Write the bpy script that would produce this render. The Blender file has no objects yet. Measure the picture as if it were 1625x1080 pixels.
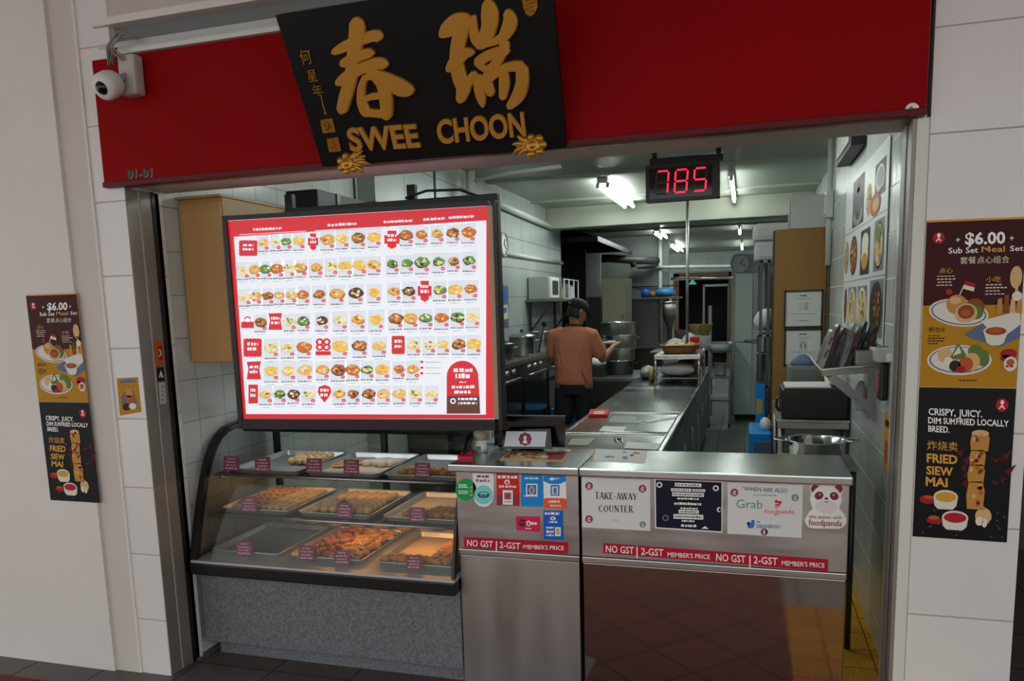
import bpy, bmesh, math, random
from mathutils import Vector, Matrix, Euler
random.seed(7)
SC = bpy.context.scene
COL = SC.collection
V = Vector

# ------------------------------------------------------------------ camera, world, exposure
F_PX, CX, CY = 1233.09, 812.5, 666.7           # focal length and principal point for the 1625 x 1080 frame
YAW, PITCH, ROLL, EYE = -0.2945044, 0.1442958, -0.0287396, 1.65
_f = V((math.sin(YAW) * math.cos(PITCH), math.cos(YAW) * math.cos(PITCH), -math.sin(PITCH)))
_r = V((math.cos(YAW), -math.sin(YAW), 0))
_u = _r.cross(_f)
CR = _r * math.cos(ROLL) + _u * math.sin(ROLL)
CU = -_r * math.sin(ROLL) + _u * math.cos(ROLL)
CF = _f
EYEP = V((0, 0, EYE))
cam = bpy.data.cameras.new('camera')
cam.sensor_fit = 'HORIZONTAL'
cam.sensor_width = 36
cam.lens = F_PX / 1625 * 36
cam.shift_y = (CY - 540) / 1625
cam.clip_start = 0.05
cam.clip_end = 200
camo = bpy.data.objects.new('camera', cam)
COL.objects.link(camo)
_m = Matrix((CR, CU, -CF)).transposed().to_4x4()
_m.translation = EYEP
camo.matrix_world = _m
SC.camera = camo

world = bpy.data.worlds.new('overcast_street')
SC.world = world
world.use_nodes = True
world.node_tree.nodes['Background'].inputs[0].default_value = (0.99, 1.0, 1.0, 1)
world.node_tree.nodes['Background'].inputs[1].default_value = 1.36
SC.view_settings.view_transform = 'Standard'
SC.view_settings.look = 'None'
SC.view_settings.exposure = 0.0
SC.view_settings.gamma = 1.0
SC.view_settings.use_curve_mapping = False
SC.cycles.max_bounces = 7
SC.cycles.diffuse_bounces = 4
SC.cycles.glossy_bounces = 4
SC.cycles.transparent_max_bounces = 12
SC.cycles.sample_clamp_indirect = 6
SC.cycles.caustics_reflective = False
SC.cycles.caustics_refractive = False
TUBE_POWER = 37.0          # emission strength of the kitchen tubes
MENU_POWER = 0.58         # backlight of the menu lightbox

# ------------------------------------------------------------------ planes and points
def ray(u, v):
    return CR * ((u - CX) / F_PX) - CU * ((v - CY) / F_PX) + CF
def at(u, v, axis, val):
    """the point of the plane axis = val that stands at pixel (u, v) of the photograph"""
    d = ray(u, v); a = 'xyz'.index(axis)
    return EYEP + d * ((val - EYEP[a]) / d[a])
class Plane:
    def __init__(s, o, n):
        s.o, s.n = V(o), V(n).normalized()
        if s.n.dot(EYEP - s.o) < 0: s.n = -s.n
    def __call__(s, u, v, lift=0.0):
        d = ray(u, v)
        return EYEP + d * (((s.o - EYEP).dot(s.n)) / d.dot(s.n)) + s.n * lift
def yplane(y): return Plane((0, y, 0), (0, 1, 0))
def xplane(x): return Plane((x, 0, 0), (1, 0, 0))
def zplane(z): return Plane((0, 0, z), (0, 0, 1))

# ------------------------------------------------------------------ materials
MATS = {}
def lin(c):
    if isinstance(c, str):
        c = [int(c[i:i + 2], 16) / 255 for i in (0, 2, 4)]
    return tuple(((x + 0.055) / 1.055) ** 2.4 if x > 0.04045 else x / 12.92 for x in c[:3]) + (1.0,)
def M(name, col='808080', rough=0.5, metal=0.0, emit=None, power=1.0, vary=0.0, vscale=8.0, bump=0.0, bscale=60.0, spec=0.5, stretch=None, coat=0.0):
    if name in MATS: return MATS[name]
    m = bpy.data.materials.new(name); m.use_nodes = True
    nt = m.node_tree; b = nt.nodes['Principled BSDF']
    b.inputs['Base Color'].default_value = lin(col)
    b.inputs['Roughness'].default_value = rough
    b.inputs['Metallic'].default_value = metal
    b.inputs['Specular IOR Level'].default_value = spec
    if coat: b.inputs['Coat Weight'].default_value = coat
    if emit is not None:
        b.inputs['Emission Color'].default_value = lin(emit)
        b.inputs['Emission Strength'].default_value = power
    if vary or bump or stretch:
        tc = nt.nodes.new('ShaderNodeTexCoord'); mp = nt.nodes.new('ShaderNodeMapping')
        nt.links.new(tc.outputs['Object'], mp.inputs[0])
        if stretch: mp.inputs['Scale'].default_value = stretch
    if vary:
        nz = nt.nodes.new('ShaderNodeTexNoise'); nz.inputs['Scale'].default_value = vscale; nz.inputs['Detail'].default_value = 5
        nt.links.new(mp.outputs[0], nz.inputs['Vector'])
        mr = nt.nodes.new('ShaderNodeMapRange'); mr.inputs[1].default_value = 0.25; mr.inputs[2].default_value = 0.75
        mr.inputs[3].default_value = 1 - vary; mr.inputs[4].default_value = 1 + vary * 0.6
        nt.links.new(nz.outputs['Fac'], mr.inputs[0])
        mx = nt.nodes.new('ShaderNodeMix'); mx.data_type = 'RGBA'; mx.blend_type = 'MULTIPLY'; mx.inputs[0].default_value = 1
        mx.inputs[6].default_value = lin(col)
        nt.links.new(mr.outputs[0], mx.inputs[7]); nt.links.new(mx.outputs[2], b.inputs['Base Color'])
        if metal > 0.5:
            m2 = nt.nodes.new('ShaderNodeMapRange'); m2.inputs[1].default_value = 0.2; m2.inputs[2].default_value = 0.8
            m2.inputs[3].default_value = max(0.02, rough - 0.09); m2.inputs[4].default_value = rough + 0.12
            nt.links.new(nz.outputs['Fac'], m2.inputs[0]); nt.links.new(m2.outputs[0], b.inputs['Roughness'])
    if bump:
        n2 = nt.nodes.new('ShaderNodeTexNoise'); n2.inputs['Scale'].default_value = bscale; n2.inputs['Detail'].default_value = 4
        nt.links.new(mp.outputs[0], n2.inputs['Vector'])
        bp = nt.nodes.new('ShaderNodeBump'); bp.inputs['Strength'].default_value = bump; bp.inputs['Distance'].default_value = 0.01
        nt.links.new(n2.outputs['Fac'], bp.inputs['Height']); nt.links.new(bp.outputs[0], b.inputs['Normal'])
    MATS[name] = m
    return m
def tiles(name, col, grout, ax, w, h, off=(0, 0), rough=0.2, joint=0.004, vary=0.06, rot=0.0, speckle=0.0, stain=0.12, spec=0.5, stain_scale=2.5):
    """tiles laid in world units on the two axes AX ('xz', 'yz', 'xy')"""
    m = bpy.data.materials.new(name); m.use_nodes = True
    nt = m.node_tree; b = nt.nodes['Principled BSDF']; L = nt.links.new
    g = nt.nodes.new('ShaderNodeNewGeometry'); sp = nt.nodes.new('ShaderNodeSeparateXYZ'); cb = nt.nodes.new('ShaderNodeCombineXYZ')
    L(g.outputs['Position'], sp.inputs[0])
    L(sp.outputs['XYZ'.index(ax[0].upper())], cb.inputs[0]); L(sp.outputs['XYZ'.index(ax[1].upper())], cb.inputs[1])
    mp = nt.nodes.new('ShaderNodeMapping'); mp.inputs['Location'].default_value = (off[0], off[1], 0); mp.inputs['Rotation'].default_value = (0, 0, rot)
    L(cb.outputs[0], mp.inputs[0])
    br = nt.nodes.new('ShaderNodeTexBrick'); br.offset = 0; br.inputs['Scale'].default_value = 1
    br.inputs['Brick Width'].default_value = w; br.inputs['Row Height'].default_value = h
    br.inputs['Mortar Size'].default_value = joint; br.inputs['Mortar Smooth'].default_value = 0.3; br.inputs['Bias'].default_value = 0
    c = lin(col)
    br.inputs['Color1'].default_value = tuple(min(1, x * (1 + vary)) for x in c[:3]) + (1,)
    br.inputs['Color2'].default_value = tuple(x * (1 - vary) for x in c[:3]) + (1,)
    br.inputs['Mortar'].default_value = lin(grout)
    L(mp.outputs[0], br.inputs[0])
    nz = nt.nodes.new('ShaderNodeTexNoise'); nz.inputs['Scale'].default_value = stain_scale; nz.inputs['Detail'].default_value = 6; L(g.outputs['Position'], nz.inputs['Vector'])
    mr = nt.nodes.new('ShaderNodeMapRange'); mr.inputs[1].default_value = 0.3; mr.inputs[2].default_value = 0.7; mr.inputs[3].default_value = 1 - stain; mr.inputs[4].default_value = 1.02
    L(nz.outputs['Fac'], mr.inputs[0])
    mx = nt.nodes.new('ShaderNodeMix'); mx.data_type = 'RGBA'; mx.blend_type = 'MULTIPLY'; mx.inputs[0].default_value = 1
    L(br.outputs['Color'], mx.inputs[6]); L(mr.outputs[0], mx.inputs[7])
    out = mx.outputs[2]
    if speckle:
        n3 = nt.nodes.new('ShaderNodeTexNoise'); n3.inputs['Scale'].default_value = 90; n3.inputs['Detail'].default_value = 3; L(g.outputs['Position'], n3.inputs['Vector'])
        m3 = nt.nodes.new('ShaderNodeMapRange'); m3.inputs[1].default_value = 0.35; m3.inputs[2].default_value = 0.65; m3.inputs[3].default_value = 1 - speckle; m3.inputs[4].default_value = 1 + speckle
        L(n3.outputs['Fac'], m3.inputs[0])
        x3 = nt.nodes.new('ShaderNodeMix'); x3.data_type = 'RGBA'; x3.blend_type = 'MULTIPLY'; x3.inputs[0].default_value = 1
        L(out, x3.inputs[6]); L(m3.outputs[0], x3.inputs[7]); out = x3.outputs[2]
    L(out, b.inputs['Base Color'])
    rr = nt.nodes.new('ShaderNodeMapRange'); rr.inputs[3].default_value = rough; rr.inputs[4].default_value = 0.75
    L(br.outputs['Fac'], rr.inputs[0]); L(rr.outputs[0], b.inputs['Roughness'])
    b.inputs['Specular IOR Level'].default_value = spec
    bp = nt.nodes.new('ShaderNodeBump'); bp.invert = True; bp.inputs['Strength'].default_value = 0.35; bp.inputs['Distance'].default_value = 0.003
    L(br.outputs['Fac'], bp.inputs['Height']); L(bp.outputs[0], b.inputs['Normal'])
    MATS[name] = m
    return m
def glass(name, tint='eef4f2', strength=1.0):
    m = bpy.data.materials.new(name); m.use_nodes = True
    nt = m.node_tree; nt.nodes.clear(); L = nt.links.new
    o = nt.nodes.new('ShaderNodeOutputMaterial'); t = nt.nodes.new('ShaderNodeBsdfTransparent'); t.inputs[0].default_value = lin(tint)
    gl = nt.nodes.new('ShaderNodeBsdfGlossy'); gl.inputs['Roughness'].default_value = 0.02
    fr = nt.nodes.new('ShaderNodeFresnel'); fr.inputs[0].default_value = 1.45
    mu = nt.nodes.new('ShaderNodeMath'); mu.operation = 'MULTIPLY'; mu.inputs[1].default_value = strength
    L(fr.outputs[0], mu.inputs[0])
    mx = nt.nodes.new('ShaderNodeMixShader'); L(mu.outputs[0], mx.inputs[0]); L(t.outputs[0], mx.inputs[1]); L(gl.outputs[0], mx.inputs[2]); L(mx.outputs[0], o.inputs[0])
    MATS[name] = m
    return m

# ------------------------------------------------------------------ mesh building
class MB:
    """collects shapes (world coordinates); link() makes ONE mesh object"""
    def __init__(s): s.v, s.f, s.mi, s.sm, s.mats = [], [], [], [], []
    def _m(s, m):
        if m not in s.mats: s.mats.append(m)
        return s.mats.index(m)
    def add(s, verts, faces, m, smooth=False):
        o = len(s.v); k = s._m(m)
        s.v += [V(p) for p in verts]
        for f in faces:
            s.f.append([i + o for i in f]); s.mi.append(k); s.sm.append(smooth)
        return s
    def box(s, lo, hi, m, bev=0.0, mat4=None):
        x0, y0, z0 = lo; x1, y1, z1 = hi
        if bev <= 0:
            vs = [V((x, y, z)) for x in (x0, x1) for y in (y0, y1) for z in (z0, z1)]
            fs = [(0, 1, 3, 2), (4, 6, 7, 5), (0, 4, 5, 1), (2, 3, 7, 6), (0, 2, 6, 4), (1, 5, 7, 3)]
        else:
            bm = bmesh.new(); bmesh.ops.create_cube(bm, size=1)
            for q in bm.verts: q.co = V(((x0 + x1) / 2 + q.co.x * (x1 - x0), (y0 + y1) / 2 + q.co.y * (y1 - y0), (z0 + z1) / 2 + q.co.z * (z1 - z0)))
            bev = min(bev, 0.49 * min(x1 - x0, y1 - y0, z1 - z0))
            bmesh.ops.bevel(bm, geom=bm.edges[:], offset=bev, segments=2, affect='EDGES', profile=0.6)
            bm.verts.index_update()
            vs = [q.co.copy() for q in bm.verts]; fs = [[q.index for q in f.verts] for f in bm.faces]; bm.free()
        if mat4 is not None: vs = [mat4 @ p for p in vs]
        return s.add(vs, fs, m, False)
    def prism(s, pts, d, m, smooth=False):
        """closed outline PTS pushed along vector D"""
        n = len(pts); pts = [V(p) for p in pts]; d = V(d)
        vs = pts + [p + d for p in pts]
        fs = [list(range(n))[::-1], list(range(n, 2 * n))] + [(i, (i + 1) % n, n + (i + 1) % n, n + i) for i in range(n)]
        return s.add(vs, fs, m, smooth)
    def rings(s, rings, m, cap=True, smooth=True, closed=False):
        n = len(rings[0]); vs = [p for r in rings for p in r]; fs = []
        for k in range(len(rings) - 1 + (1 if closed else 0)):
            a, b = k * n, ((k + 1) % len(rings)) * n
            for i in range(n): fs.append((a + i, a + (i + 1) % n, b + (i + 1) % n, b + i))
        if cap and not closed:
            fs.append(list(range(n))[::-1]); fs.append([(len(rings) - 1) * n + i for i in range(n)])
        return s.add(vs, fs, m, smooth)
    def tube(s, pts, r, m, n=10, cap=True, smooth=True, closed=False):
        pts = [V(p) for p in pts]; rs = r if isinstance(r, (list, tuple)) else [r] * len(pts)
        out = []; ref = None
        for i, p in enumerate(pts):
            if closed: t = pts[(i + 1) % len(pts)] - pts[i - 1]
            else: t = (pts[min(i + 1, len(pts) - 1)] - pts[max(i - 1, 0)])
            t.normalize()
            if ref is None: ref = t.orthogonal().normalized()
            ref = (ref - t * ref.dot(t))
            ref = ref.normalized() if ref.length > 1e-6 else t.orthogonal().normalized()
            q = t.cross(ref)
            out.append([p + (ref * math.cos(2 * math.pi * k / n) + q * math.sin(2 * math.pi * k / n)) * rs[i] for k in range(n)])
        return s.rings(out, m, cap, smooth, closed)
    def bar(s, a, b, w, h, m, up=(0, 0, 1)):
        a, b = V(a), V(b); t = (b - a).normalized(); up = V(up)
        x = t.cross(up).normalized() if abs(t.dot(up)) < 0.99 else V((1, 0, 0)); y = x.cross(t)
        c = [x * (w / 2) + y * (h / 2), -x * (w / 2) + y * (h / 2), -x * (w / 2) - y * (h / 2), x * (w / 2) - y * (h / 2)]
        return s.rings([[a + k for k in c], [b + k for k in c]], m, True, False)
    def lathe(s, prof, c, m, n=32, smooth=True, axis=(0, 0, 1), cap=False):
        c = V(c); ax = V(axis).normalized(); e1 = ax.orthogonal().normalized(); e2 = ax.cross(e1)
        R = [[c + ax * z + (e1 * math.cos(2 * math.pi * k / n) + e2 * math.sin(2 * math.pi * k / n)) * max(r, 1e-4) for k in range(n)] for r, z in prof]
        return s.rings(R, m, cap, smooth)
    def ball(s, c, r, m, nu=14, nv=9, rot=None):
        r = r if isinstance(r, (list, tuple)) else (r, r, r); c = V(c)
        R = []
        for j in range(nv + 1):
            th = math.pi * j / nv; th = min(max(th, 0.02), math.pi - 0.02)
            ring = []
            for k in range(nu):
                p = V((r[0] * math.sin(th) * math.cos(2 * math.pi * k / nu), r[1] * math.sin(th) * math.sin(2 * math.pi * k / nu), r[2] * math.cos(th)))
                if rot is not None: p = rot @ p
                ring.append(c + p)
            R.append(ring)
        return s.rings(R, m, True, True)
    def mesh(s, name, shift=V((0, 0, 0))):
        me = bpy.data.meshes.new(name)
        me.from_pydata([p - shift for p in s.v], [], s.f)
        for m in s.mats: me.materials.append(m)
        me.polygons.foreach_set('material_index', s.mi)
        me.polygons.foreach_set('use_smooth', s.sm)
        bm = bmesh.new(); bm.from_mesh(me); bmesh.ops.recalc_face_normals(bm, faces=bm.faces[:]); bm.to_mesh(me); bm.free()
        me.update()
        return me
    def base(s):
        xs = [p.x for p in s.v]; ys = [p.y for p in s.v]; zs = [p.z for p in s.v]
        return V(((min(xs) + max(xs)) / 2, (min(ys) + max(ys)) / 2, min(zs)))

LOC = {}
def tag(o, label=None, cat=None, group=None, kind=None):
    if label: o['label'] = label
    if cat: o['category'] = cat
    if group: o['group'] = group
    if kind: o['kind'] = kind
    return o
def thing(name, label, cat, loc=(0, 0, 0), group=None):
    o = bpy.data.objects.new(name, None); COL.objects.link(o); o.empty_display_size = 0.05
    o.location = loc; LOC[o.name] = V(loc)
    return tag(o, label, cat, group)
def part(name, mb, parent, label=None):
    sh = LOC[parent.name]
    o = bpy.data.objects.new(name, mb.mesh(name, sh)); COL.objects.link(o); o.parent = parent
    LOC[o.name] = sh
    if label: o['label'] = label
    return o
def solo(name, mb, label=None, cat=None, group=None, kind=None):
    c = mb.base()
    o = bpy.data.objects.new(name, mb.mesh(name, c)); COL.objects.link(o); o.location = c; LOC[o.name] = c
    return tag(o, label, cat, group, kind)
def struct(name, mb): return solo(name, mb, kind='structure')
def copy_tree(o, loc, rotz=0.0, label=None, group=None, scale=None):
    r = o.copy(); COL.objects.link(r); r.location = loc; r.rotation_euler = (0, 0, rotz)
    if scale: r.scale = scale
    LOC[r.name] = V(loc)
    if label: r['label'] = label
    if group: r['group'] = group
    for ch in o.children:
        c = ch.copy(); COL.objects.link(c); c.parent = r
        for g in ch.children:
            d = g.copy(); COL.objects.link(d); d.parent = c
    return r

# ------------------------------------------------------------------ lettering
TXT = {}
def glyphs(body, bold=0.0, res=2, extrude=0.0, bevel=0.0, align=True):
    k = (body, bold, res, extrude, bevel)
    if k not in TXT:
        cu = bpy.data.curves.new('t', 'FONT'); cu.body = body; cu.size = 1; cu.offset = bold; cu.resolution_u = res
        cu.extrude = extrude; cu.bevel_depth = bevel; cu.bevel_resolution = 1
        ob = bpy.data.objects.new('t', cu)
        me = ob.to_mesh()
        vs = [v.co.copy() for v in me.vertices]; fs = [list(p.vertices) for p in me.polygons]
        ob.to_mesh_clear(); bpy.data.objects.remove(ob); bpy.data.curves.remove(cu)
        TXT[k] = (vs, fs)
    return TXT[k]
class Print:
    """flat print on a plane: shapes given by the photograph's pixels, each layer lifted a hair off the one below"""
    def __init__(s, plane, mb=None, step=0.0004, base=0.0005):
        s.pl, s.mb, s.step, s.b = plane, mb or MB(), step, base
    def z(s, l): return s.b + s.step * l
    def poly(s, pts, m, l=0):
        s.mb.add([s.pl(u, v, s.z(l)) for u, v in pts], [list(range(len(pts)))], m); return s
    def rect(s, u0, v0, u1, v1, m, l=0, skew=0.0):
        """SKEW: rise of v per u, for edges that run to the vanishing point"""
        return s.poly([(u0, v0), (u1, v0 + skew * (u1 - u0)), (u1, v1 + skew * (u1 - u0)), (u0, v1)], m, l)
    def ell(s, u, v, a, b, m, l=0, n=20, rot=0.0):
        c, d = math.cos(rot), math.sin(rot)
        return s.poly([(u + a * math.cos(t) * c - b * math.sin(t) * d, v + a * math.cos(t) * d + b * math.sin(t) * c) for t in [2 * math.pi * k / n for k in range(n)]], m, l)
    def line(s, pts, w, m, l=0):
        for (a, b), (c, d) in zip(pts, pts[1:]):
            q = math.hypot(c - a, d - b) or 1; nx, ny = -(d - b) / q * w / 2, (c - a) / q * w / 2
            s.poly([(a + nx, b + ny), (c + nx, d + ny), (c - nx, d - ny), (a - nx, b - ny)], m, l)
        return s
    def text(s, body, p0, p1, h, m, l=1, bold=0.0, slant=(0.0, -1.0), extrude=0.0, bevel=0.0, zs=1.0, res=2):
        """BODY fitted between baseline points p0 and p1, capital height H pixels; SLANT = the upright direction"""
        vs, fs = glyphs(body, bold, res, extrude, bevel)
        if not vs: return s
        x0 = min(p.x for p in vs); x1 = max(p.x for p in vs); y1 = max(p.y for p in vs); y0 = min(0, min(p.y for p in vs)) if any(ord(c) > 0x2e80 for c in body) else 0
        out = []
        for p in vs:
            a = (p.x - x0) / max(1e-6, x1 - x0); q = (p.y - y0) / max(1e-6, y1 - y0) * h
            out.append(s.pl(p0[0] + (p1[0] - p0[0]) * a + slant[0] * q, p0[1] + (p1[1] - p0[1]) * a + slant[1] * q, s.z(l) + p.z * zs))
        s.mb.add(out, fs, m); return s
    def dashes(s, u0, v0, u1, v1, h, m, l=1, gap=0.35, unit=3.0):
        """a line of print too small to read"""
        L = u1 - u0; x = 0
        rnd = random.Random(int(u0 * 31 + v0 * 17))
        while x < L - 0.5:
            w = min(unit * (0.5 + rnd.random() * 1.3), L - x)
            va = v0 + (v1 - v0) * x / L
            hh = h * (0.75 + 0.25 * rnd.random())
            s.poly([(u0 + x, va - hh), (u0 + x + w, va - hh), (u0 + x + w, va), (u0 + x, va)], m, l)
            x += w + unit * gap * (0.6 + rnd.random())
        return s
def sheet(plane, quad, t=0.002, m=None, mb=None):
    """a thin sheet standing on a plane, corners at pixels QUAD"""
    mb = mb or MB()
    return mb.prism([plane(u, v, 0.0002) for u, v in quad], plane.n * t, m)
# ------------------------------------------------------------------ shared materials
white_paint = M('white_paint', 'dad7d2', 0.65, vary=0.05, vscale=2.0, bump=0.05, bscale=40)
beige_paint = M('beige_paint', 'cbc5bd', 0.65, vary=0.05, vscale=3.0)
soffit_paint = M('soffit_paint', 'c2b8b2', 0.5, vary=0.06, vscale=3)
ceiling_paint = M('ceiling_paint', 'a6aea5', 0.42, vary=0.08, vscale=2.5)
beam_paint = M('beam_paint', 'a9ad9f', 0.5, vary=0.07, vscale=3)
steel = M('steel', 'c9cac8', 0.30, 1.0, vary=0.06, vscale=6.0, stretch=(1.5, 1.5, 14))
steel_front = M('steel_front', 'bab7b3', 0.34, 1.0, vary=0.07, vscale=3.0, stretch=(1.2, 1.2, 5))
steel_mirror = M('steel_mirror', 'b5aaa4', 0.07, 1.0)
steel_top = M('steel_top', 'ccd4d0', 0.22, 1.0, vary=0.03, vscale=2.0)
steel_dull = M('steel_dull', '8f918d', 0.42, 1.0, vary=0.12, vscale=6.0)
rail_alu = M('rail_alu', '8b8680', 0.42, 0.35, vary=0.12, vscale=5)
steel_dark = M('steel_dark', '5a5c58', 0.4, 1.0, vary=0.15, vscale=8.0)
chrome = M('chrome', 'd5d8d6', 0.12, 1.0)
black = M('black', '0e0e0f', 0.4)
black_gloss = M('black_gloss', '0b0b0c', 0.18)
black_metal = M('black_metal', '1d1e1f', 0.38, 0.3)
dark_grey = M('dark_grey', '2e302f', 0.55)
mid_grey = M('mid_grey', '6f7370', 0.55)
light_grey = M('light_grey', 'b8bdb8', 0.5)
white = M('white', 'e9e9e6', 0.5)
paper_white = M('paper_white', 'e0e1de', 0.6, spec=0.15)
pvc_white = M('pvc_white', 'd4d7d0', 0.4)
cable_grey = M('cable_grey', '8d877f', 0.6)
red_paint = M('red_paint', '8c070b', 0.5, vary=0.08, vscale=1.5, spec=0.05)
maroon = M('maroon', '5c1219', 0.45, spec=0.2)
gold = M('gold', 'c69235', 0.4, 0.35, vary=0.03, vscale=6, bump=0.06, bscale=80)
gold_deep = M('gold_deep', 'b98632', 0.33, 0.6, vary=0.2, vscale=40)
lacquer = M('lacquer', '0a0b0d', 0.45, spec=0.25)
tan_wood = M('tan_wood', 'c0985c', 0.42, vary=0.06, vscale=3, stretch=(6, 6, 1))
brown_wood = M('brown_wood', '8f662c', 0.5, vary=0.07, vscale=3, stretch=(4, 4, 1))
red_ink = M('red_ink', 'b3202f', 0.5, spec=0.15)
maroon_ink = M('maroon_ink', '8f2340', 0.5)
white_ink = M('white_ink', 'f6f5f1', 0.5, spec=0.15)
grey_ink = M('grey_ink', '777a7c', 0.6)
dark_ink = M('dark_ink', '25262a', 0.6)
gold_ink = M('gold_ink', 'd9a54c', 0.5, spec=0.15)
yellow_ink = M('yellow_ink', 'd19a1c', 0.5)
clear_glass = glass('clear_glass', 'f8fbfa', 0.8)
facade_tile = tiles('facade_tile', 'dcdbd8', 'a8a49c', 'xz', 9.0, 0.3133, (4.0, 0.0465), rough=0.22, joint=0.003, vary=0.02, stain=0.04)
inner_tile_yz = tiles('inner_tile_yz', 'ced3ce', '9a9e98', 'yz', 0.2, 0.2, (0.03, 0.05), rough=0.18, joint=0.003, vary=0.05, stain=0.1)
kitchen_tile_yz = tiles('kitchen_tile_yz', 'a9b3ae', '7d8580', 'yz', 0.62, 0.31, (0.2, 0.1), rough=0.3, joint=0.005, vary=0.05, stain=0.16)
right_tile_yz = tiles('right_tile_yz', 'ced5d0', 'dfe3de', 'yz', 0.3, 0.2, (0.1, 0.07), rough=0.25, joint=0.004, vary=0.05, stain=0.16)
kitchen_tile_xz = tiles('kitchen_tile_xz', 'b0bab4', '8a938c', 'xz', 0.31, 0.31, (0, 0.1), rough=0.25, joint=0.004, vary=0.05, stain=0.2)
corridor_tile = tiles('corridor_tile', '743627', '40241c', 'xy', 0.29, 0.29, (0, 0), rough=0.6, joint=0.006, vary=0.10, rot=0.785, stain=0.2, spec=0.15)
threshold_tile = tiles('threshold_tile', '5d5650', '383431', 'xy', 0.4, 0.4, (0.1, 0.25), rough=0.5, joint=0.006, vary=0.1, speckle=0.25, stain=0.25)
kitchen_floor_tile = tiles('kitchen_floor_tile', '7d8984', '565f5a', 'xy', 0.3, 0.3, (0, 0), rough=0.3, joint=0.006, vary=0.08, stain=0.3)
yellow_tile = tiles('yellow_tile', 'd1962a', '6e5520', 'xy', 0.2, 0.2, (0.02, 0), rough=0.6, joint=0.004, vary=0.08, speckle=0.3, stain=0.25, spec=0.1)

# ------------------------------------------------------------------ the setting
def box_struct(name, lo, hi, m, bev=0.0): return struct(name, MB().box(lo, hi, m, bev))
FY = 2.797                                                     # the shop front's plane
box_struct('floor', (-8, -7, -0.12), (8, 1.0, 0), corridor_tile)
box_struct('floor.010', (-8, 1.0, -0.12), (0.22, 1.75, 0), corridor_tile)
box_struct('floor.011', (0.22, 1.0, -0.12), (8, 1.75, 0), threshold_tile)
box_struct('floor.001', (-8, 1.75, -0.12), (0.22, 2.62, 0), corridor_tile)
box_struct('floor.002', (0.22, 1.75, -0.12), (0.90, 2.62, 0), yellow_tile)
box_struct('floor.003', (0.90, 1.75, -0.12), (8, 2.62, 0), corridor_tile)
box_struct('floor.004', (-8, 2.62, -0.12), (-0.66, 3.42, 0), threshold_tile)
box_struct('floor.012', (-0.66, 2.62, -0.12), (0.22, 3.42, 0), corridor_tile)
box_struct('floor.005', (0.22, 2.62, -0.12), (0.61, 5.6, 0), yellow_tile)
box_struct('floor.006', (-3.6, 3.42, -0.12), (0.22, 21, 0), kitchen_floor_tile)
box_struct('floor.007', (0.22, 5.6, -0.12), (0.9, 21, 0), kitchen_floor_tile)
box_struct('floor.008', (0.61, 2.62, -0.12), (8, 5.6, 0), threshold_tile)
box_struct('ceiling_outer', (-8, -1.3, 3.25), (8, 2.9, 3.4), white_paint)
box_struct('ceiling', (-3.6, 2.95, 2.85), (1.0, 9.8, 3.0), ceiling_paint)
box_struct('ceiling.002', (-3.6, 9.8, 2.85), (1.0, 21, 3.0), M('rear_ceiling', '7c8279', 0.45, vary=0.2, vscale=1.5))  # rear ceiling: a darker, blotchier grey than the front
box_struct('wall_front_left', (-8, 2.775, 0), (-2.842, 3.3, 3.25), white_paint)
box_struct('trim_1', (-2.842, 2.79, 0), (-2.705, 3.2, 3.25), beige_paint)
box_struct('wall_front_pier', (-2.705, FY, 0), (-2.54, 3.02, 3.25), facade_tile)
box_struct('trim_2', (-2.712, 2.789, 0), (-2.699, 2.80, 3.25), white_paint, 0.003)
box_struct('wall_front_right', (0.54, FY, 0), (0.855, 3.3, 3.25), facade_tile)
box_struct('trim_3', (0.502, 2.80, 0), (0.54, 2.97, 2.2), pvc_white, 0.004)
box_struct('wall_front_top', (-2.54, 2.86, 2.72), (0.9, 2.95, 3.25), white_paint)
box_struct('trim_4', (-2.61, 2.775, 2.842), (0.54, 2.86, 2.872), white_paint, 0.004)
box_struct('trim_5', (-2.61, 2.80, 2.872), (0.54, 2.86, 3.25), soffit_paint)
box_struct('trim_10', (-2.61, 2.83, 2.778), (0.54, 2.86, 2.842), mid_grey)
box_struct('trim_11', (-2.60, 2.795, 2.758), (0.54, 2.86, 2.778), light_grey, 0.003)
box_struct('trim_12', (-2.60, 2.82, 2.712), (0.54, 2.86, 2.758), M('faded_red', '8a5a52', 0.6))
# shutter casing over the opening, its rails in the jambs
mb = MB().box((-2.54, 2.815, 2.206), (0.53, 3.05, 2.72), soffit_paint).box((-2.54, 2.805, 2.200), (0.53, 2.83, 2.215), steel_dull)
struct('trim_6', mb)
mb = MB().box((-2.56, 2.80, 0), (-2.538, 2.872, 2.2), rail_alu, 0.002).box((-2.56, 2.878, 0), (-2.536, 2.945, 2.2), rail_alu, 0.002)
mb.box((-2.56, 2.872, 0), (-2.545, 2.878, 2.2), black).box((-2.56, 2.945, 0), (-2.532, 2.966, 2.2), black)
mb.box((-2.56, 2.966, 0), (-2.540, 3.0, 2.2), rail_alu, 0.002)
struct('trim_7', mb)
mb = MB().box((0.503, 2.972, 0), (0.60, 3.01, 2.2), rail_alu, 0.003).box((0.49, 2.802, 0), (0.502, 2.86, 2.2), rail_alu, 0.002).box((0.494, 2.86, 0), (0.502, 2.90, 2.2), steel_dark).box((0.49, 2.90, 0), (0.502, 2.97, 2.2), rail_alu, 0.002)
struct('trim_8', mb)
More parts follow.
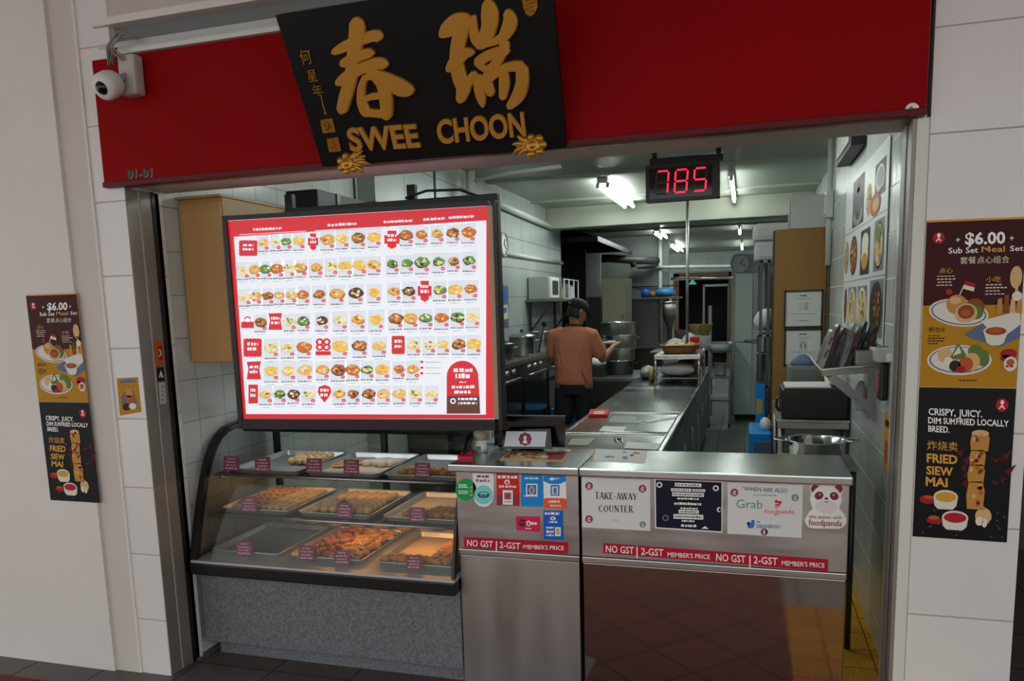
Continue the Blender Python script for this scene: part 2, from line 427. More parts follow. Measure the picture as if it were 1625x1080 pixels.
# kitchen shell
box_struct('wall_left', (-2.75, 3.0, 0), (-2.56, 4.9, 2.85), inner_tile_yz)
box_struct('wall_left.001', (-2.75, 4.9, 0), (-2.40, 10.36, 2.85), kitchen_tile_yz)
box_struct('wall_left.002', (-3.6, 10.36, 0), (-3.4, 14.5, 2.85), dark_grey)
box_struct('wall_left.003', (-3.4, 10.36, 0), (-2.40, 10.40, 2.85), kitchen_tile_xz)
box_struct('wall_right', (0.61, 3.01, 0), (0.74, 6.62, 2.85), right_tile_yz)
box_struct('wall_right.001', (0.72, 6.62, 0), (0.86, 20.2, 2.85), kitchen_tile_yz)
box_struct('wall_side_right', (0.86, 3.3, 0), (0.95, 9, 3.25), dark_grey)
box_struct('wall_passage', (0.95, 5.6, 0), (8, 5.75, 3.25), dark_grey)  # dark colour stands in for the dimness of the passage beyond the pillar
box_struct('ceiling_passage', (0.95, 2.9, 3.25), (8, 5.75, 3.4), dark_grey)
box_struct('wall_back_left', (-3.4, 14.5, 0), (-1.36, 14.65, 2.85), M('grimy_plaster', '8b928c', 0.55, vary=0.25, vscale=2.0))
box_struct('wall_back_right', (-0.20, 11.76, 0), (0.72, 11.9, 2.30), M('locker_white', 'bcc6bf', 0.4))
mb = MB().box((-3.5, 20, 0), (-1.75, 20.15, 2.85), kitchen_tile_xz).box((-0.38, 20, 0), (0.9, 20.15, 2.85), kitchen_tile_xz).box((-1.75, 20, 2.36), (-0.38, 20.15, 2.85), kitchen_tile_xz)
struct('wall_back', mb)
box_struct('wall_yard', (-3, 24, -0.1), (2, 24.2, 4), black)  # closed black box: the darkness past the doorway is put into its colour
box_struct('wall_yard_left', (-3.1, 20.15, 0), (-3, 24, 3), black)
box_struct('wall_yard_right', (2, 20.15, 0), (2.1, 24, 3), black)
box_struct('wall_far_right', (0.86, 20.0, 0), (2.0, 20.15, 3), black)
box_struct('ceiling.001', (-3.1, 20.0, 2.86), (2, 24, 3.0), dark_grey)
box_struct('floor.009', (-3, 21, -0.12), (2, 24, 0), kitchen_floor_tile)
mb = MB().box((-2.40, 9.62, 2.60), (0.72, 9.9, 2.85), beam_paint, 0.01)
struct('ceiling_beam', mb)
mb = MB().box((-2.56, 3.36, 2.62), (0.61, 3.7, 2.85), beam_paint, 0.01)
struct('ceiling_beam.002', mb)
mb = MB()
for y in (7.3, 8.9, 11.6, 13.0): mb.box((-2.4, y, 2.825), (0.7, y + 0.07, 2.85), beam_paint)
struct('trim_9', mb)

# ------------------------------------------------------------------ fascia over the shop front
fascia = thing('fascia_board', 'long red fascia board across the top of the shop front', 'sign board', (-1.05, 2.79, 2.2))
part('panel', MB().box((-2.618, 2.772, 2.222), (0.522, 2.80, 2.712), red_paint, 0.003), fascia)
part('bottom_trim', MB().box((-2.618, 2.762, 2.2), (0.522, 2.806, 2.222), maroon, 0.003), fascia, 'dark maroon metal strip along the lower edge')
fp = yplane(2.772)
num = Print(fp).text('01-01', (202.8, 284.2), (241.8, 280.7), 14, light_grey, 0, bold=0.012, extrude=0.001).text('01-01', (202, 283.5), (241, 280), 14, black_metal, 0, bold=0.012, extrude=0.004, bevel=0.0)
part('unit_number', num.mb, fascia, 'black raised characters 01-01')
mb = MB().lathe([(0.0001, 0.008), (0.017, 0.008), (0.02, 0.004), (0.02, 0)], fp(1447, 174), white, 20, axis=(0, -1, 0))
btn = part('badge', mb, fascia, 'small round white badge')
pr = Print(Plane(fp(1447, 174) + V((0, -0.0081, 0)), (0, 1, 0))); pr.ell(1446, 172, 3, 3.4, mid_grey); pr.ell(1449, 177, 2.2, 2, mid_grey)
part('emblem', pr.mb, btn)

# black plaque leaning out over the fascia
PLN = Plane((-1.1, 2.745, 2.205), (0, -math.cos(0.47), -math.sin(0.47)))
pl_q = [(437, 24), (874, -46), (898, 235), (512, 264)]
plaque = thing('shop_plaque', 'black lacquered shop plaque with two big gilded characters leaning out over the red fascia', 'sign', tuple(PLN(700, 250)))
mb = MB(); mb.prism([PLN(u, v, -0.028) for u, v in pl_q], PLN.n * 0.028, lacquer)
part('panel', mb, plaque)
CS = 3.25
def cpx(x, y): return (420 + x / CS, y / CS)
def ribbon(mb, pts, m, h=0.016, nseg=5):
    """a brush stroke of changing width, raised with a bevelled edge"""
    P = []
    n = len(pts)
    for i in range(n - 1):
        p0 = pts[max(0, i - 1)]; p1 = pts[i]; p2 = pts[i + 1]; p3 = pts[min(n - 1, i + 2)]
        for k in range(nseg):
            t = k / nseg
            P.append([0.5 * (2 * b + (c - a) * t + (2 * a - 5 * b + 4 * c - d) * t * t + (-a + 3 * b - 3 * c + d) * t ** 3) for a, b, c, d in zip(p0, p1, p2, p3)])
    P.append(list(pts[-1]))
    Lf, Rt = [], []
    for i, (x, y, w) in enumerate(P):
        a = P[max(0, i - 1)]; b = P[min(len(P) - 1, i + 1)]
        dx, dy = b[0] - a[0], b[1] - a[1]; q = math.hypot(dx, dy) or 1
        nx, ny = -dy / q, dx / q
        w = max(w, 3) * 1.3
        Lf.append((x, y, nx, ny, w / 2)); Rt.append((x, y, -nx, -ny, w / 2))
    # rounded ends
    def cap(p, q, sgn):
        x, y, w = P[p]; a = P[q]; ang = math.atan2(y - a[1], x - a[0]); out = []
        for k in (-2, -1, 0, 1, 2):
            t = ang + k * math.pi / 6
            out.append((x, y, math.cos(t), math.sin(t), w / 2))
        return out
    outl = Lf + cap(len(P) - 1, len(P) - 2, 1)[::-1] + Rt[::-1] + cap(0, 1, 1)[::-1]
    lo = [PLN(*cpx(x + nx * w, y + ny * w), 0.0005) for x, y, nx, ny, w in outl]
    ins = lambda w: max(w * 0.45, w - 7)
    mid = [PLN(*cpx(x + nx * max(w * 0.8, w - 2), y + ny * max(w * 0.8, w - 2)), h * 0.75) for x, y, nx, ny, w in outl]
    hi_c = [PLN(*cpx(x + nx * ins(w), y + ny * ins(w)), h) for x, y, nx, ny, w in outl]
    N = len(outl)
    vs = lo + mid + hi_c; fs = []
    for r in range(2):
        for i in range(N): fs.append((r * N + i, r * N + (i + 1) % N, (r + 1) * N + (i + 1) % N, (r + 1) * N + i))
    mb.add(vs, fs, m, True)
    # top face as strips between the two sides (the outline may be concave)
    nL = len(Lf); T = 2 * N
    top = []
    idx_l = [T + i for i in range(nL)]; idx_r = [T + nL + 5 + (nL - 1 - i) for i in range(nL)]
    base = len(mb.v) - len(vs)
    k = mb._m(m)
    for i in range(nL - 1):
        mb.f.append([base + idx_l[i], base + idx_l[i + 1], base + idx_r[i + 1], base + idx_r[i]]); mb.mi.append(k); mb.sm.append(False)
    e = [base + T + nL + j for j in range(5)]; mb.f.append([base + idx_l[-1]] + e + [base + idx_r[-1]]); mb.mi.append(k); mb.sm.append(False)
    e = [base + T + 2 * nL + 5 + j for j in range(5)]; mb.f.append([base + idx_r[0]] + e + [base + idx_l[0]]); mb.mi.append(k); mb.sm.append(False)
SPRING = [[(362, 268, 30), (400, 248, 44), (470, 215, 48), (560, 185, 50), (592, 186, 52)],
          [(478, 112, 58), (482, 160, 66), (474, 230, 62), (462, 300, 56), (450, 400, 54), (425, 490, 56), (405, 565, 48)],
          [(410, 326, 40), (450, 305, 44), (520, 278, 46), (553, 272, 40)],
          [(385, 425, 36), (430, 395, 52), (500, 352, 50), (580, 326, 52), (622, 330, 46)],
          [(535, 350, 30), (575, 385, 52), (640, 415, 62), (705, 450, 70), (752, 466, 52)],
          [(525, 392, 30), (505, 450, 34), (505, 520, 40), (525, 575, 44)],
          [(590, 400, 50), (618, 440, 56), (632, 520, 54), (634, 596, 48)],
          [(525, 400, 30), (560, 388, 34), (605, 395, 36)],
          [(515, 515, 26), (560, 496, 30), (615, 492, 30)],
          [(520, 575, 40), (575, 582, 34), (632, 585, 40)]]
LUCK = [[(920, 178, 40), (950, 150, 70), (1000, 112, 76), (1045, 92, 50)],
        [(1048, 95, 46), (1020, 160, 62), (1000, 240, 60), (995, 320, 58), (1010, 400, 60), (1030, 450, 62), (1014, 512, 42)],
        [(955, 355, 36), (985, 320, 54), (1035, 275, 48), (1072, 268, 36)],
        [(1010, 470, 40), (1050, 430, 44), (1085, 380, 36)],
        [(1155, 15, 50), (1165, 70, 72), (1162, 140, 66), (1130, 215, 56), (1108, 238, 34)],
        [(1082, 85, 26), (1080, 140, 38), (1092, 200, 44), (1112, 232, 34)],
        [(1258, 62, 40), (1270, 110, 60), (1250, 165, 56), (1215, 200, 40), (1120, 236, 26)],
        [(1105, 320, 46), (1150, 288, 46), (1220, 262, 46), (1250, 262, 40)],
        [(1215, 190, 30), (1240, 235, 44), (1205, 310, 44), (1165, 370, 46), (1150, 420, 46), (1170, 478, 40)],
        [(1110, 320, 42), (1135, 350, 30), (1175, 345, 34)],
        [(1110, 400, 46), (1112, 455, 48), (1122, 510, 38), (1130, 545, 18)],
        [(1165, 400, 40), (1215, 362, 40), (1280, 340, 44), (1325, 345, 52)],
        [(1330, 350, 52), (1332, 420, 54), (1312, 490, 56), (1268, 545, 36)],
        [(1235, 370, 40), (1240, 430, 46), (1232, 500, 34)]]
for nm, st, lb in (('character', SPRING, 'raised gilded brush character on the left half'), ('character', LUCK, 'raised gilded brush character on the right half')):
    mb = MB()
    for i_, q in enumerate(st): ribbon(mb, q, gold, 0.0145 + 0.0006 * ((i_ * 7) % 5) + 0.0001 * i_)
    part(nm, mb, plaque, lb)
pr = Print(PLN)
sl = (-0.22, -1.0)
pr.text('SWEE', (558, 238), (669, 231), 36, gold, 0, bold=0.028, slant=sl, extrude=0.006, bevel=0.006, res=6)
pr.text('CHOON', (697, 226), (836, 213), 37, gold, 0, bold=0.028, slant=(-0.12, -1), extrude=0.006, bevel=0.006, res=6)
part('lettering', pr.mb, plaque, 'raised gilded capitals SWEE CHOON')
pr = Print(PLN)
for body, a, b, c, d, h in (('何', 480, 103, 497, 101, 24), ('星', 491, 130, 505, 128, 18), ('年', 499, 153, 514, 151, 18)):
    pr.text(body, (a, b), (c, d), h, gold_deep, 0, slant=(-0.25, -1), extrude=0.003)
pr.line([(509, 150), (513, 168), (517, 182)], 1.6, gold_deep); pr.line([(514, 178), (517, 182), (518, 177)], 1.4, gold_deep)
part('signature', pr.mb, plaque, 'thin gilded column of handwriting')
for a, b, w in ((509, 187, 20), (519, 217, 19)):
    mb = MB(); q = [(a, b + 3), (a + w - 1, b), (a + w + 4, b + 22), (a + 4, b + 24)]
    mb.prism([PLN(u, v, 0.0003) for u, v in q], PLN.n * 0.004, gold_deep)
    pr = Print(Plane(PLN.o + PLN.n * 0.0045, PLN.n), mb)
    rr = random.Random(a)
    for i in range(7):
        u, v = a + 4 + rr.random() * 11, b + 5 + rr.random() * 13
        pr.line([(u, v), (u + rr.choice((4, 0)), v + rr.choice((0, 4)))], 1.1, lacquer)
    part('seal', mb, plaque)
mb = MB(); q = [(829, 0), (846, -6), (853, -2), (853, 12), (848, 22), (842, 26), (835, 22), (831, 12)]
mb.prism([PLN(u, v, 0.0003) for u, v in q], PLN.n * 0.004, gold_deep)
pr = Print(Plane(PLN.o + PLN.n * 0.0045, PLN.n), mb)
for i in range(6): pr.line([(833 + i % 2 * 7, 2 + i * 3.2), (840 + i % 2 * 8, 1 + i * 3.2)], 1.1, lacquer)
part('seal', mb, plaque)
# carved gilt brackets that carry the plaque
def gilt(name_px, flip, label):
    c = Plane((0, 2.735, 0), (0, 1, 0))(*name_px)
    t = thing('plaque_bracket', label, 'bracket', tuple(c), 'gilded flower brackets under the plaque')
    mb = MB(); rr = random.Random(int(name_px[0]))
    fx = c + V((flip * 0.025, 0, 0.0))
    mb.lathe([(0.001, 0.026), (0.012, 0.024), (0.016, 0.018), (0.02, 0.02), (0.028, 0.012), (0.030, 0.0), (0.03, -0.01)], fx, gold_deep, 18, axis=(0, -1, 0), cap=True)
    for k in range(7):
        a = k / 7 * 2 * math.pi
        mb.ball(fx + V((math.cos(a) * 0.033, -0.004, math.sin(a) * 0.028)), (0.017, 0.012, 0.015), gold_deep, 10, 7)
    part('blossom', mb, t)
    mb = MB()
    for k in range(7):
        a = -0.9 + k * 0.33 + rr.random() * 0.1
        L = 0.05 + rr.random() * 0.028
        d = V((-flip * math.cos(a) * L, -0.008 * (k % 2), math.sin(a) * L * 0.75))
        s0 = fx - V((flip * 0.015, 0, 0)); r0 = 0.011
        mb.tube([s0, s0 + d * 0.4 + V((0, -0.006, 0.004)), s0 + d * 0.75 + V((0, -0.004, 0.004)), s0 + d], [0.006, r0, 0.008, 0.001], gold_deep, 8)
    part('leaves', mb, t)
    return t
gilt((563, 259), -1, 'carved gilded flower bracket below the left end of the black plaque')
gilt((836, 232), 1, 'carved gilded flower bracket below the right end of the black plaque')

# white pipe along the top of the fascia and the dome camera on its arm
solo('fascia_capping', MB().box((-2.475, 2.755, 2.714), (-1.55, 2.80, 2.733), pvc_white, 0.004).box((-2.475, 2.762, 2.733), (-1.55, 2.80, 2.746), light_grey, 0.003), 'white capping strip along the top edge of the red fascia left of the plaque', 'strip')
cp = Plane((0, 2.66, 0), (0, 1, 0))
cctv = thing('security_camera', 'small white dome security camera above the left end of the red fascia', 'camera', tuple(cp(176, 135)))
mb = MB()
c0 = cp(174, 134); ax = V((-0.02, -0.85, -0.48)).normalized()
mb.lathe([(0.001, 0.050), (0.034, 0.050), (0.047, 0.044), (0.053, 0.030), (0.054, 0.0), (0.048, -0.026), (0.030, -0.046), (0.001, -0.052)], c0, pvc_white, 24, axis=ax)
part('housing', mb, cctv)
mb = MB().ball(c0 + ax * 0.040, 0.028, black_gloss, 18, 12)
part('lens_dome', mb, cctv, 'glossy black dome')
mb = MB().box(tuple(c0 + V((0.0, 0.05, -0.03))), tuple(c0 + V((0.082, 0.105, 0.125))), M('bracket_grey', 'b3aca4', 0.5), 0.012)
mb.tube([c0 - ax * 0.03, c0 + V((0.03, 0.045, 0.035)), c0 + V((0.04, 0.08, 0.06))], 0.014, cable_grey, 10)
part('bracket', mb, cctv)
mb = MB()
for k, (dx, dz) in enumerate(((0, 0), (0.012, 0.01), (-0.012, 0.02))):
    mb.tube([c0 + V((0.045 + dx, 0.06, 0.09)), c0 + V((0.0 + dx, 0.03, 0.13 + dz)), c0 + V((-0.025 + dx, 0.045, 0.09)), c0 + V((-0.03 + dx, 0.05, 0.16)), c0 + V((0.01 + dx, 0.07, 0.20 + dz)), c0 + V((0.07, 0.10, 0.195))], 0.005, cable_grey, 7)
part('cable', mb, cctv, 'loops of grey cable')

# ------------------------------------------------------------------ posters on the shop front
cream = M('plate_cream', 'dcd9cf', 0.5, spec=0.15); plate_rim = M('plate_rim', '47566b', 0.5, spec=0.15)
poster_red = M('poster_red', '3e1416', 0.5, spec=0.15); poster_yellow = M('poster_yellow', 'b5841a', 0.5, spec=0.15); poster_black = M('poster_black', '0d0d0e', 0.5, spec=0.2)
f_brown = M('print_brown', '8a4d22', 0.5, spec=0.15); f_gold = M('print_golden', 'c08a44', 0.5, spec=0.15); f_tan = M('print_tan', 'd3b07c', 0.5, spec=0.15); f_green = M('print_green', '5d7a36', 0.5, spec=0.15)
f_dark = M('print_dark_brown', '3b2417', 0.5, spec=0.15); f_orange = M('print_orange', 'b65a2a', 0.5, spec=0.15); f_red = M('print_red', 'a31f24', 0.5, spec=0.15); f_pale = M('print_pale', 'e3dcc6', 0.5, spec=0.15)
f_blue = M('print_blue', '5b6f8c', 0.5, spec=0.15)
def poster_pair(plane, x0, y0, T, where, grp):
    """T maps crop pixels of the right-hand posters to the photograph's pixels here"""
    def set_meal():
        q = [T(0, 0), T(1, 0), T(1, 1), T(0, 1)]
        t = thing('meal_poster', 'dark red and yellow $6.00 set meal poster ' + where, 'poster', tuple(plane(*T(0.5, 1))), grp)
        part('sheet', sheet(plane, q, 0.0015, poster_yellow), t)
        pr = Print(plane, base=0.0021)
        P = lambda pts, m, l: pr.poly([T(a, b) for a, b in pts], m, l)
        def E(a, b, ra, rb, m, l, rot=0.0, n=22):
            c, d = math.cos(rot), math.sin(rot)
            P([(a + ra * math.cos(k) * c - rb / 1.75 * math.sin(k) * d, b + (ra * math.cos(k) * d / 1.0 * 0.58 + rb * math.sin(k) * c)) for k in [2 * math.pi * i / n for i in range(n)]], m, l)
        def TX(body, a, b, w, h, m, bold=0.0):
            p0, p1 = T(a, b), T(a + w, b); top = T(a, b - h)
            pr.text(body, p0, p1, math.hypot(p0[0] - top[0], p0[1] - top[1]), m, 5, bold=bold)
        def D(a, b, w, h, m, l=5):
            n = max(2, int(w / 0.035))
            for i in range(n): P([(a + w * i / n, b - h), (a + w * (i + 0.75) / n, b - h), (a + w * (i + 0.75) / n, b), (a + w * i / n, b)], m, l)
        P([(0, 0), (1, 0), (1, 0.505), (0, 0.505)], poster_red, 0)
        P([(0, -0.0), (1, 0), (1, 0.012), (0, 0.012)], gold_ink, 1)
        E(0.13, 0.105, 0.062, 0.034, red_ink, 2); E(0.13, 0.09, 0.018, 0.012, white_ink, 3); P([(0.10, 0.125), (0.13, 0.10), (0.16, 0.125), (0.145, 0.125), (0.13, 0.112), (0.115, 0.125)], white_ink, 3)
        TX('$6.00', 0.40, 0.148, 0.40, 0.07, white_ink, 0.03)
        for a in (0.325, 0.86): P([(a - 0.02, 0.117), (a + 0.02, 0.117), (a + 0.02, 0.123), (a - 0.02, 0.123)], white_ink, 5); P([(a - 0.004, 0.107), (a + 0.004, 0.107), (a + 0.004, 0.133), (a - 0.004, 0.133)], white_ink, 5)
        TX('Sub Set', 0.235, 0.198, 0.30, 0.033, white_ink, 0.012); TX('Meal', 0.57, 0.196, 0.23, 0.033, gold_ink, 0.012); TX('Set', 0.85, 0.194, 0.13, 0.03, white_ink, 0.01)
        TX('套餐', 0.36, 0.262, 0.16, 0.042, f_pale); TX('点心组合', 0.53, 0.262, 0.32, 0.042, f_pale)
        TX('点心', 0.15, 0.315, 0.14, 0.034, gold_ink); D(0.13, 0.334, 0.19, 0.005, f_pale); D(0.13, 0.352, 0.2, 0.006, f_pale); D(0.14, 0.370, 0.15, 0.006, f_pale); D(0.13, 0.388, 0.17, 0.006, f_pale)
        TX('小吃', 0.63, 0.372, 0.15, 0.034, gold_ink); D(0.63, 0.39, 0.17, 0.006, f_pale); D(0.63, 0.408, 0.22, 0.007, f_pale); D(0.63, 0.426, 0.15, 0.006, f_pale); D(0.63, 0.444, 0.2, 0.005, f_pale)
        E(0.37, 0.55, 0.31, 0.082, cream, 2, 0.12); E(0.37, 0.55, 0.285, 0.072, plate_rim, 3, 0.12); E(0.37, 0.549, 0.272, 0.067, cream, 4, 0.12)
        P([(0.355, 0.46), (0.42, 0.368), (0.428, 0.37), (0.365, 0.46)], white_ink, 5); P([(0.42, 0.36), (0.53, 0.378), (0.52, 0.402), (0.41, 0.384)], f_red, 6); P([(0.41, 0.384), (0.52, 0.402), (0.51, 0.425), (0.40, 0.407)], f_pale, 6)
        E(0.345, 0.50, 0.105, 0.058, f_gold, 6); E(0.33, 0.478, 0.06, 0.022, f_tan, 7)
        E(0.53, 0.525, 0.10, 0.06, f_brown, 6); E(0.55, 0.55, 0.07, 0.04, f_green, 7)
        E(0.445, 0.552, 0.115, 0.058, f_tan, 8); E(0.445, 0.545, 0.085, 0.042, f_brown, 9); E(0.44, 0.55, 0.05, 0.02, f_orange, 10)
        E(0.26, 0.425, 0.033, 0.018, red_ink, 6)
        TX('粥', 0.07, 0.665, 0.06, 0.03, f_dark); TX('包点', 0.14, 0.665, 0.10, 0.03, f_dark); D(0.07, 0.69, 0.13, 0.005, f_dark); D(0.07, 0.706, 0.18, 0.007, f_dark); D(0.07, 0.722, 0.17, 0.007, f_dark); D(0.07, 0.738, 0.11, 0.006, f_dark)
        P([(0.44, 0.68), (0.60, 0.62), (1.0, 0.60), (1.0, 0.70), (0.80, 0.755), (0.50, 0.70)], f_blue, 4); P([(0.60, 0.60), (0.98, 0.54), (1.0, 0.62), (0.85, 0.69), (0.70, 0.66)], cream, 5)
        for i in range(4): P([(0.76 + i * 0.065, 0.47 - (i % 2) * 0.02), (0.80 + i * 0.065, 0.465 - (i % 2) * 0.02), (0.81 + i * 0.065, 0.555), (0.75 + i * 0.065, 0.555)], (f_gold, f_brown, f_tan, f_gold)[i], 6)
        E(0.925, 0.345, 0.06, 0.065, f_tan, 6); P([(0.92, 0.39), (0.95, 0.39), (0.955, 0.45), (0.925, 0.45)], f_tan, 6); E(0.945, 0.455, 0.05, 0.028, f_pale, 7)
        P([(0.63, 0.66), (0.88, 0.66), (0.84, 0.73), (0.80, 0.745), (0.72, 0.745), (0.67, 0.73)], cream, 8); E(0.755, 0.66, 0.127, 0.030, cream, 9); E(0.755, 0.66, 0.105, 0.024, f_brown, 10); E(0.75, 0.658, 0.07, 0.014, f_orange, 11)
        E(0.40, 0.835, 0.335, 0.092, cream, 3); E(0.40, 0.833, 0.31, 0.080, plate_rim, 4); E(0.40, 0.832, 0.296, 0.075, cream, 5)
        E(0.25, 0.805, 0.075, 0.045, f_tan, 6); P([(0.30, 0.83), (0.38, 0.73), (0.47, 0.80), (0.47, 0.83)], f_green, 6); P([(0.33, 0.81), (0.39, 0.75), (0.42, 0.79)], f_pale, 7)
        E(0.56, 0.78, 0.075, 0.04, f_green, 6); E(0.64, 0.82, 0.065, 0.05, f_green, 7); E(0.53, 0.845, 0.085, 0.055, f_tan, 8); E(0.47, 0.86, 0.075, 0.045, f_orange, 9); E(0.36, 0.87, 0.06, 0.035, f_dark, 9); E(0.29, 0.845, 0.05, 0.03, f_pale, 8); E(0.42, 0.89, 0.05, 0.02, f_red, 10)
        E(0.90, 0.795, 0.08, 0.03, f_red, 6); E(0.87, 0.82, 0.05, 0.02, f_red, 6); E(0.92, 0.855, 0.068, 0.044, cream, 7); E(0.92, 0.845, 0.04, 0.02, f_orange, 8); D(0.875, 0.875, 0.085, 0.012, f_red, 8)
        D(0.41, 0.96, 0.19, 0.007, f_dark, 5)
        part('print', pr.mb, t)
    def siew_mai():
        q = [T(0, 1.003), T(1, 1.003), T(1, 1.955), T(0, 1.955)]
        t = thing('siew_mai_poster', 'black fried siew mai skewer poster ' + where, 'poster', tuple(plane(*T(0.5, 1.96))), grp)
        part('sheet', sheet(plane, q, 0.0015, poster_black), t)
        pr = Print(plane, base=0.0021)
        def U(a, b): return T(a, 1.003 + b * 0.955)
        P = lambda pts, m, l: pr.poly([U(a, b) for a, b in pts], m, l)
        def E(a, b, ra, rb, m, l, n=20): P([(a + ra * math.cos(k), b + rb * math.sin(k)) for k in [2 * math.pi * i / n for i in range(n)]], m, l)
        def TX(body, a, b, w, h, m, bold=0.0, l=5):
            p0, p1 = U(a, b), U(a + w, b + 0.004); top = U(a, b - h)
            pr.text(body, p0, p1, math.hypot(p0[0] - top[0], p0[1] - top[1]), m, l, bold=bold)
        rr = random.Random(5)
        E(0.865, 0.105, 0.063, 0.042, red_ink, 1); E(0.865, 0.088, 0.018, 0.014, white_ink, 2); P([(0.83, 0.13), (0.865, 0.10), (0.90, 0.13), (0.885, 0.13), (0.865, 0.115), (0.845, 0.13)], white_ink, 2)
        TX('CRISPY,', 0.11, 0.178, 0.285, 0.044, white_ink, 0.02); TX('JUICY.', 0.425, 0.182, 0.245, 0.044, white_ink, 0.02)
        TX('DIM', 0.11, 0.233, 0.135, 0.040, white_ink, 0.02); TX('SUM', 0.27, 0.234, 0.12, 0.040, white_ink, 0.02); TX('FRIED', 0.405, 0.235, 0.195, 0.040, white_ink, 0.02); TX('LOCALLY', 0.625, 0.237, 0.32, 0.040, white_ink, 0.02)
        TX('BREED.', 0.115, 0.288, 0.225, 0.040, white_ink, 0.02)
        TX('炸烧卖', 0.115, 0.408, 0.32, 0.062, gold_ink)
        TX('FRIED', 0.115, 0.490, 0.325, 0.058, gold_ink, 0.03); TX('SIEW', 0.115, 0.570, 0.285, 0.056, gold_ink, 0.03); TX('MAI', 0.115, 0.645, 0.235, 0.058, gold_ink, 0.03)
        for k in range(9):
            x, y = 0.74 + rr.random() * 0.2, 0.40 + rr.random() * 0.2
            P([(x, y), (x + 0.10 * rr.random() + 0.03, y - 0.06 + rr.random() * 0.1), (x + 0.05, y + 0.03)], maroon, 1)
        for k in range(5):
            x, y = 0.40 + rr.random() * 0.1, 0.42 + k * 0.05
            P([(x, y), (x + 0.07, y - 0.03), (x + 0.06, y + 0.03)], maroon, 1)
        yy = 0.285
        for hh, wd, cx, tw in ((0.12, 0.10, 0.66, 0), (0.10, 0.085, 0.645, 1), (0.115, 0.09, 0.64, 0), (0.18, 0.095, 0.645, 1)):
            P([(cx - wd * 0.8, yy), (cx + wd * 0.7, yy - 0.005), (cx + wd, yy + hh * 0.3), (cx + wd * 0.9, yy + hh), (cx - wd * 0.85, yy + hh), (cx - wd, yy + hh * 0.5)], f_gold, 3)
            for k in range(4 + 3 * tw): E(cx + (rr.random() - 0.5) * wd * 1.3, yy + hh * (0.15 + rr.random() * 0.7), 0.022, 0.014, (f_brown, f_orange, f_tan)[k % 3], 4, 9)
            yy += hh - 0.004
        E(0.66, 0.29, 0.09, 0.022, f_tan, 4)
        for cx, cy, ra, m in ((0.335, 0.715, 0.13, yellow_ink), (0.445, 0.85, 0.14, red_ink)):
            P([(cx - ra, cy), (cx + ra, cy), (cx + ra * 0.9, cy + 0.06), (cx + ra * 0.6, cy + 0.085), (cx - ra * 0.6, cy + 0.085), (cx - ra * 0.9, cy + 0.06)], cream, 3); E(cx, cy, ra, 0.045, cream, 4); E(cx, cy + 0.002, ra * 0.86, 0.034, m, 5)
        E(0.145, 0.74, 0.09, 0.03, f_red, 2); E(0.16, 0.725, 0.06, 0.012, f_orange, 3); E(0.23, 0.88, 0.09, 0.022, f_red, 2); E(0.22, 0.86, 0.06, 0.014, f_orange, 3)
        E(0.74, 0.83, 0.085, 0.055, f_tan, 3); E(0.70, 0.865, 0.04, 0.03, f_pale, 4); E(0.755, 0.875, 0.03, 0.03, f_pale, 4); P([(0.72, 0.79), (0.74, 0.76), (0.76, 0.79)], f_gold, 4)
        for k in range(26):
            x, y = 0.05 + rr.random() * 0.9, 0.80 + rr.random() * 0.17
            P([(x, y), (x + 0.016, y - 0.006), (x + 0.02, y + 0.003)], grey_ink, 1)
        part('print', pr.mb, t)
    set_meal(); siew_mai()
def quadT(tl, tr, br, bl):
    """unit square -> true rectangle on the wall, given by its pixel corners (uses wall coordinates)"""
    def mk(plane):
        A, B, D_ = plane(*tl), plane(*tr), plane(*bl)
        def T(a, b):
            p = A + (B - A) * a + (D_ - A) * b
            d = p - EYEP; z = d.dot(CF)
            return (CX + F_PX * d.dot(CR) / z, CY - F_PX * d.dot(CU) / z)
        return T
    return mk
rp = yplane(FY - 0.0003)
poster_pair(rp, 0, 0, quadT((1470.6, 349.6), (1630, 343.5), (1622, 618), (1458.7, 613))(rp), 'on the pillar right of the shop', 'posters on the right pillar')
lp = yplane(2.7747)
poster_pair(lp, 0, 0, quadT((41.5, 467.5), (121.5, 464.5), (139, 638), (62, 637))(lp), 'on the wall left of the shop', 'posters on the left wall')
# small yellow card on the tiled pier
pc = yplane(FY - 0.0003)
t = thing('yellow_card', 'small yellow illustrated card stuck on the white tiled pier beside the shutter rail', 'card', tuple(pc(206, 657)))
part('sheet', sheet(pc, [(186, 600), (218, 598), (224, 653), (191, 659)], 0.003, poster_yellow), t)
pr = Print(pc, base=0.0036)
pr.poly([(191, 603), (215, 601), (216, 606), (192, 608)], f_blue, 1)
pr.ell(206, 630, 9, 14, f_orange, 1); pr.poly([(193, 630), (205, 612), (217, 634), (219, 648), (196, 650)], f_blue, 2); pr.ell(206, 622, 6, 8, f_gold, 3); pr.ell(206, 633, 8, 6, f_orange, 3); pr.ell(202, 645, 6, 6, f_dark, 3); pr.ell(212, 644, 6, 5, f_pale, 4)
part('print', pr.mb, t)
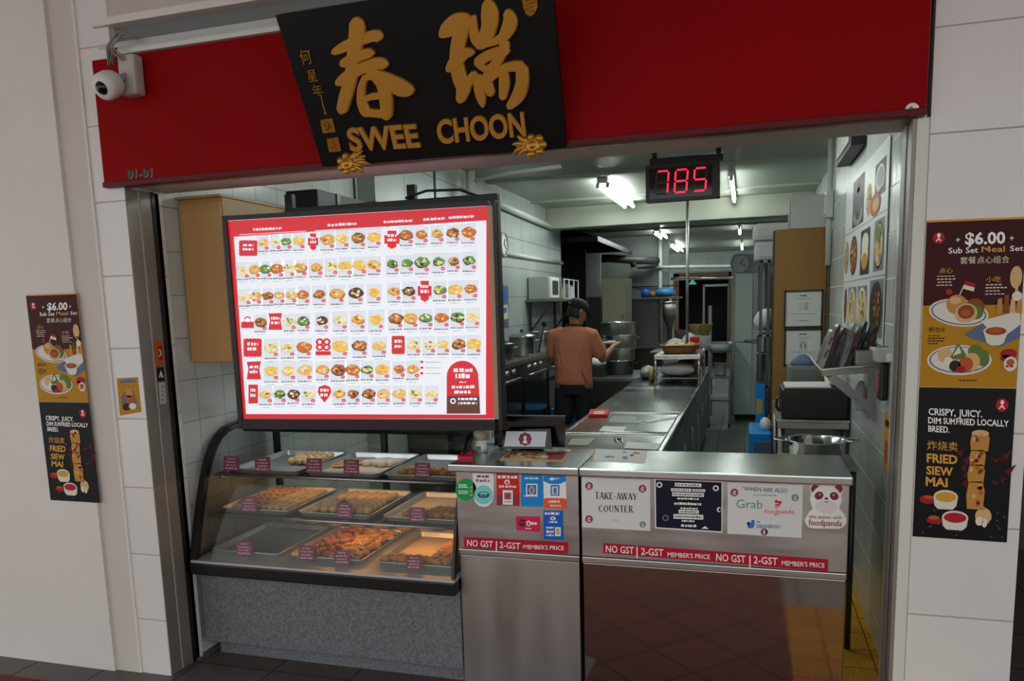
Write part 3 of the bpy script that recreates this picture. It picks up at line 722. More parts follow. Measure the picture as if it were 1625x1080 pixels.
# stickers on the shutter rail
jp = xplane(-2.5355)
for q, m, lb in (([(243, 541), (258, 540), (260, 579), (247, 580)], f_orange, 'orange sticker highest on the left shutter rail'),
                 ([(248, 583), (259, 582), (261, 604), (250, 605)], black, 'black recycling sticker under the orange one on the left shutter rail'),
                 ([(251, 607), (261, 606), (264, 640), (254, 641)], light_grey, 'pale grey sticker lowest on the left shutter rail')):
    t = thing('rail_sticker', lb, 'sticker', tuple(jp(*q[0])))
    mb = MB(); mb.prism([jp(u, v, 0.0006) for u, v in q], jp.n * 0.001, m)
    part('sheet', mb, t)
    pr = Print(jp, base=0.0022); cu = sum(a for a, b in q) / 4; cv = sum(b for a, b in q) / 4
    if m is black: pr.poly([(cu - 3, cv + 5), (cu, cv - 6), (cu + 4, cv + 5), (cu + 1, cv + 5), (cu, cv - 1), (cu - 1, cv + 5)], white_ink, 1)
    elif m is f_orange: pr.poly([(cu - 2, cv - 12), (cu + 4, cv - 12), (cu + 5, cv + 10), (cu, cv + 12)], f_red, 1); pr.line([(cu, cv - 6), (cu + 3, cv), (cu, cv + 6)], 1.5, white_ink, 2)
    else:
        for k in range(4): pr.line([(cu - 2, cv - 11 + k * 7), (cu + 2, cv - 10 + k * 7)], 2, grey_ink, 1)
    part('print', pr.mb, t)
# ------------------------------------------------------------------ menu lightbox
def lit(name, col, k=1.0):
    return M('backlit_' + name, col, 0.35, emit=col, power=MENU_POWER * k)
mW = lit('white', 'e9eff6'); mR = lit('red', 'd22330'); mM = lit('maroon', '7a1626'); mK = lit('ink', '66666c'); mG = lit('grey', '9a9fa8'); mBr = lit('brown', '5c3826')
food_cols = [lit('golden', 'dca64a'), lit('tan', 'd9bd84'), lit('brown_food', 'a5642f'), lit('green', '5f8f43'), lit('cream', 'e8dfbf'), lit('yellow', 'e6c355'), lit('dark_food', '4c3224'), lit('orange', 'c96a35')]
mA, mB_ = V((-2.222, 3.05, 0)), V((-1.033, 3.145, 0))            # left and right ends of the lightbox on plan
mx_ = (mB_ - mA).normalized(); mn = V((mx_.y, -mx_.x, 0))
MP = Plane((mA.x, mA.y, 0), mn)
menu = thing('menu_lightbox', 'wide backlit menu board of dim sum pictures standing over the display case', 'menu board', tuple((mA + mB_) / 2 + V((0, 0, 1.13))))
def mpt(u, v, lift=0.0): return MP(u, v, lift)
frame_q = [(362, 350), (779, 326), (778, 664), (384, 664)]
c4 = [mpt(u, v) for u, v in frame_q]
zt = (c4[0].z + c4[1].z) / 2; zb = (c4[2].z + c4[3].z) / 2
xa = (mA - mA); L_ = (mB_ - mA).length
def mloc(a, z, d=0.0): return V((mA.x, mA.y, 0)) + mx_ * a + V((0, 0, z)) + MP.n * d
def mbox(a0, a1, z0, z1, d0, d1, m, mb):
    vs = [mloc(a, z, d) for a in (a0, a1) for d in (d0, d1) for z in (z0, z1)]
    return mb.add(vs, [(0, 1, 3, 2), (4, 6, 7, 5), (0, 4, 5, 1), (2, 3, 7, 6), (0, 2, 6, 4), (1, 5, 7, 3)], m)
mb = MB()
mbox(-0.004, L_ + 0.004, zb - 0.048, zb - 0.002, -0.085, 0.012, black_metal, mb); mbox(-0.004, L_ + 0.004, zt, zt + 0.02, -0.085, 0.012, black_metal, mb)
mbox(-0.022, 0.0, zb - 0.048, zt + 0.02, -0.085, 0.012, black_metal, mb); mbox(L_ + 0.022, L_ + 0.036, zb - 0.048, zt + 0.02, -0.085, 0.008, black_metal, mb)
mbox(-0.01, L_ + 0.01, zb - 0.02, zt + 0.01, -0.085, -0.075, black_metal, mb)
part('frame', mb, menu, 'black metal frame')
mb = MB(); mbox(L_ + 0.0005, L_ + 0.0215, zb, zt, -0.075, 0.006, M('edge_beige', 'b39878', 0.5), mb)
part('side_panel', mb, menu, 'pale edge panel on the right side')
mb = MB(); mbox(0, L_, zb, zt, -0.07, 0.0, mW, mb)
scr = part('screen', mb, menu, 'white backlit face')
pr = Print(MP, step=0.0003)
def mt(u, v): return (u, v)
def mrow(u, vl):
    """v of a horizontal line of the board at u, VL its v at the board's left edge (u = 366)"""
    k = (vl - 352) / (660 - 352)
    return vl + (u - 366) * (-0.0585 * (1 - k) + 0.003 * k)
pr.poly([(362, 350.5), (784, 326.2), (784, 348.7), (363, 376)], mR, 0)
pr.poly([(362, 350.5), (369.5, 352), (391, 663.5), (384.5, 663.5)], mR, 0); pr.poly([(772, 329), (784, 326), (784, 664), (771, 663.6)], mR, 0); pr.poly([(384.5, 656.5), (784, 657.5), (784, 664), (384.5, 663.8)], mR, 1)
for u0, u1, v in ((402, 447, 366), (520, 566, 359), (609, 655, 354), (672, 706, 350), (712, 752, 347)):
    pr.dashes(u0, v, u1, v - (u1 - u0) * 0.055, 4.2, mW, 1, unit=3.2)
for u0, u1 in ((380, 486), (500, 612), (618, 655), (664, 768)):
    v = mrow(u0, 374) - 1; pr.line([(u0, v), (u1, v - (u1 - u0) * 0.055)], 0.8, mW, 1)
rr = random.Random(3)
def dish(u, v, r=10.5, kind=None, plate=True):
    r *= 1.0
    c = kind if kind is not None else rr.choice((0, 1, 2, 5, 4, 7))
    q = r * 1.06
    def blob(x, y, a, b, m, l, n=13, j=0.16):
        pr.poly([(x + a * (1 - j + 2 * j * rr.random()) * math.cos(t), y + b * (1 - j + 2 * j * rr.random()) * math.sin(t)) for t in [2 * math.pi * k / n for k in range(n)]], m, l)
    pr.poly([(u - r * 1.05, v - r * 1.15), (u + r * 1.05, v - r * 1.15 - 1), (u + r * 1.05, v + r * 1.4), (u - r * 1.05, v + r * 1.4)], lit('card', 'd9e1ea'), 0)
    if rr.random() < 0.45: pr.ell(u, v + 1, q * 0.96, q * 0.76, lit('plate', 'c3c9d0'), 1, 16); pr.ell(u, v + 0.6, q * 0.86, q * 0.66, mW, 2, 16); sc = 0.78
    else: sc = 0.92
    tilt = rr.random()
    blob(u, v + 0.8, q * sc, q * sc * 0.72, food_cols[(2, 0, 6, 6, 1, 0, 6, 2)[c]], 3)
    blob(u, v, q * sc * 0.92, q * sc * 0.66, food_cols[c], 4)
    near = {0: (1, 2, 5, 0, 4), 1: (4, 0, 5, 2), 2: (0, 7, 6, 1), 3: (3, 5, 4, 6), 4: (1, 4, 3, 5), 5: (0, 1, 4, 5), 6: (2, 4, 1), 7: (0, 2, 5, 1)}[c]
    for k in range(9):
        a = rr.random() * 6.28; d = math.sqrt(rr.random()) * q * sc * 0.62
        blob(u + d * math.cos(a), v + d * math.sin(a) * 0.7, q * (0.14 + 0.14 * rr.random()), q * (0.10 + 0.08 * rr.random()), food_cols[rr.choice(near)], 5 + k % 4, 7, 0.25)
    pr.ell(u + r * 0.6, v + r * 0.92, 3.4, 2.7, mR, 10, 9); pr.line([(u + r * 0.6 - 1.5, v + r * 0.92), (u + r * 0.6 + 1.5, v + r * 0.92)], 0.9, mW, 11)
    pr.dashes(u - r * 0.9, v + r * 1.55, u + r * 0.8, v + r * 1.53, 2.2, mK, 2, unit=2.2)
    pr.dashes(u - r * 0.6, v + r * 1.9, u + r * 0.5, v + r * 1.88, 1.2, mG, 2, unit=1.8)
def badge(u, v, a, b, shape='scallop', lines=2):
    if shape == 'scallop':
        pts = []
        for k in range(40):
            t = 2 * math.pi * k / 40; w = 1 + 0.07 * (k % 2)
            x = max(-1, min(1, 1.35 * math.cos(t))); y = max(-1, min(1, 1.35 * math.sin(t))); pts.append((u + a * x * w, v + b * y * w))
        pr.poly(pts, mR, 1)
    elif shape == 'drop': pr.poly([(u - a, v - b * 0.2), (u - a * 0.8, v - b * 0.8), (u, v - b), (u + a * 0.8, v - b * 0.8), (u + a, v - b * 0.2), (u + a * 0.6, v + b * 0.4), (u, v + b), (u - a * 0.6, v + b * 0.4)], mR, 1)
    elif shape == 'bag': pr.rect(u - a, v - b * 0.1, u + a, v + b, mR, 1); pr.line([(u - a * 0.5, v - b * 0.1), (u - a * 0.4, v - b * 0.8), (u, v - b), (u + a * 0.4, v - b * 0.8), (u + a * 0.5, v - b * 0.1)], 2, mR, 1)
    elif shape == 'cross': pr.rect(u - a * 0.6, v - b, u + a * 0.6, v + b, mR, 1); pr.rect(u - a, v - b * 0.45, u + a, v + b * 0.6, mR, 1); pr.poly([(u - a * 0.5, v + b), (u + a * 0.5, v + b), (u, v + b * 1.25)], mR, 1)
    elif shape == 'clover':
        for dx in (-0.45, 0.45):
            for dy in (-0.5, 0.1): pr.ell(u + dx * a, v + dy * b, a * 0.55, b * 0.42, mR, 1, 12); pr.ell(u + dx * a, v + dy * b, a * 0.25, b * 0.2, mW, 2, 10)
        pr.rect(u - a, v + b * 0.55, u + a, v + b, mR, 1); lines = 0
    elif shape == 'bow': pr.poly([(u - a, v - b), (u + a, v - b * 1.05), (u + a * 0.75, v - b * 0.2), (u + a, v + b), (u - a, v + b), (u - a * 0.75, v - b * 0.2)], mR, 1)
    else: pr.rect(u - a, v - b, u + a, v + b, mR, 1)
    for k in range(lines): pr.dashes(u - a * 0.6, v - b * 0.25 + k * b * 0.55, u + a * 0.6, v - b * 0.25 + k * b * 0.55, b * 0.36, mW, 2, unit=a * 0.3)
def row(v366, items):
    for it in items:
        u = it[0]; v = mrow(u, v366)
        if isinstance(it[1], str): badge(u, v + (it[4] if len(it) > 4 else 0), it[2], it[3], it[1], it[5] if len(it) > 5 else 2)
        else: dish(u, v, it[1], it[2] if len(it) > 2 else None)
row(387, [(394, 'scallop', 14, 12, 8), (418, 10, 1), (437, 10, 4), (454, 10, 3), (474, 10.5, 5), (497, 'cross', 8, 12, 2), (520, 12, 0), (543, 11.5, 5), (569, 12, 2), (594, 11.5, 5), (622, 'cross', 12, 13, 5), (645, 11.5, 2), (669, 11, 7), (694, 11, 0), (719, 11, 2), (743, 12, 7)])
row(429, [(386, 10.5, 4), (404, 10, 0), (422, 10.5, 3), (440, 11, 7), (458, 11, 4), (477, 10.5, 0), (502, 11, 0), (526, 11, 4), (548, 12, 5), (571, 11.5, 5), (594, 11, 1), (623, 11, 3), (646, 11, 3), (670, 12.5, 3), (696, 12, 3), (720, 11, 2), (745, 12, 3)])
row(471, [(389, 10.5, 4), (406, 10, 0), (425, 10.5, 2), (443, 10, 0), (462, 10, 1), (481, 11.5, 7), (507, 11.5, 2), (535, 12, 0), (565, 12, 6), (594, 11.5, 5), (626, 11.5, 0), (649, 12.5, 6), (674, 'cross', 11, 15, 0), (698, 12, 3), (722, 12, 5), (747, 12, 7)])
row(512, [(393, 'bag', 10, 9, 0, 1), (414, 10.5, 2), (437, 'bow', 11, 13), (460, 10.5, 4), (482, 10.5, 3), (511, 11.5, 6), (540, 12, 4), (568, 12.5, 0), (597, 13, 5), (628, 12, 2), (652, 12, 0), (676, 12, 3), (701, 13, 7), (726, 12, 3), (750, 12, 4)])
row(552, [(401, 'scallop', 14, 14), (431, 12, 4), (457, 12, 4), (483, 12, 7), (513, 'clover', 12, 14), (540, 13, 5), (571, 12.5, 2), (602, 12, 1), (632, 'scallop', 10, 14), (657, 11, 4), (681, 11, 4), (703, 11, 5), (728, 11.5, 2), (752, 12, 5)])
row(588, [(403, 'bow', 11.5, 14), (431, 12.5, 5), (458, 12.5, 5), (484, 12.5, 1), (512, 11, 0), (537, 12.5, 2), (560, 12, 7), (583, 11.5, 3), (607, 12, 5), (633, 10.5, 7), (655, 11.5, 0)])
row(625, [(402, 'rect', 7.5, 15), (422, 11.5, 1), (444, 11, 3), (466, 10.5, 6), (490, 11.5, 4), (515, 'drop', 11, 14), (539, 11.5, 0), (561, 11, 2), (585, 11, 2), (609, 11, 1), (634, 11, 1), (660, 11, 4), (685, 11, 4)])
for k in range(3):
    pr.ell(669.5, 574 + k * 9, 2.6, 2.2, mR, 1, 8); pr.dashes(675, 575 + k * 9, 700, 575 + k * 9, 1.5, mG, 1, unit=2)
pts = [(709, 628)] + [(734 - 25 * math.cos(t), 597 - 25 * math.sin(t)) for t in [math.pi * k / 14 for k in range(15)]] + [(761, 628)]
pr.poly(pts, mR, 1); pr.poly([(709, 628), (761, 628), (762, 656), (709, 656)], mBr, 1)
for v, a, h in ((590, 15, 6), (600, 12, 8), (607, 6, 2), (616, 18, 5), (624, 14, 5)): pr.dashes(735 - a, v, 735 + a, v - 0.3, h, mW, 2, unit=4.5)
pr.ell(719, 636, 4.6, 4.6, mW, 2, 14); pr.ell(719, 636, 2.5, 2.5, mBr, 3, 10); pr.dashes(727, 634.5, 757, 634.5, 4, mW, 2, unit=4); pr.dashes(727, 641, 757, 641, 3.6, mW, 2, unit=4)
pm = bpy.data.objects.new('menu_print', pr.mb.mesh('menu_print', LOC[menu.name])); COL.objects.link(pm); pm.parent = scr; LOC[pm.name] = LOC[menu.name]

# gantry that carries the lightbox: posts and cross bar behind it
gantry = thing('menu_gantry', 'dark steel gantry of posts and bars behind the menu lightbox', 'frame', (-1.5, 3.3, 1.13))
GY = 3.29
for u, top in ((461, 296), (655, 279)):
    p = at(u, 330, 'y', GY); part('post', MB().box((p.x - 0.02, GY - 0.015, 1.13), (p.x + 0.02, GY + 0.015, 2.2), black_metal, 0.002), gantry)
p = at(791, 400, 'y', 3.20); part('post', MB().box((p.x - 0.016, 3.16, 1.13), (p.x + 0.014, 3.19, 2.085), black_metal, 0.002), gantry)
part('crossbar', MB().box((-2.06, GY - 0.02, 2.10), (-1.03, GY + 0.02, 2.135), black_metal, 0.002), gantry)
mb = MB(); mb.tube([(-1.45, GY - 0.03, 2.14), (-1.35, GY - 0.03, 2.165), (-1.2, GY - 0.02, 2.16), (-1.12, GY, 2.13)], 0.006, black_metal, 7)
part('cable', mb, gantry)
part('sill', MB().box((-2.2, 3.20, 1.126), (-1.02, 3.31, 1.14), black_metal, 0.002), gantry)

# tan wall cabinet behind the menu
cab = thing('wall_cabinet', 'tan wooden wall cabinet hanging at the left behind the menu lightbox', 'cabinet', (-2.43, 3.4, 1.43))
part('body', MB().box((-2.555, 3.15, 1.43), (-2.318, 3.66, 2.19), tan_wood, 0.003), cab)
part('door', MB().box((-2.55, 3.136, 1.435), (-2.322, 3.15, 2.17), tan_wood, 0.003), cab)
part('top_edge', MB().box((-2.558, 3.13, 2.19), (-2.312, 3.67, 2.202), M('tan_edge', 'c09a60', 0.4), 0.002), cab)

# ------------------------------------------------------------------ curved glass display case
speckled = M('speckled_grey', '717378', 0.5, vary=0.5, vscale=75, bump=0.3, bscale=75)
case = thing('display_case', 'glass fronted warm display case with curved glass and speckled grey base', 'display case', (-1.85, 3.35, 0))
X0, X1 = -2.505, -1.186
prof = [(2.972, 0.508), (3.000, 0.614), (3.043, 0.758), (3.082, 0.860), (3.105, 0.915), (3.140, 0.978), (3.180, 1.030), (3.225, 1.068), (3.275, 1.092), (3.34, 1.104), (3.42, 1.108)]
part('base', MB().box((X0 - 0.012, 3.02, 0.075), (X1 + 0.012, 3.72, 0.44), speckled, 0.008).box((X0 + 0.03, 3.07, 0.0), (X1, 3.70, 0.08), speckled, 0.004), case, 'speckled grey base panel')
part('band', MB().box((X0 - 0.016, 2.958, 0.437), (X1 + 0.012, 3.02, 0.494), black, 0.006), case, 'black band round the foot of the glass')
part('deck', MB().box((X0 - 0.01, 2.962, 0.494), (X1 + 0.01, 3.72, 0.505), M('deck_grey', 'b4b6b6', 0.4), 0.002), case)
mb = MB()
R = []
def pring(x, off): return [V((x, y - off, z + off * 0.5)) for y, z in prof]
a = [V((X0 + 0.004, y, z)) for y, z in prof]; b = [V((X1 - 0.004, y, z)) for y, z in prof]
n_ = len(prof); fs = [(i, i + 1, n_ + i + 1, n_ + i) for i in range(n_ - 1)]
mb.add(a + b, fs, clear_glass, True)
fg = part('front_glass', mb, case, 'clear curved front glass')
for xs in (X0, X1):
    mb = MB(); w = 0.016 if xs == X0 else 0.006
    rings = []
    for i, (y, z) in enumerate(prof + [(3.72, 1.108)]):
        pp = prof + [(3.72, 1.108)]
        p0 = pp[max(0, i - 1)]; p1 = pp[min(len(pp) - 1, i + 1)]; ty, tz = p1[0] - p0[0], p1[1] - p0[1]; q = math.hypot(ty, tz); ny, nz = -tz / q, ty / q
        o = 0.006; e = 0.026
        rings.append([V((xs - w, y + ny * o, z + nz * o)), V((xs + w, y + ny * o, z + nz * o)), V((xs + w, y - ny * e, z - nz * e)), V((xs - w, y - ny * e, z - nz * e))])
    mb.rings(rings, black, True, False)
    part('side_frame', mb, case, 'black curved end frame')
    mb = MB(); pts = [V((xs, y, z)) for y, z in prof + [(3.72, 1.108), (3.72, 0.508)]]
    mb.add(pts, [list(range(len(pts)))], clear_glass)
    part('side_glass', mb, case)
part('top_panel', MB().box((X0 - 0.012, 3.40, 1.104), (X1 + 0.012, 3.735, 1.124), black, 0.004), case, 'black top')
mb = MB()
for x in (X0, (X0 + X1) / 2, X1): mb.box((x - 0.015, 3.705, 0.505), (x + 0.015, 3.735, 1.105), black_metal, 0.002)
mb.box((X0, 3.705, 0.505), (X1, 3.735, 0.53), black_metal)
part('back_frame', mb, case)
part('back_glass', MB().box((X0 + 0.02, 3.716, 0.53), (X1 - 0.02, 3.721, 1.10), clear_glass), case)
for z, y0, y1 in ((0.692, 3.115, 3.66), (0.887, 3.155, 3.66)):
    sh = part('shelf', MB().box((X0 + 0.02, y0, z - 0.007), (X1 - 0.02, y1, z), glass('shelf_glass', 'cfdad6')), case, 'glass shelf')
    mb = MB().tube([(X0 + 0.02, y0 - 0.004, z - 0.004), (X1 - 0.02, y0 - 0.004, z - 0.004)], 0.007, steel, 8)
    part('shelf_rail', mb, sh)
    mb = MB()
    for x in (X0 + 0.03, (X0 + X1) / 2, X1 - 0.03): mb.bar((x, y0 + 0.02, z - 0.018), (x, 3.71, z - 0.018), 0.012, 0.02, steel_dull)
    part('shelf_bracket', mb, sh)
warm = M('heat_lamp', 'ffd8a8', 0.4, emit='ffae5c', power=26.0)
warm2 = M('heat_lamp_dim', 'ffd8a8', 0.4, emit='ffc27a', power=11.0)
for z, m, y in ((0.664, warm, 3.30), (0.857, warm2, 3.45)):
    for x0, x1 in ((-2.0, -1.72), (-1.60, -1.28)) if m is warm else ((-2.42, -2.0), (-1.95, -1.3)):
        mb = MB().tube([(x0, y, z), (x1, y, z)], 0.008, m, 8)
        part('heat_lamp', mb, case, 'warm glowing heat lamp under the shelf')
cool = M('case_tube', 'ffffff', 0.4, emit='f2f6ff', power=15)
part('added_lamp_screen', MB().box((-2.44, 3.338, 1.068), (-1.26, 3.346, 1.104), black), case)  # added black strip, screens the lamp from the front
part('case_fill_lamp', MB().tube([(-2.42, 3.36, 1.088), (-1.28, 3.36, 1.088)], 0.008, cool, 8), case, 'added slim white fill lamp under the top')  # extra lamp added to brighten the trays

tray_steel = M('tray_steel', 'c4c5c3', 0.42, 0.85, vary=0.08, vscale=10)
def tray_proto():
    t = thing('baking_tray', 'tray', 'tray', (0, 0, 0), 'baking trays in the display case')
    a, b, h = 0.192, 0.245, 0.024
    def ring(x, y, z, r): 
        out = []
        for sx, sy, a0 in ((1, 1, 0), (-1, 1, 90), (-1, -1, 180), (1, -1, 270)):
            for k in range(4):
                t_ = math.radians(a0 + 30 * k); out.append(V((sx * (x - r) + r * math.cos(t_), sy * (y - r) + r * math.sin(t_), z)))
        return out
    mb = MB()
    R = [ring(a - 0.014, b - 0.014, 0.0, 0.02), ring(a - 0.004, b - 0.004, h - 0.003, 0.024), ring(a, b, h, 0.026), ring(a, b, h - 0.004, 0.026), ring(a - 0.002, b - 0.002, h - 0.006, 0.025)]
    mb.rings(R, tray_steel, False, False)
    mb.add(R[0], [list(range(16))], tray_steel)
    mb2 = [p + V((0, 0, 0.0015)) for p in ring(a - 0.015, b - 0.015, 0.0, 0.02)]
    mb.add(mb2, [list(range(16))], tray_steel)
    part('pan', mb, t)
    mb = MB(); rim = [p + V((0, 0, 0)) for p in ring(a - 0.001, b - 0.001, h - 0.001, 0.026)]
    mb.tube(rim, 0.0035, tray_steel, 6, closed=True, cap=False)
    part('rim', mb, t)
    return t
tp = tray_proto()
ROWS = {'top': (0.8885, 3.405), 'middle': (0.6935, 3.39), 'bottom': (0.5065, 3.305)}
TR = {('top', 0): (-2.215, 'leftmost tray on the top shelf of the display case, half filled with small pastries'), ('top', 1): (-1.80, 'middle tray on the top shelf of the display case, with pale rolls at its right'), ('top', 2): (-1.39, 'rightmost tray on the top shelf of the display case, pastries along its front'),
      ('middle', 0): (-2.275, 'left tray on the middle shelf of the display case, full of golden fritters'), ('middle', 1): (-1.845, 'centre tray on the middle shelf of the display case, with rolls and round balls'), ('middle', 2): (-1.40, 'right tray on the middle shelf of the display case, mostly bare paper'),
      ('bottom', 0): (-2.29, 'empty steel tray at the left on the lowest level of the display case'), ('bottom', 1): (-1.855, 'centre tray on the lowest level of the display case, heaped with glowing golden puffs'), ('bottom', 2): (-1.40, 'right tray on the lowest level of the display case, paper lined with twisted pastries')}
first = True
TRAYS = {}
for (lv, k), (x, lb) in TR.items():
    z, y = ROWS[lv]
    if first: tp.location = (x, y, z); tp['label'] = lb; TRAYS[(lv, k)] = tp; first = False
    else: TRAYS[(lv, k)] = copy_tree(tp, (x, y, z), 0, lb)
# baking paper in three of them
bpaper = M('baking_paper', 'cdb79a', 0.7, vary=0.05, vscale=10)
for key, lb in ((('middle', 2), 'pale baking paper lining the right tray on the middle shelf'), (('bottom', 2), 'pale baking paper lining the right tray on the lowest level'), (('top', 1), 'crumpled pale paper lining the middle tray on the top shelf')):
    x, _ = TR[key]; z, y = ROWS[key[0]]
    mb = MB(); N = 10; vs = []
    rr = random.Random(int(-x * 100))
    for i in range(N + 1):
        for j in range(N + 1):
            ridge = 0.004 * (1 if i in (3, 6) else 0) + 0.0008 * rr.random()
            vs.append(V((x - 0.165 + 0.33 * i / N, y - 0.215 + 0.43 * j / N, z + 0.003 + ridge)))
    fs = [(i * (N + 1) + j, (i + 1) * (N + 1) + j, (i + 1) * (N + 1) + j + 1, i * (N + 1) + j + 1) for i in range(N) for j in range(N)]
    mb.add(vs, fs, bpaper, True)
    solo('baking_paper', mb, lb, 'paper')

# pastries: one of each kind, then copies
crust = M('crust', 'c28b48', 0.55, vary=0.3, vscale=35, bump=0.4, bscale=90)
crust_pale = M('crust_pale', 'd8b478', 0.55, vary=0.22, vscale=35, bump=0.35, bscale=90)
crust_dark = M('crust_dark', 'a8642a', 0.5, vary=0.35, vscale=35, bump=0.4, bscale=90)
bun_white = M('bun_white', 'd3c2a8', 0.6, vary=0.12, vscale=30)
def puff():
    mb = MB(); rings = []
    for i in range(11):
        t = i / 10 * 2 - 1; w = math.sqrt(max(0.02, 1 - t * t))
        c = V((0.036 * t, 0.010 * (1 - t * t), 0.0)); ring = []
        for k in range(12):
            a = 2 * math.pi * k / 12; ring.append(c + V((0, 0.020 * w * math.cos(a) - 0.004, 0.016 + 0.015 * w * math.sin(a))))
        rings.append(ring)
    mb.rings(rings, crust)
    rim = []
    for i in range(11):
        t = i / 10 * 2 - 1; w = math.sqrt(max(0.02, 1 - t * t)); rim.append(V((0.037 * t, -0.004 - 0.021 * w + 0.004 * (i % 2), 0.012 + 0.003 * (i % 2))))
    mb.tube(rim, 0.0055, crust_pale, 6)
    return mb
def sesame_ball():
    mb = MB().ball((0, 0, 0.021), (0.023, 0.022, 0.021), crust_pale, 14, 9)
    rr = random.Random(2)
    for k in range(14):
        a, b = rr.random() * 6.28, rr.random() * 1.2
        d = V((math.cos(a) * math.sin(b), math.sin(a) * math.sin(b), math.cos(b)))
        mb.ball(V((0, 0, 0.021)) + d * 0.0218, 0.0018, bun_white, 5, 4)
    return mb
def roll(m=crust_pale, L=0.085, r=0.016):
    mb = MB(); pts = [V((0, -L / 2 + L * i / 8, r + 0.001 * math.sin(i))) for i in range(9)]
    mb.tube(pts, [r * 0.7] + [r * (0.95 + 0.06 * (i % 2)) for i in range(7)] + [r * 0.7], m, 10)
    for i in range(3): mb.tube([V((-r * 0.8, -L * 0.3 + i * L * 0.25, r * 1.5)), V((0, -L * 0.27 + i * L * 0.25, r * 2.02)), V((r * 0.8, -L * 0.24 + i * L * 0.25, r * 1.5))], 0.0025, m, 5)
    return mb
def twist(m=crust):
    mb = MB()
    for s in (0, math.pi):
        pts = [V((0.038 * (i / 12 * 2 - 1), 0.011 * math.cos(i * 0.9 + s), 0.019 + 0.009 * math.sin(i * 0.9 + s))) for i in range(13)]
        mb.tube(pts, [0.006] + [0.0125] * 11 + [0.006], m, 8)
    return mb
def fritter():
    mb = MB(); rr = random.Random(9)
    pts = [V((0.04 * math.sin(i * 0.5) * 0.4 + rr.random() * 0.006, -0.045 + 0.09 * i / 9, 0.014 + 0.008 * math.sin(i * 1.1))) for i in range(10)]
    mb.tube(pts, [0.006, 0.012, 0.015, 0.012, 0.016, 0.012, 0.015, 0.013, 0.011, 0.005], crust, 9)
    return mb
PROTO = {}
def pastry(kind, mbf, name, label, group, x, y, z, rz, rx=0.0, sc=1.0, squash=1.0):
    key = (kind,)
    if key not in PROTO: PROTO[key] = mbf().mesh(name)
    o = bpy.data.objects.new(name, PROTO[key]); COL.objects.link(o)
    o.location = (x, y, z); o.rotation_euler = (rx, 0, rz); o.scale = (sc, sc, sc * squash)
    return tag(o, label, 'pastry', group)
rr = random.Random(21)
def fill(key, items):
    x, _ = TR[key]; z, y = ROWS[key[0]]
    for kind, f, name, label, group, dx, dy, dz, rz, sc in items:
        pastry(kind, f, name, label, group, x + dx, y + dy, z + 0.0025 + dz, rz, 0, sc)
# top left: small pieces at the back right
it = []
for i in range(4):
    for j in range(4): it.append(('ball', sesame_ball, 'sesame_ball', 'small tan ball at the right end of the leftmost top shelf tray', 'tan balls in the leftmost top tray', 0.015 + i * 0.043, -0.02 + j * 0.052 + rr.random() * 0.01, 0, rr.random() * 6, 0.95))
fill(('top', 0), it)
it = []
for i in range(4): it.append(('palelong', lambda: roll(bun_white, 0.11, 0.018), 'pale_roll', 'long pale roll in the middle top shelf tray', 'pale rolls in the middle top tray', 0.03 + i * 0.040, 0.02 + (i % 2) * 0.02, 0, -0.5 + rr.random() * 0.1, 1.0))
for i in range(4): it.append(('puff', puff, 'curry_puff', 'brown puff at the left of the middle top shelf tray', 'brown puffs in the middle top tray', -0.12 + (i % 2) * 0.06, -0.05 + (i // 2) * 0.07, 0, rr.random() * 0.6, 0.9))
fill(('top', 1), it)
it = []
for i in range(6):
    for j in range(2): it.append(('twist', twist, 'twisted_pastry', 'tan twisted pastry along the front of the rightmost top shelf tray', 'twists in the rightmost top tray', -0.12 + i * 0.052, -0.17 + j * 0.06, 0, 0.9 + rr.random() * 0.5, 0.85))
fill(('top', 2), it)
it = []
for i in range(4):
    for j in range(5): it.append(('fritter', fritter, 'golden_fritter', 'knobbly golden fritter in the left half of the left middle shelf tray', 'golden fritters on the middle shelf', -0.145 + i * 0.040, -0.17 + j * 0.082, 0.004 * (j % 2), 0.3 * rr.random() - 0.3, 1.05))
for i in range(4):
    for j in range(4): it.append(('roll', roll, 'tan_roll', 'smooth tan roll in the right half of the left middle shelf tray', 'tan rolls in the left middle tray', 0.025 + i * 0.040, -0.165 + j * 0.1, 0, 0.2 * rr.random() - 0.25, 1.0))
fill(('middle', 0), it)
it = []
for i in range(3):
    for j in range(2): it.append(('ball', sesame_ball, 'sesame_ball', 'round tan ball at the front left of the centre middle shelf tray', 'balls front left in the centre tray', -0.13 + i * 0.046, -0.17 + j * 0.052, 0, rr.random() * 6, 1.0))
for i in range(4):
    for j in range(4): it.append(('ball', sesame_ball, 'sesame_ball', 'round tan ball heaped at the front right of the centre middle shelf tray', 'balls front right in the centre tray', 0.02 + i * 0.043, -0.18 + j * 0.048, 0.006 * (i % 2), rr.random() * 6, 1.05))
for i in range(5): it.append(('longroll', lambda: roll(crust_pale, 0.15, 0.02), 'long_roll', 'long tan roll at the back of the centre middle shelf tray', 'long rolls in the centre tray', -0.10 + i * 0.055, 0.085, 0, -0.25, 1.0))
fill(('middle', 1), it)
it = []
for i in range(7): it.append(('twist', twist, 'twisted_pastry', 'twisted pastry along the front of the right middle shelf tray', 'twists in the right middle tray', -0.09 + i * 0.04, -0.17 + (i % 2) * 0.02, 0, 1.0 + rr.random() * 0.4, 1.0))
for i in range(4): it.append(('twist', twist, 'twisted_pastry', 'twisted pastry along the front of the right middle shelf tray', 'twists in the right middle tray', 0.02 + i * 0.042, -0.09, 0, 1.0 + rr.random() * 0.4, 1.0))
fill(('middle', 2), it)
it = []
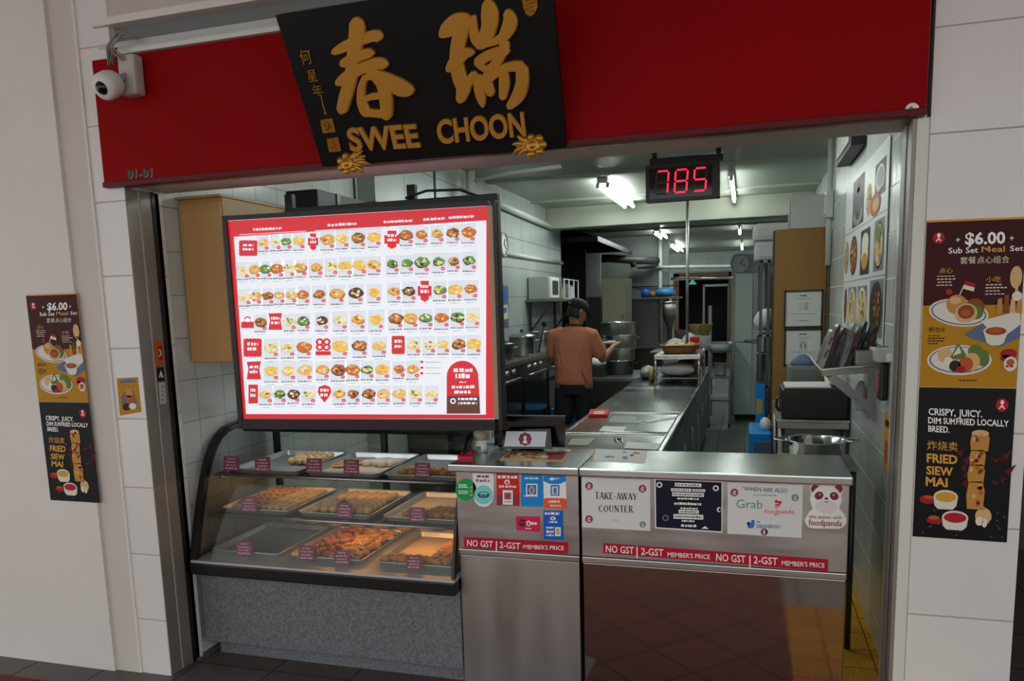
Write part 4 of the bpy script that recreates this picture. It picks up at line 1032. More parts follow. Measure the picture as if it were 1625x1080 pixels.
for i in range(6):
    for j in range(7):
        pale = i > 2
        it.append((('puffL' if pale else 'puffD'), puff if pale else (lambda: roll(crust_dark, 0.06, 0.017)), 'curry_puff' if pale else 'brown_puff', 'golden crimped puff in the right half of the centre tray on the lowest level' if pale else 'small brown pastry in the left half of the centre tray on the lowest level', 'golden puffs on the lowest level' if pale else 'small brown pastries on the lowest level', -0.135 + i * 0.054 + rr.random() * 0.012, -0.195 + j * 0.063 + rr.random() * 0.012, 0.008 * ((i + j) % 2), rr.random() * 6.28, 1.02 if pale else 0.9))
fill(('bottom', 1), it)
it = []
for i in range(8): it.append(('twist', twist, 'twisted_pastry', 'twisted pastry along the front of the right tray on the lowest level', 'twists on the lowest level', -0.15 + i * 0.042, -0.19 + (i % 2) * 0.015, 0, 1.0 + rr.random() * 0.4, 1.05))
for i in range(3):
    for j in range(5): it.append(('twist', twist, 'twisted_pastry', 'twisted pastry stacked at the right side of the right tray on the lowest level', 'stacked twists on the lowest level', 0.07 + i * 0.045, -0.11 + j * 0.055, 0.004, 0.8 + rr.random() * 0.4, 1.0))
fill(('bottom', 2), it)
# paper cases standing in a row behind the lowest trays
cupm = M('paper_cup', 'caa06a', 0.7)
for i in range(9):
    x = -2.38 + i * 0.135
    mb = MB().lathe([(0.0, 0.0), (0.040, 0.0), (0.058, 0.045), (0.056, 0.045), (0.038, 0.003)], (0, 0, 0), cupm, 14)
    c = V((x, 3.625, 0.5055))
    if i == 0: cme = mb.mesh('paper_cup')
    o = bpy.data.objects.new('paper_cup', cme); COL.objects.link(o); o.location = c
    tag(o, 'brown paper cup in the row at the back of the display case', 'paper cup', 'paper cups at the back of the display case')
# maroon price cards
CARDS = [(367, 734.6, 3.150, 'leftmost of the five maroon price cards on the top shelf'), (416.5, 736, 3.150, 'second from left of the five maroon price cards on the top shelf'), (498.6, 738, 3.150, 'third of the five maroon price cards on the top shelf'), (557.5, 740, 3.150, 'fourth from left of the five maroon price cards on the top shelf'), (670.5, 745, 3.150, 'rightmost of the five maroon price cards on the top shelf'),
         (395.4, 800, 3.128, 'maroon price card before the golden fritters on the middle shelf'), (546.6, 809, 3.128, 'maroon price card before the centre tray of the middle shelf'), (662.3, 816, 3.128, 'maroon price card before the right tray of the middle shelf'),
         (387.3, 869.5, 3.043, 'maroon price card before the empty tray on the lowest level'), (486.4, 876.8, 3.043, 'maroon price card at the left front of the golden puffs on the lowest level'), (542.5, 883.6, 3.043, 'maroon price card at the right front of the golden puffs on the lowest level'), (656.9, 891.7, 3.043, 'maroon price card before the paper lined tray on the lowest level')]
card_m = M('price_card', '8a3a52', 0.5); card_ink = M('price_ink', 'd9b3bd', 0.5)
for u, v, y, lb in CARDS:
    pl = yplane(y); zf = {3.150: 0.8875, 3.128: 0.6925, 3.043: 0.5055}[y]
    t = thing('price_card', lb, 'price card', (pl(u, v).x, y, zf), 'maroon price cards in the display case')
    w, h = 12.3, 11.5
    q = [(u - w, v - h), (u + w, v - h + 0.6), (u + w, v + h + 1.0), (u - w, v + h)]
    P3 = [pl(a, b) for a, b in q]; low = (P3[2].z + P3[3].z) / 2
    mb = MB().prism(P3, V((0, 0.0012, 0)), card_m)
    part('card', mb, t)
    pr = Print(pl); 
    for k, (a, hh) in enumerate(((6, 2.4), (9, 2.2), (7.5, 2.2), (9.5, 2.8))):
        pr.dashes(u - a, v - 6 + k * 5, u + a, v - 6 + k * 5 + a * 0.05, hh, card_ink, 1, unit=2.6)
    part('print', pr.mb, t)
    x = pl(u, v).x
    part('foot', MB().box((x - 0.012, y + 0.0012, zf), (x + 0.012, y + 0.006, max(zf + 0.01, low + 0.012)), clear_glass), t)

# ------------------------------------------------------------------ stainless counters
CYF = 3.02
def counter(name, label, x0, x1, xa, xb, low_m):
    t = thing(name, label, 'counter', ((x0 + x1) / 2, 3.22, 0))
    part('top', MB().box((xa, 2.992, 0.972), (xb, 3.42, 1.005), steel_top, 0.006), t)
    part('front_panel', MB().box((x0, CYF, 0.634), (x1, 3.035, 0.972), steel_front, 0.003), t)
    part('body', MB().box((x0 + 0.004, 3.036, 0.02), (x1 - 0.004, 3.40, 0.972), steel_dull, 0.003), t)
    part('rail', MB().box((x0, 3.016, 0.605), (x1, 3.036, 0.632), steel_front, 0.004), t)
    part('lower_panel', MB().box((x0 + 0.003, 3.024, 0.02), (x1 - 0.003, 3.036, 0.603), low_m, 0.002), t)
    return t
steel_front2 = M('steel_front_matt', 'b4afaa', 0.40, 1.0, vary=0.03, vscale=2.0, stretch=(4, 4, 0.6))
c1 = counter('till_counter', 'narrow stainless steel counter covered in payment stickers', -1.172, -0.643, -1.196, -0.637, steel_front2)
c2 = counter('takeaway_counter', 'wide stainless steel take-away counter right of the sticker-covered one', -0.632, 0.372, -0.634, 0.380, steel_mirror)
CP = yplane(CYF)
CP2 = yplane(CYF)
def sticker(name, label, q, m, cat='sticker', group=None, thick=0.0008, outline=None):
    pts = outline or q
    t = thing(name, label, cat, tuple(CP(sum(a for a, b in pts) / len(pts), max(b for a, b in pts))), group)
    mb = MB(); mb.prism([CP(u, v, 0.0003) for u, v in pts], CP.n * thick, m)
    part('sheet', mb, t)
    return t, Print(CP, base=thick + 0.0007)
def circ(u, v, a, b, n=28): return [(u + a * math.cos(2 * math.pi * k / n), v + b * math.sin(2 * math.pi * k / n)) for k in range(n)]
s_green = M('sticker_green', '22a556', 0.4, spec=0.2); s_teal = M('sticker_teal', '80dedb', 0.4, spec=0.2); s_red = M('sticker_red', 'd42f30', 0.4, spec=0.2); s_blue = M('sticker_blue', '238fe0', 0.4, spec=0.2); s_navy = M('sticker_navy', '2263c8', 0.4, spec=0.2)
s_orange = M('sticker_orange', 'f06038', 0.4, spec=0.2); s_pink = M('sticker_pink', 'dd2a52', 0.4, spec=0.2); strip_red = M('strip_red', 'b81b35', 0.4, spec=0.2); navy = M('sign_navy', '151a2c', 0.4, spec=0.2)
grab_green = M('grab_green', '4fa37a', 0.5); deli_blue = M('deli_blue', '2e78b8', 0.5); panda_pink = M('panda_pink', '7a1f3f', 0.45); pale_pink = M('pale_pink', 'eadfe3', 0.4)
GRP = 'payment stickers on the narrow counter'
t, p = sticker('payment_sticker', 'round green sticker at the left edge of the narrow counter', None, s_green, group=GRP, outline=circ(739.5, 776.6, 16.6, 17.6))
for k, (w, h) in enumerate(((13, 2.4), (15, 2.4), (0, 0), (15, 2), (15, 2))):
    if w: p.dashes(728, 770 + k * 3.2, 728 + w, 770.4 + k * 3.2, h, white_ink, 1, unit=2.5)
for k in range(3): p.ell(748, 773 + k * 6, 2.4, 1.8, gold_ink, 1, 10)
part('print', p.mb, t)
t, p = sticker('payment_sticker', 'white tag with a round teal badge beside the green sticker', None, white_ink, group=GRP, outline=[(750, 750.5), (781, 751.5), (783.5, 754), (783.5, 786), (781, 796), (775, 802), (768, 804), (760, 802), (754, 796), (752, 787)])
p.dashes(757, 757, 776, 757.5, 4, maroon_ink, 1, unit=4); p.dashes(755, 764, 779, 764.5, 4.5, grey_ink, 1, unit=4); p.ell(767.5, 784.5, 14.8, 15, s_teal, 1, 26)
p.ell(767.5, 784.5, 9.5, 5, dark_ink, 2, 18); p.ell(767.5, 784, 7.6, 3.6, s_teal, 3, 18); p.dashes(761, 787, 775, 787, 4, dark_ink, 4, unit=2.6)
part('print', p.mb, t)
t, p = sticker('payment_sticker', 'red payment sticker between the teal badge and the plain blue sticker', [(787.6, 750.6), (823.5, 750.8), (824.8, 802.8), (788.2, 801)], s_red, group=GRP)
p.dashes(790, 758.5, 821, 758.8, 5, white_ink, 1, unit=4); p.ell(805, 764.5, 4.4, 4, white_ink, 1, 14); p.ell(805, 765, 2.2, 2, s_red, 2, 10); p.dashes(792, 773, 820, 773.5, 4, white_ink, 1, unit=3.5)
p.rect(789, 785, 823, 801, maroon_ink, 1); p.poly([(798, 777), (814, 777.3), (814, 800.5), (798, 800)], white_ink, 2); p.rect(800.5, 781, 811.5, 792, grey_ink, 3); p.rect(803, 783, 809, 790, s_red, 4); p.dashes(800, 796.5, 812, 796.5, 2, grey_ink, 3, unit=2)
part('print', p.mb, t)
t, p = sticker('payment_sticker', 'plain blue payment sticker with a white square in the upper row', [(826.8, 752), (861, 753), (862.2, 803.4), (827.2, 803)], s_blue, group=GRP)
p.dashes(833, 759.5, 854, 760, 3, white_ink, 1, unit=3); p.rect(835, 767, 853, 786, white_ink, 1); p.rect(837, 769, 851, 784, s_navy, 2); p.ell(844, 777, 5, 7, f_tan, 3, 16); p.ell(844, 777, 2, 5, s_blue, 4, 12); p.dashes(832, 787.5, 853, 787.5, 2.4, white_ink, 3, unit=3)
part('print', p.mb, t)
t, p = sticker('payment_sticker', 'blue, white and orange payment sticker at the right of the upper row', [(862.5, 752.5), (897.5, 752.8), (899.5, 807), (863.5, 805.5)], white_ink, group=GRP)
p.poly([(862.5, 752.5), (897.5, 752.8), (898, 763), (889, 767), (880, 767.6), (872, 767), (862.8, 763)], s_blue, 1); p.ell(876, 759.5, 4, 2.4, white_ink, 2, 12); p.dashes(880, 760, 888, 759.6, 2.4, white_ink, 2, unit=2.4)
p.rect(874, 768.8, 888, 786, s_blue, 1); p.rect(876.5, 771.5, 885.5, 784, white_ink, 2); p.rect(878.5, 773, 883.5, 783, grey_ink, 3)
p.poly([(863.2, 791), (868, 789.5), (894, 790), (899, 791.5), (899.5, 806.8), (863.5, 805.4)], s_orange, 1); p.dashes(870, 797, 888, 797, 4, white_ink, 2, unit=3); p.dashes(873, 803, 892, 803.2, 3, f_pale, 2, unit=3)
part('print', p.mb, t)
t, p = sticker('payment_sticker', 'small dark pink payment sticker with a round emblem in the lower row', [(818.4, 818.7), (856.6, 819), (857, 843.6), (820, 841)], s_pink, group=GRP)
p.ell(829, 829, 5.6, 6, dark_ink, 1, 18); p.dashes(826, 829.5, 833, 829.5, 3, s_pink, 2, unit=2); p.ell(839, 830, 4, 4.4, white_ink, 1, 14); p.ell(839, 830.5, 2, 2.6, s_pink, 2, 10); p.dashes(843, 832, 852, 832.5, 5, white_ink, 1, unit=3); p.dashes(834, 839, 843, 839, 2, white_ink, 1, unit=2)
part('print', p.mb, t)
t, p = sticker('payment_sticker', 'dark blue payment sticker at the right of the lower row', [(862.4, 809.3), (893.6, 810), (894.4, 857), (863, 854.8)], s_navy, group=GRP)
p.dashes(864.5, 816, 888, 816.5, 4.5, white_ink, 1, unit=4); p.ell(877.5, 822, 4.6, 3, white_ink, 1, 14); p.ell(877.5, 822.2, 2, 1.4, s_navy, 2, 8); p.dashes(871, 829, 885, 829, 3, white_ink, 1, unit=3); p.dashes(867, 838, 879, 838, 3.4, white_ink, 1, unit=3); p.rect(881, 836, 890, 850, white_ink, 1); p.rect(883, 838, 888, 848, f_tan, 2); p.dashes(867, 845, 879, 845, 4.4, white_ink, 1, unit=3); p.dashes(867, 850, 879, 850.3, 3, white_ink, 1, unit=3)
part('print', p.mb, t)
def strip(label, q, parts_):
    t, p = sticker('price_strip', label, q, strip_red, 'sticker', 'red member price strips')
    for body, a, b, h, bold in parts_: p.text(body, a, b, h, white_ink, 1, bold=bold)
    part('lettering', p.mb, t)
strip('red NO GST price strip on the narrow counter', [(736.3, 851.4), (902, 860), (901.6, 878.6), (736.8, 868)],
      [('NO GST', (741.5, 865.6), (782.5, 868), 10, 0.012), ('|', (787, 871), (789, 871), 13, 0), ('2-GST', (793, 868.6), (826, 870.8), 10, 0.012), ("·MEMBER'S PRICE", (829, 870), (895, 872.2), 6.6, 0.01)])
strip('left one of the two joined red NO GST price strips on the wide counter', [(957.6, 861.2), (1132, 873.8), (1131.5, 891), (957, 877.3)],
      [('NO GST', (961.5, 875.4), (1006, 878.2), 11, 0.012), ('|', (1010, 880.5), (1012, 880.5), 14, 0), ('2-GST', (1017.5, 879.4), (1053, 881.8), 11, 0.012), ("MEMBER'S PRICE", (1059.5, 882.6), (1126.5, 886.5), 7.4, 0.01)])
strip('right one of the two joined red NO GST price strips on the wide counter', [(1132, 873.8), (1314.3, 886.9), (1313.8, 906.4), (1131.5, 891)],
      [('NO GST', (1136.5, 889), (1183, 892.3), 11.4, 0.012), ('|', (1189, 895), (1191, 895), 14.5, 0), ('2-GST', (1196, 893), (1234, 895.8), 11.4, 0.012), ("MEMBER'S PRICE", (1240.5, 896.2), (1308.5, 900.2), 7.6, 0.01)])
def icon(p, u, v, m=maroon_ink, r=6.1):
    p.ell(u, v, r, r * 1.02, m, 1, 20); p.ell(u, v - r * 0.42, r * 0.2, r * 0.2, white_ink, 2, 8)
    p.line([(u - r * 0.35, v + r * 0.7), (u, v), (u + r * 0.4, v + r * 0.65)], r * 0.24, white_ink, 2); p.line([(u, v - r * 0.2), (u, v + r * 0.1)], r * 0.4, white_ink, 2); p.line([(u - r * 0.5, v), (u, v - r * 0.15), (u + r * 0.5, v - r * 0.25)], r * 0.2, white_ink, 2)
def serif(p, body, a, b, h, m, l=1):
    """seriffed capitals drawn as strokes"""
    G = {'T': ([(0, 1, 1, 1, .08), (.5, 0, .5, 1, .16)], .86), 'A': ([(.08, 0, .48, 1, .08), (.48, 1, .92, 0, .17), (.25, .36, .72, .36, .07)], .95), 'K': ([(.18, 0, .18, 1, .16), (.85, 1, .25, .45, .08), (.4, .55, .9, 0, .16)], .92),
         'E': ([(.18, 0, .18, 1, .16), (.1, 1, .8, 1, .07), (.1, 0, .85, 0, .07), (.2, .52, .65, .52, .07), (.8, 1, .8, .82, .06), (.85, 0, .85, .2, .06)], .82), '-': ([(.15, .38, .85, .38, .1)], .45), 'W': ([(.02, 1, .28, 0, .16), (.28, 0, .5, 1, .07), (.5, 1, .75, 0, .16), (.75, 0, .98, 1, .07)], 1.3),
         'Y': ([(.05, 1, .5, .48, .16), (.95, 1, .5, .48, .07), (.5, 0, .5, .5, .16)], .88), 'C': ([(.92, .8, .7, .97, .08), (.7, .97, .4, .97, .07), (.4, .97, .15, .72, .12), (.15, .72, .12, .3, .16), (.12, .3, .38, .03, .12), (.38, .03, .7, .02, .07), (.7, .02, .93, .2, .07)], .88),
         'O': ([(.5, 1, .2, .82, .09), (.2, .82, .1, .5, .15), (.1, .5, .2, .18, .15), (.2, .18, .5, 0, .09), (.5, 0, .8, .18, .09), (.8, .18, .9, .5, .15), (.9, .5, .8, .82, .15), (.8, .82, .5, 1, .09)], 1.0), 'U': ([(.18, 1, .18, .25, .16), (.18, .25, .42, .02, .1), (.42, .02, .65, .05, .07), (.65, .05, .82, .25, .07), (.82, .25, .82, 1, .07)], .96),
         'N': ([(.15, 0, .15, 1, .07), (.15, 1, .85, 0, .17), (.85, 0, .85, 1, .07)], 1.0), 'R': ([(.18, 0, .18, 1, .16), (.15, 1, .55, 1, .07), (.55, 1, .75, .76, .13), (.75, .76, .55, .5, .1), (.55, .5, .2, .5, .06), (.45, .5, .9, 0, .15)], .92)}
    W = sum(G[c][1] for c in body) + 0.12 * (len(body) - 1); x = 0
    for c in body:
        st, w = G[c]
        def P(q, z): 
            t = (x + q * w) / W; return (a[0] + (b[0] - a[0]) * t, a[1] + (b[1] - a[1]) * t - z * h)
        for x0, z0, x1, z1, wd in st: p.line([P(x0, z0), P(x1, z1)], wd * h, m, l)
        for x0, z0, x1, z1, wd in st:
            for q, z in ((x0, z0), (x1, z1)):
                if z in (0, 1) and c not in 'CO-E' and wd > 0.065 and abs(z1 - z0) > 0.4: p.line([P(q - .14, z), P(q + .14, z)], 0.055 * h, m, l)
        x += w + 0.12
NG = 'signs on the front of the take-away counter'
t, p = sticker('counter_sign', 'white TAKE-AWAY COUNTER sign at the left of the wide counter', [(923.3, 756.8), (1031.9, 760.9), (1031.9, 841.8), (923.8, 835.7)], paper_white, 'sign', NG, 0.002)
serif(p, 'TAKE-AWAY', (944.5, 790.6), (1011, 792.8), 10.2, dark_ink); serif(p, 'COUNTER', (950.5, 811.2), (1005, 812.4), 10.2, dark_ink)
for u, v in ((935, 770.6), (1019.6, 774.8), (935, 823.2)): icon(p, u, v)
icon(p, 1020, 831.5, grey_ink, 4.8); p.dashes(971, 826, 983, 826, 3, M('faint_ink', 'c9cacb', 0.6), 1, unit=3)
part('print', p.mb, t)
t, p = sticker('counter_sign', 'dark navy sign with lines of white print on the wide counter', [(1038.8, 759), (1146.8, 763.1), (1146.2, 844.6), (1039.6, 837.6)], white_ink, 'sign', NG, 0.002)
p.poly([(1040.6, 760.8), (1145.2, 764.8), (1144.8, 842.6), (1041.4, 835.8)], navy, 0)
for a, b, v, h, bgd in ((1071, 1113, 771, 5.6, 1), (1065, 1097, 778.8, 4.8, 1), (1099, 1119, 779.6, 4.4, 1), (1067, 1117, 786.4, 6.0, 1), (1075, 1109, 791.6, 3, 0), (1070, 1113, 800, 4, 0), (1080, 1108, 807, 3, 0), (1077, 1109, 813.6, 5.6, 1), (1069, 1116, 822.2, 7.4, 1), (1082, 1102, 827, 3, 0), (1081, 1105, 835, 4, 0)):
    if bgd: p.poly([(a, v - h), (b, v - h + (b - a) * 0.03), (b, v + (b - a) * 0.03), (a, v)], white_ink, 1); p.dashes(a + 2, v - h * 0.25, b - 2, v - h * 0.25 + (b - a) * 0.03, h * 0.5, grey_ink, 2, unit=2.6)
    else: p.dashes(a, v, b, v + (b - a) * 0.03, h, white_ink, 1, unit=3)
for u, v in ((1046.5, 768.6), (1136, 774)): p.ell(u, v, 4.8, 4.6, white_ink, 1, 16); p.ell(u, v, 2.8, 2.6, navy, 2, 12)
p.ell(1056.3, 821, 5, 5, grey_ink, 1, 16); p.ell(1056.3, 821, 3.2, 3.2, navy, 2, 12); p.ell(1141, 808, 3.4, 4, white_ink, 1, 14); p.ell(1142, 808, 2.2, 2.6, navy, 2, 12); p.poly([(1113, 838), (1119, 834), (1125, 838.6)], white_ink, 1)
part('print', p.mb, t)
t, p = sticker('counter_sign', 'white delivery partner sign with green, pink and blue print on the wide counter', [(1155, 764.2), (1274.2, 768.7), (1272, 852.9), (1154.3, 845.9)], paper_white, 'sign', NG, 0.002)
p.text("*WE ARE ALSO ON", (1177.5, 778.4), (1249, 781.2), 6.6, dark_ink, 1, bold=0.01) if False else p.text("“WHEN", (1177.5, 777.6), (1208, 779.4), 6.6, dark_ink, 1) 
p.text('ARE', (1211, 779.6), (1226, 780.2), 6.4, dark_ink, 1); p.text('ALSO', (1229, 780.4), (1249, 781.2), 6.4, dark_ink, 1)
p.dashes(1195, 785, 1232, 786.4, 1.4, grey_ink, 1, unit=2.4)
p.text('Grab', (1168.5, 805), (1210, 806.2), 13.5, grab_green, 1)
p.ell(1232, 795, 3, 2.6, s_pink, 1, 10); p.ell(1237.5, 796.5, 3.2, 2.6, s_pink, 1, 10); p.ell(1234, 800.5, 5, 1.6, s_pink, 1, 10); p.dashes(1230, 805, 1238, 805, 2, s_pink, 1, unit=3)
p.text('foodpanda', (1213, 813.6), (1260, 814.6), 6.8, s_pink, 1); p.dashes(1229, 816.6, 1234, 816.6, 1.4, dark_ink, 1, unit=4)
p.poly([(1185, 828), (1189.5, 827), (1191, 831.5), (1192.5, 824), (1197, 824.5), (1197.5, 833), (1195, 837), (1189, 837.6), (1186, 835)], deli_blue, 1); p.ell(1188.6, 830, 2, 2, deli_blue, 1, 8)
p.text('DELIVEROO', (1201, 836.8), (1238, 837.6), 5.4, deli_blue, 1, bold=0.02); p.dashes(1201, 828.5, 1206, 828.5, 2, deli_blue, 1, unit=4)
icon(p, 1165.4, 780.8); icon(p, 1261.6, 789, grey_ink, 5.6); p.ell(1212.8, 843.2, 5.6, 5.6, maroon_ink, 1, 18); p.poly([(1212.8, 837.6), (1218.2, 841), (1218, 846), (1212.8, 848.8)], dark_ink, 2); p.rect(1211.5, 840, 1214, 847, white_ink, 3)
part('print', p.mb, t)
out = [(1276.5, 824.6)] + [(1290 + 13 * math.cos(k), 824 + 13.8 * math.sin(k)) for k in (2.6, 2.1, 1.57)] + [(1330 + 13.5 * math.cos(k), 825 + 13.6 * math.sin(k)) for k in (1.57, 1.0, 0.4, -0.2, -0.7)] + [(1337, 812), (1331.5, 806)] + [(1310.7 + 25.5 * math.cos(k), 791.4 + 24 * math.sin(k)) for k in (0.5, 0.1, -0.3)] + [(1337.5, 777.5), (1337.5, 771), (1333, 767.5), (1327, 768), (1322.5, 771.5)] + [(1310.7 + 25.5 * math.cos(k), 791.4 + 24 * math.sin(k)) for k in (-1.2, -1.57, -1.95)] + [(1299, 771), (1294, 767.4), (1288, 768), (1285, 772.5), (1286, 779)] + [(1310.7 + 25.5 * math.cos(k), 791.4 + 24 * math.sin(k)) for k in (-2.8, 3.1, 2.7)] + [(1290, 806.5), (1284, 812)]
t, p = sticker('delivery_sticker', 'white panda-head delivery sticker at the right end of the wide counter', None, white_ink, 'sticker', None, 0.001, outline=out)
for u in (1293.2, 1330.6): p.ell(u, 775.2, 6.6, 6.6, panda_pink, 1, 18); p.ell(u, 775.6, 3.4, 3.4, maroon_ink, 2, 14)
p.ell(1310.8, 791.6, 24, 22.6, white_ink, 3, 36); p.ell(1310.8, 803, 18, 10.5, pale_pink, 4, 26)
p.ell(1299.6, 785.6, 7.2, 6.2, panda_pink, 5, 20, -0.5); p.ell(1323.6, 786.4, 7.2, 6.2, panda_pink, 5, 20, 0.5); p.ell(1300.6, 784, 1.3, 1.3, white_ink, 6, 8); p.ell(1322.6, 784.6, 1.3, 1.3, white_ink, 6, 8)
p.ell(1311.2, 790.2, 2.8, 1.8, dark_ink, 5, 12); p.line([(1308, 795), (1311.4, 796.2), (1315, 795.2)], 1.1, dark_ink, 5)
p.text('We deliver with', (1283.5, 821.6), (1335, 822.8), 5, maroon_ink, 5); p.text('foodpanda', (1283, 832.6), (1336, 834.2), 9.4, maroon_ink, 5, bold=0.008)
part('print', p.mb, t)
# things lying on the counters
ZP = zplane(1.0053)
def flat(name, label, cat, q, m, th=0.002):
    t = thing(name, label, cat, tuple(ZP(*q[0])))
    mb = MB(); mb.prism([ZP(u, v, 0.0) for u, v in q], V((0, 0, th)), m); part('sheet', mb, t)
    return t, Print(ZP, base=th + 0.0005)
t, p = flat('laminated_notice', 'laminated notice with coloured dots lying on the wide counter top', 'notice', [(945.5, 712.4), (1027, 715.6), (1023, 734.5), (939.5, 731)], white)
p.poly([(938, 730), (943, 713), (946, 713), (941, 730.4)], f_tan, 1)
for u, v, a, b, m in ((965, 725, 5, 1.6, deli_blue), (972, 725.6, 3, 1.2, f_gold), (992, 727, 4.6, 2.6, deli_blue), (1010, 719.6, 6, 1.2, f_red), (1003, 723, 3.6, 1.6, f_red), (991, 718, 4, 1, grey_ink)): p.ell(u, v, a, b, m, 1, 12)
part('print', p.mb, t)
t, p = flat('counter_mat', 'picture mat of food lying in the middle of the narrow counter top', 'mat', [(793, 730), (806, 717), (906, 716.8), (894.5, 732)], f_tan)
for k in range(26):
    u, v = 803 + rr.random() * 55, 719 + rr.random() * 9; p.ell(u, v, 3 + rr.random() * 3, 1.2, (f_brown, f_gold, f_red, f_pale)[k % 4], 1 + k % 3, 8)
p.poly([(868, 719), (900, 719), (892, 730), (862, 729)], f_red, 4); p.ell(864, 726, 6, 3, cream, 5, 12); p.ell(882, 724, 7, 3, maroon_ink, 5, 12)
part('print', p.mb, t)
t, p = flat('pink_card', 'pink card lying at the left end of the narrow counter top', 'card', [(726, 727.5), (735, 716.5), (757, 717), (750, 728.5)], s_pink, 0.012)
p.dashes(733, 723.5, 748, 724, 2.6, pale_pink, 1, unit=4); part('print', p.mb, t)
t, p = flat('writing_pad', 'grey pad beside the pink card on the narrow counter top', 'pad', [(775, 728.2), (783, 715), (805, 715.2), (795, 728.4)], mid_grey, 0.004)
p.poly([(782, 719), (785, 715.4), (803, 715.8), (801, 719.4)], pale_pink, 1); p.dashes(785, 718, 800, 718.3, 1.4, maroon_ink, 2, unit=3); part('print', p.mb, t)
t, p = flat('name_card', 'small white card at the right rear of the narrow counter top', 'card', [(884.6, 718), (888.4, 713.2), (906, 713.4), (903.5, 718.3)], white); 
p.dashes(890, 716, 901, 716.2, 0.8, grey_ink, 1, unit=2); part('print', p.mb, t)
# till screen and customer display
ms = thing('till_monitor', 'wide black till monitor seen from behind on the narrow counter', 'monitor', (-0.95, 3.385, 1.005))
part('screen_back', MB().box((-1.112, 3.372, 1.018), (-0.776, 3.392, 1.158), black_gloss, 0.005), ms)
part('foot', MB().box((-1.02, 3.34, 1.005), (-0.88, 3.412, 1.012), black, 0.002).box((-0.975, 3.376, 1.01), (-0.925, 3.39, 1.03), black), ms)
part('bezel_edge', MB().box((-1.112, 3.370, 1.156), (-0.776, 3.394, 1.161), dark_grey, 0.001), ms)
cd = thing('customer_display', 'black customer display showing a purple flower emblem on white', 'display', (-0.92, 3.31, 1.005))
pcd = Plane((0, 3.305, 1.06), (0, -1, 0.28))
mb = MB(); mb.prism([pcd(u, v, -0.014) for u, v in ((798, 681), (873, 680), (876, 712), (797, 711.5))], pcd.n * 0.014, black_gloss); part('body', mb, cd)
mb = MB(); mb.prism([pcd(u, v, 0.0003) for u, v in ((803.5, 684), (867.5, 684.5), (865, 708.6), (800, 708))], pcd.n * 0.0006, M('display_face', 'b9bdc4', 0.25, emit='b9bdc4', power=0.12)); part('face', mb, cd, 'pale grey lit face')
p = Print(pcd, base=0.0013)
for k in range(8):
    a = k / 8 * 6.283; p.ell(833.5 + 7 * math.cos(a), 696.5 + 7 * math.sin(a), 3.8, 3.8, panda_pink, 1 + k % 2, 12)
p.ell(833.5, 696.5, 6.6, 7, maroon_ink, 3, 18); p.ell(833.5, 694, 2.4, 3, white_ink, 4, 12); p.poly([(829.5, 703), (832, 697), (835, 697), (837.5, 703)], white_ink, 4)
part('emblem', p.mb, cd, 'purple flower emblem')
part('stand', MB().box((-0.975, 3.30, 1.005), (-0.865, 3.345, 1.012), black, 0.002), cd)
fg_ = thing('counter_figurine', 'little beige figurine with a grey cap beside the till monitor', 'figurine', (-1.15, 3.285, 1.006))
b0 = LOC[fg_.name]
part('base', MB().lathe([(0.0, 0), (0.03, 0), (0.032, 0.02), (0.026, 0.05), (0.0, 0.055)], b0, white, 18).box(tuple(b0 + V((-0.012, -0.033, 0.008))), tuple(b0 + V((0.012, -0.028, 0.03))), grab_green), fg_)
part('head', MB().ball(b0 + V((0, 0, 0.078)), (0.034, 0.032, 0.03), M('beige_face', 'b3a690', 0.6, vary=0.2, vscale=60), 18, 12), fg_, 'beige round head')
mb = MB().box(tuple(b0 + V((-0.026, -0.022, 0.108))), tuple(b0 + V((0.036, 0.025, 0.135))), light_grey, 0.008); mb.tube([b0 + V((0.034, 0, 0.125)), b0 + V((0.052, 0, 0.105)), b0 + V((0.05, 0, 0.06))], 0.004, light_grey, 7)
part('cap', mb, fg_, 'grey cap')
# ------------------------------------------------------------------ number display over the counter
led = thing('queue_display', 'black queue number display with red digits 785 hanging under the shutter casing', 'display', (-0.27, 3.42, 2.07))
LP = yplane(3.40)
q = [(1024, 263), (1142, 253), (1142, 312), (1025, 321)]
mb = MB(); mb.prism([LP(u, v) for u, v in q], V((0, 0.06, 0)), black); part('case', mb, led)
mb = MB(); mb.prism([LP(u, v, 0.0005) for u, v in ((1030, 268), (1130, 260), (1130, 309), (1031, 316.5))], V((0, -0.002, 0)), M('smoked_glass', '1a0609', 0.12)); part('window', mb, led)
red_on = M('red_digit', 'ff2a4d', 0.4, emit='ff2447', power=1.15); red_off = M('red_digit_off', '33090f', 0.5)
p = Print(LP, base=0.003)
SEG = {'7': 'abc', '8': 'abcdefg', '5': 'acdfg'}
for k, ch in enumerate('785'):
    ox, oy = 1041 + k * 30.2, 272.5 - k * 2.6
    w, h = 19, 36; sk = -1.6
    def pt(a, b): return (ox + a * w + (1 - b) * 2.4 - 1, oy + b * h - a * 1.6)
    S = {'a': ((.08, 0), (.92, 0)), 'b': ((1, .05), (1, .46)), 'c': ((1, .54), (1, .95)), 'd': ((.08, 1), (.92, 1)), 'e': ((0, .54), (0, .95)), 'f': ((0, .05), (0, .46)), 'g': ((.08, .5), (.92, .5))}
    for s, (a, b) in S.items():
        on = s in SEG[ch]; p.line([pt(*a), pt(*b)], 2.9, red_on if on else red_off, 1 if on else 0)
part('digits', p.mb, led, 'glowing red digits 785')
part('bracket', MB().box((-0.40, 3.41, 2.222), (-0.10, 3.45, 2.25), black_metal, 0.003).box((-0.39, 3.42, 2.25), (-0.37, 3.44, 2.62), black_metal).box((-0.13, 3.42, 2.25), (-0.11, 3.44, 2.62), black_metal), led)

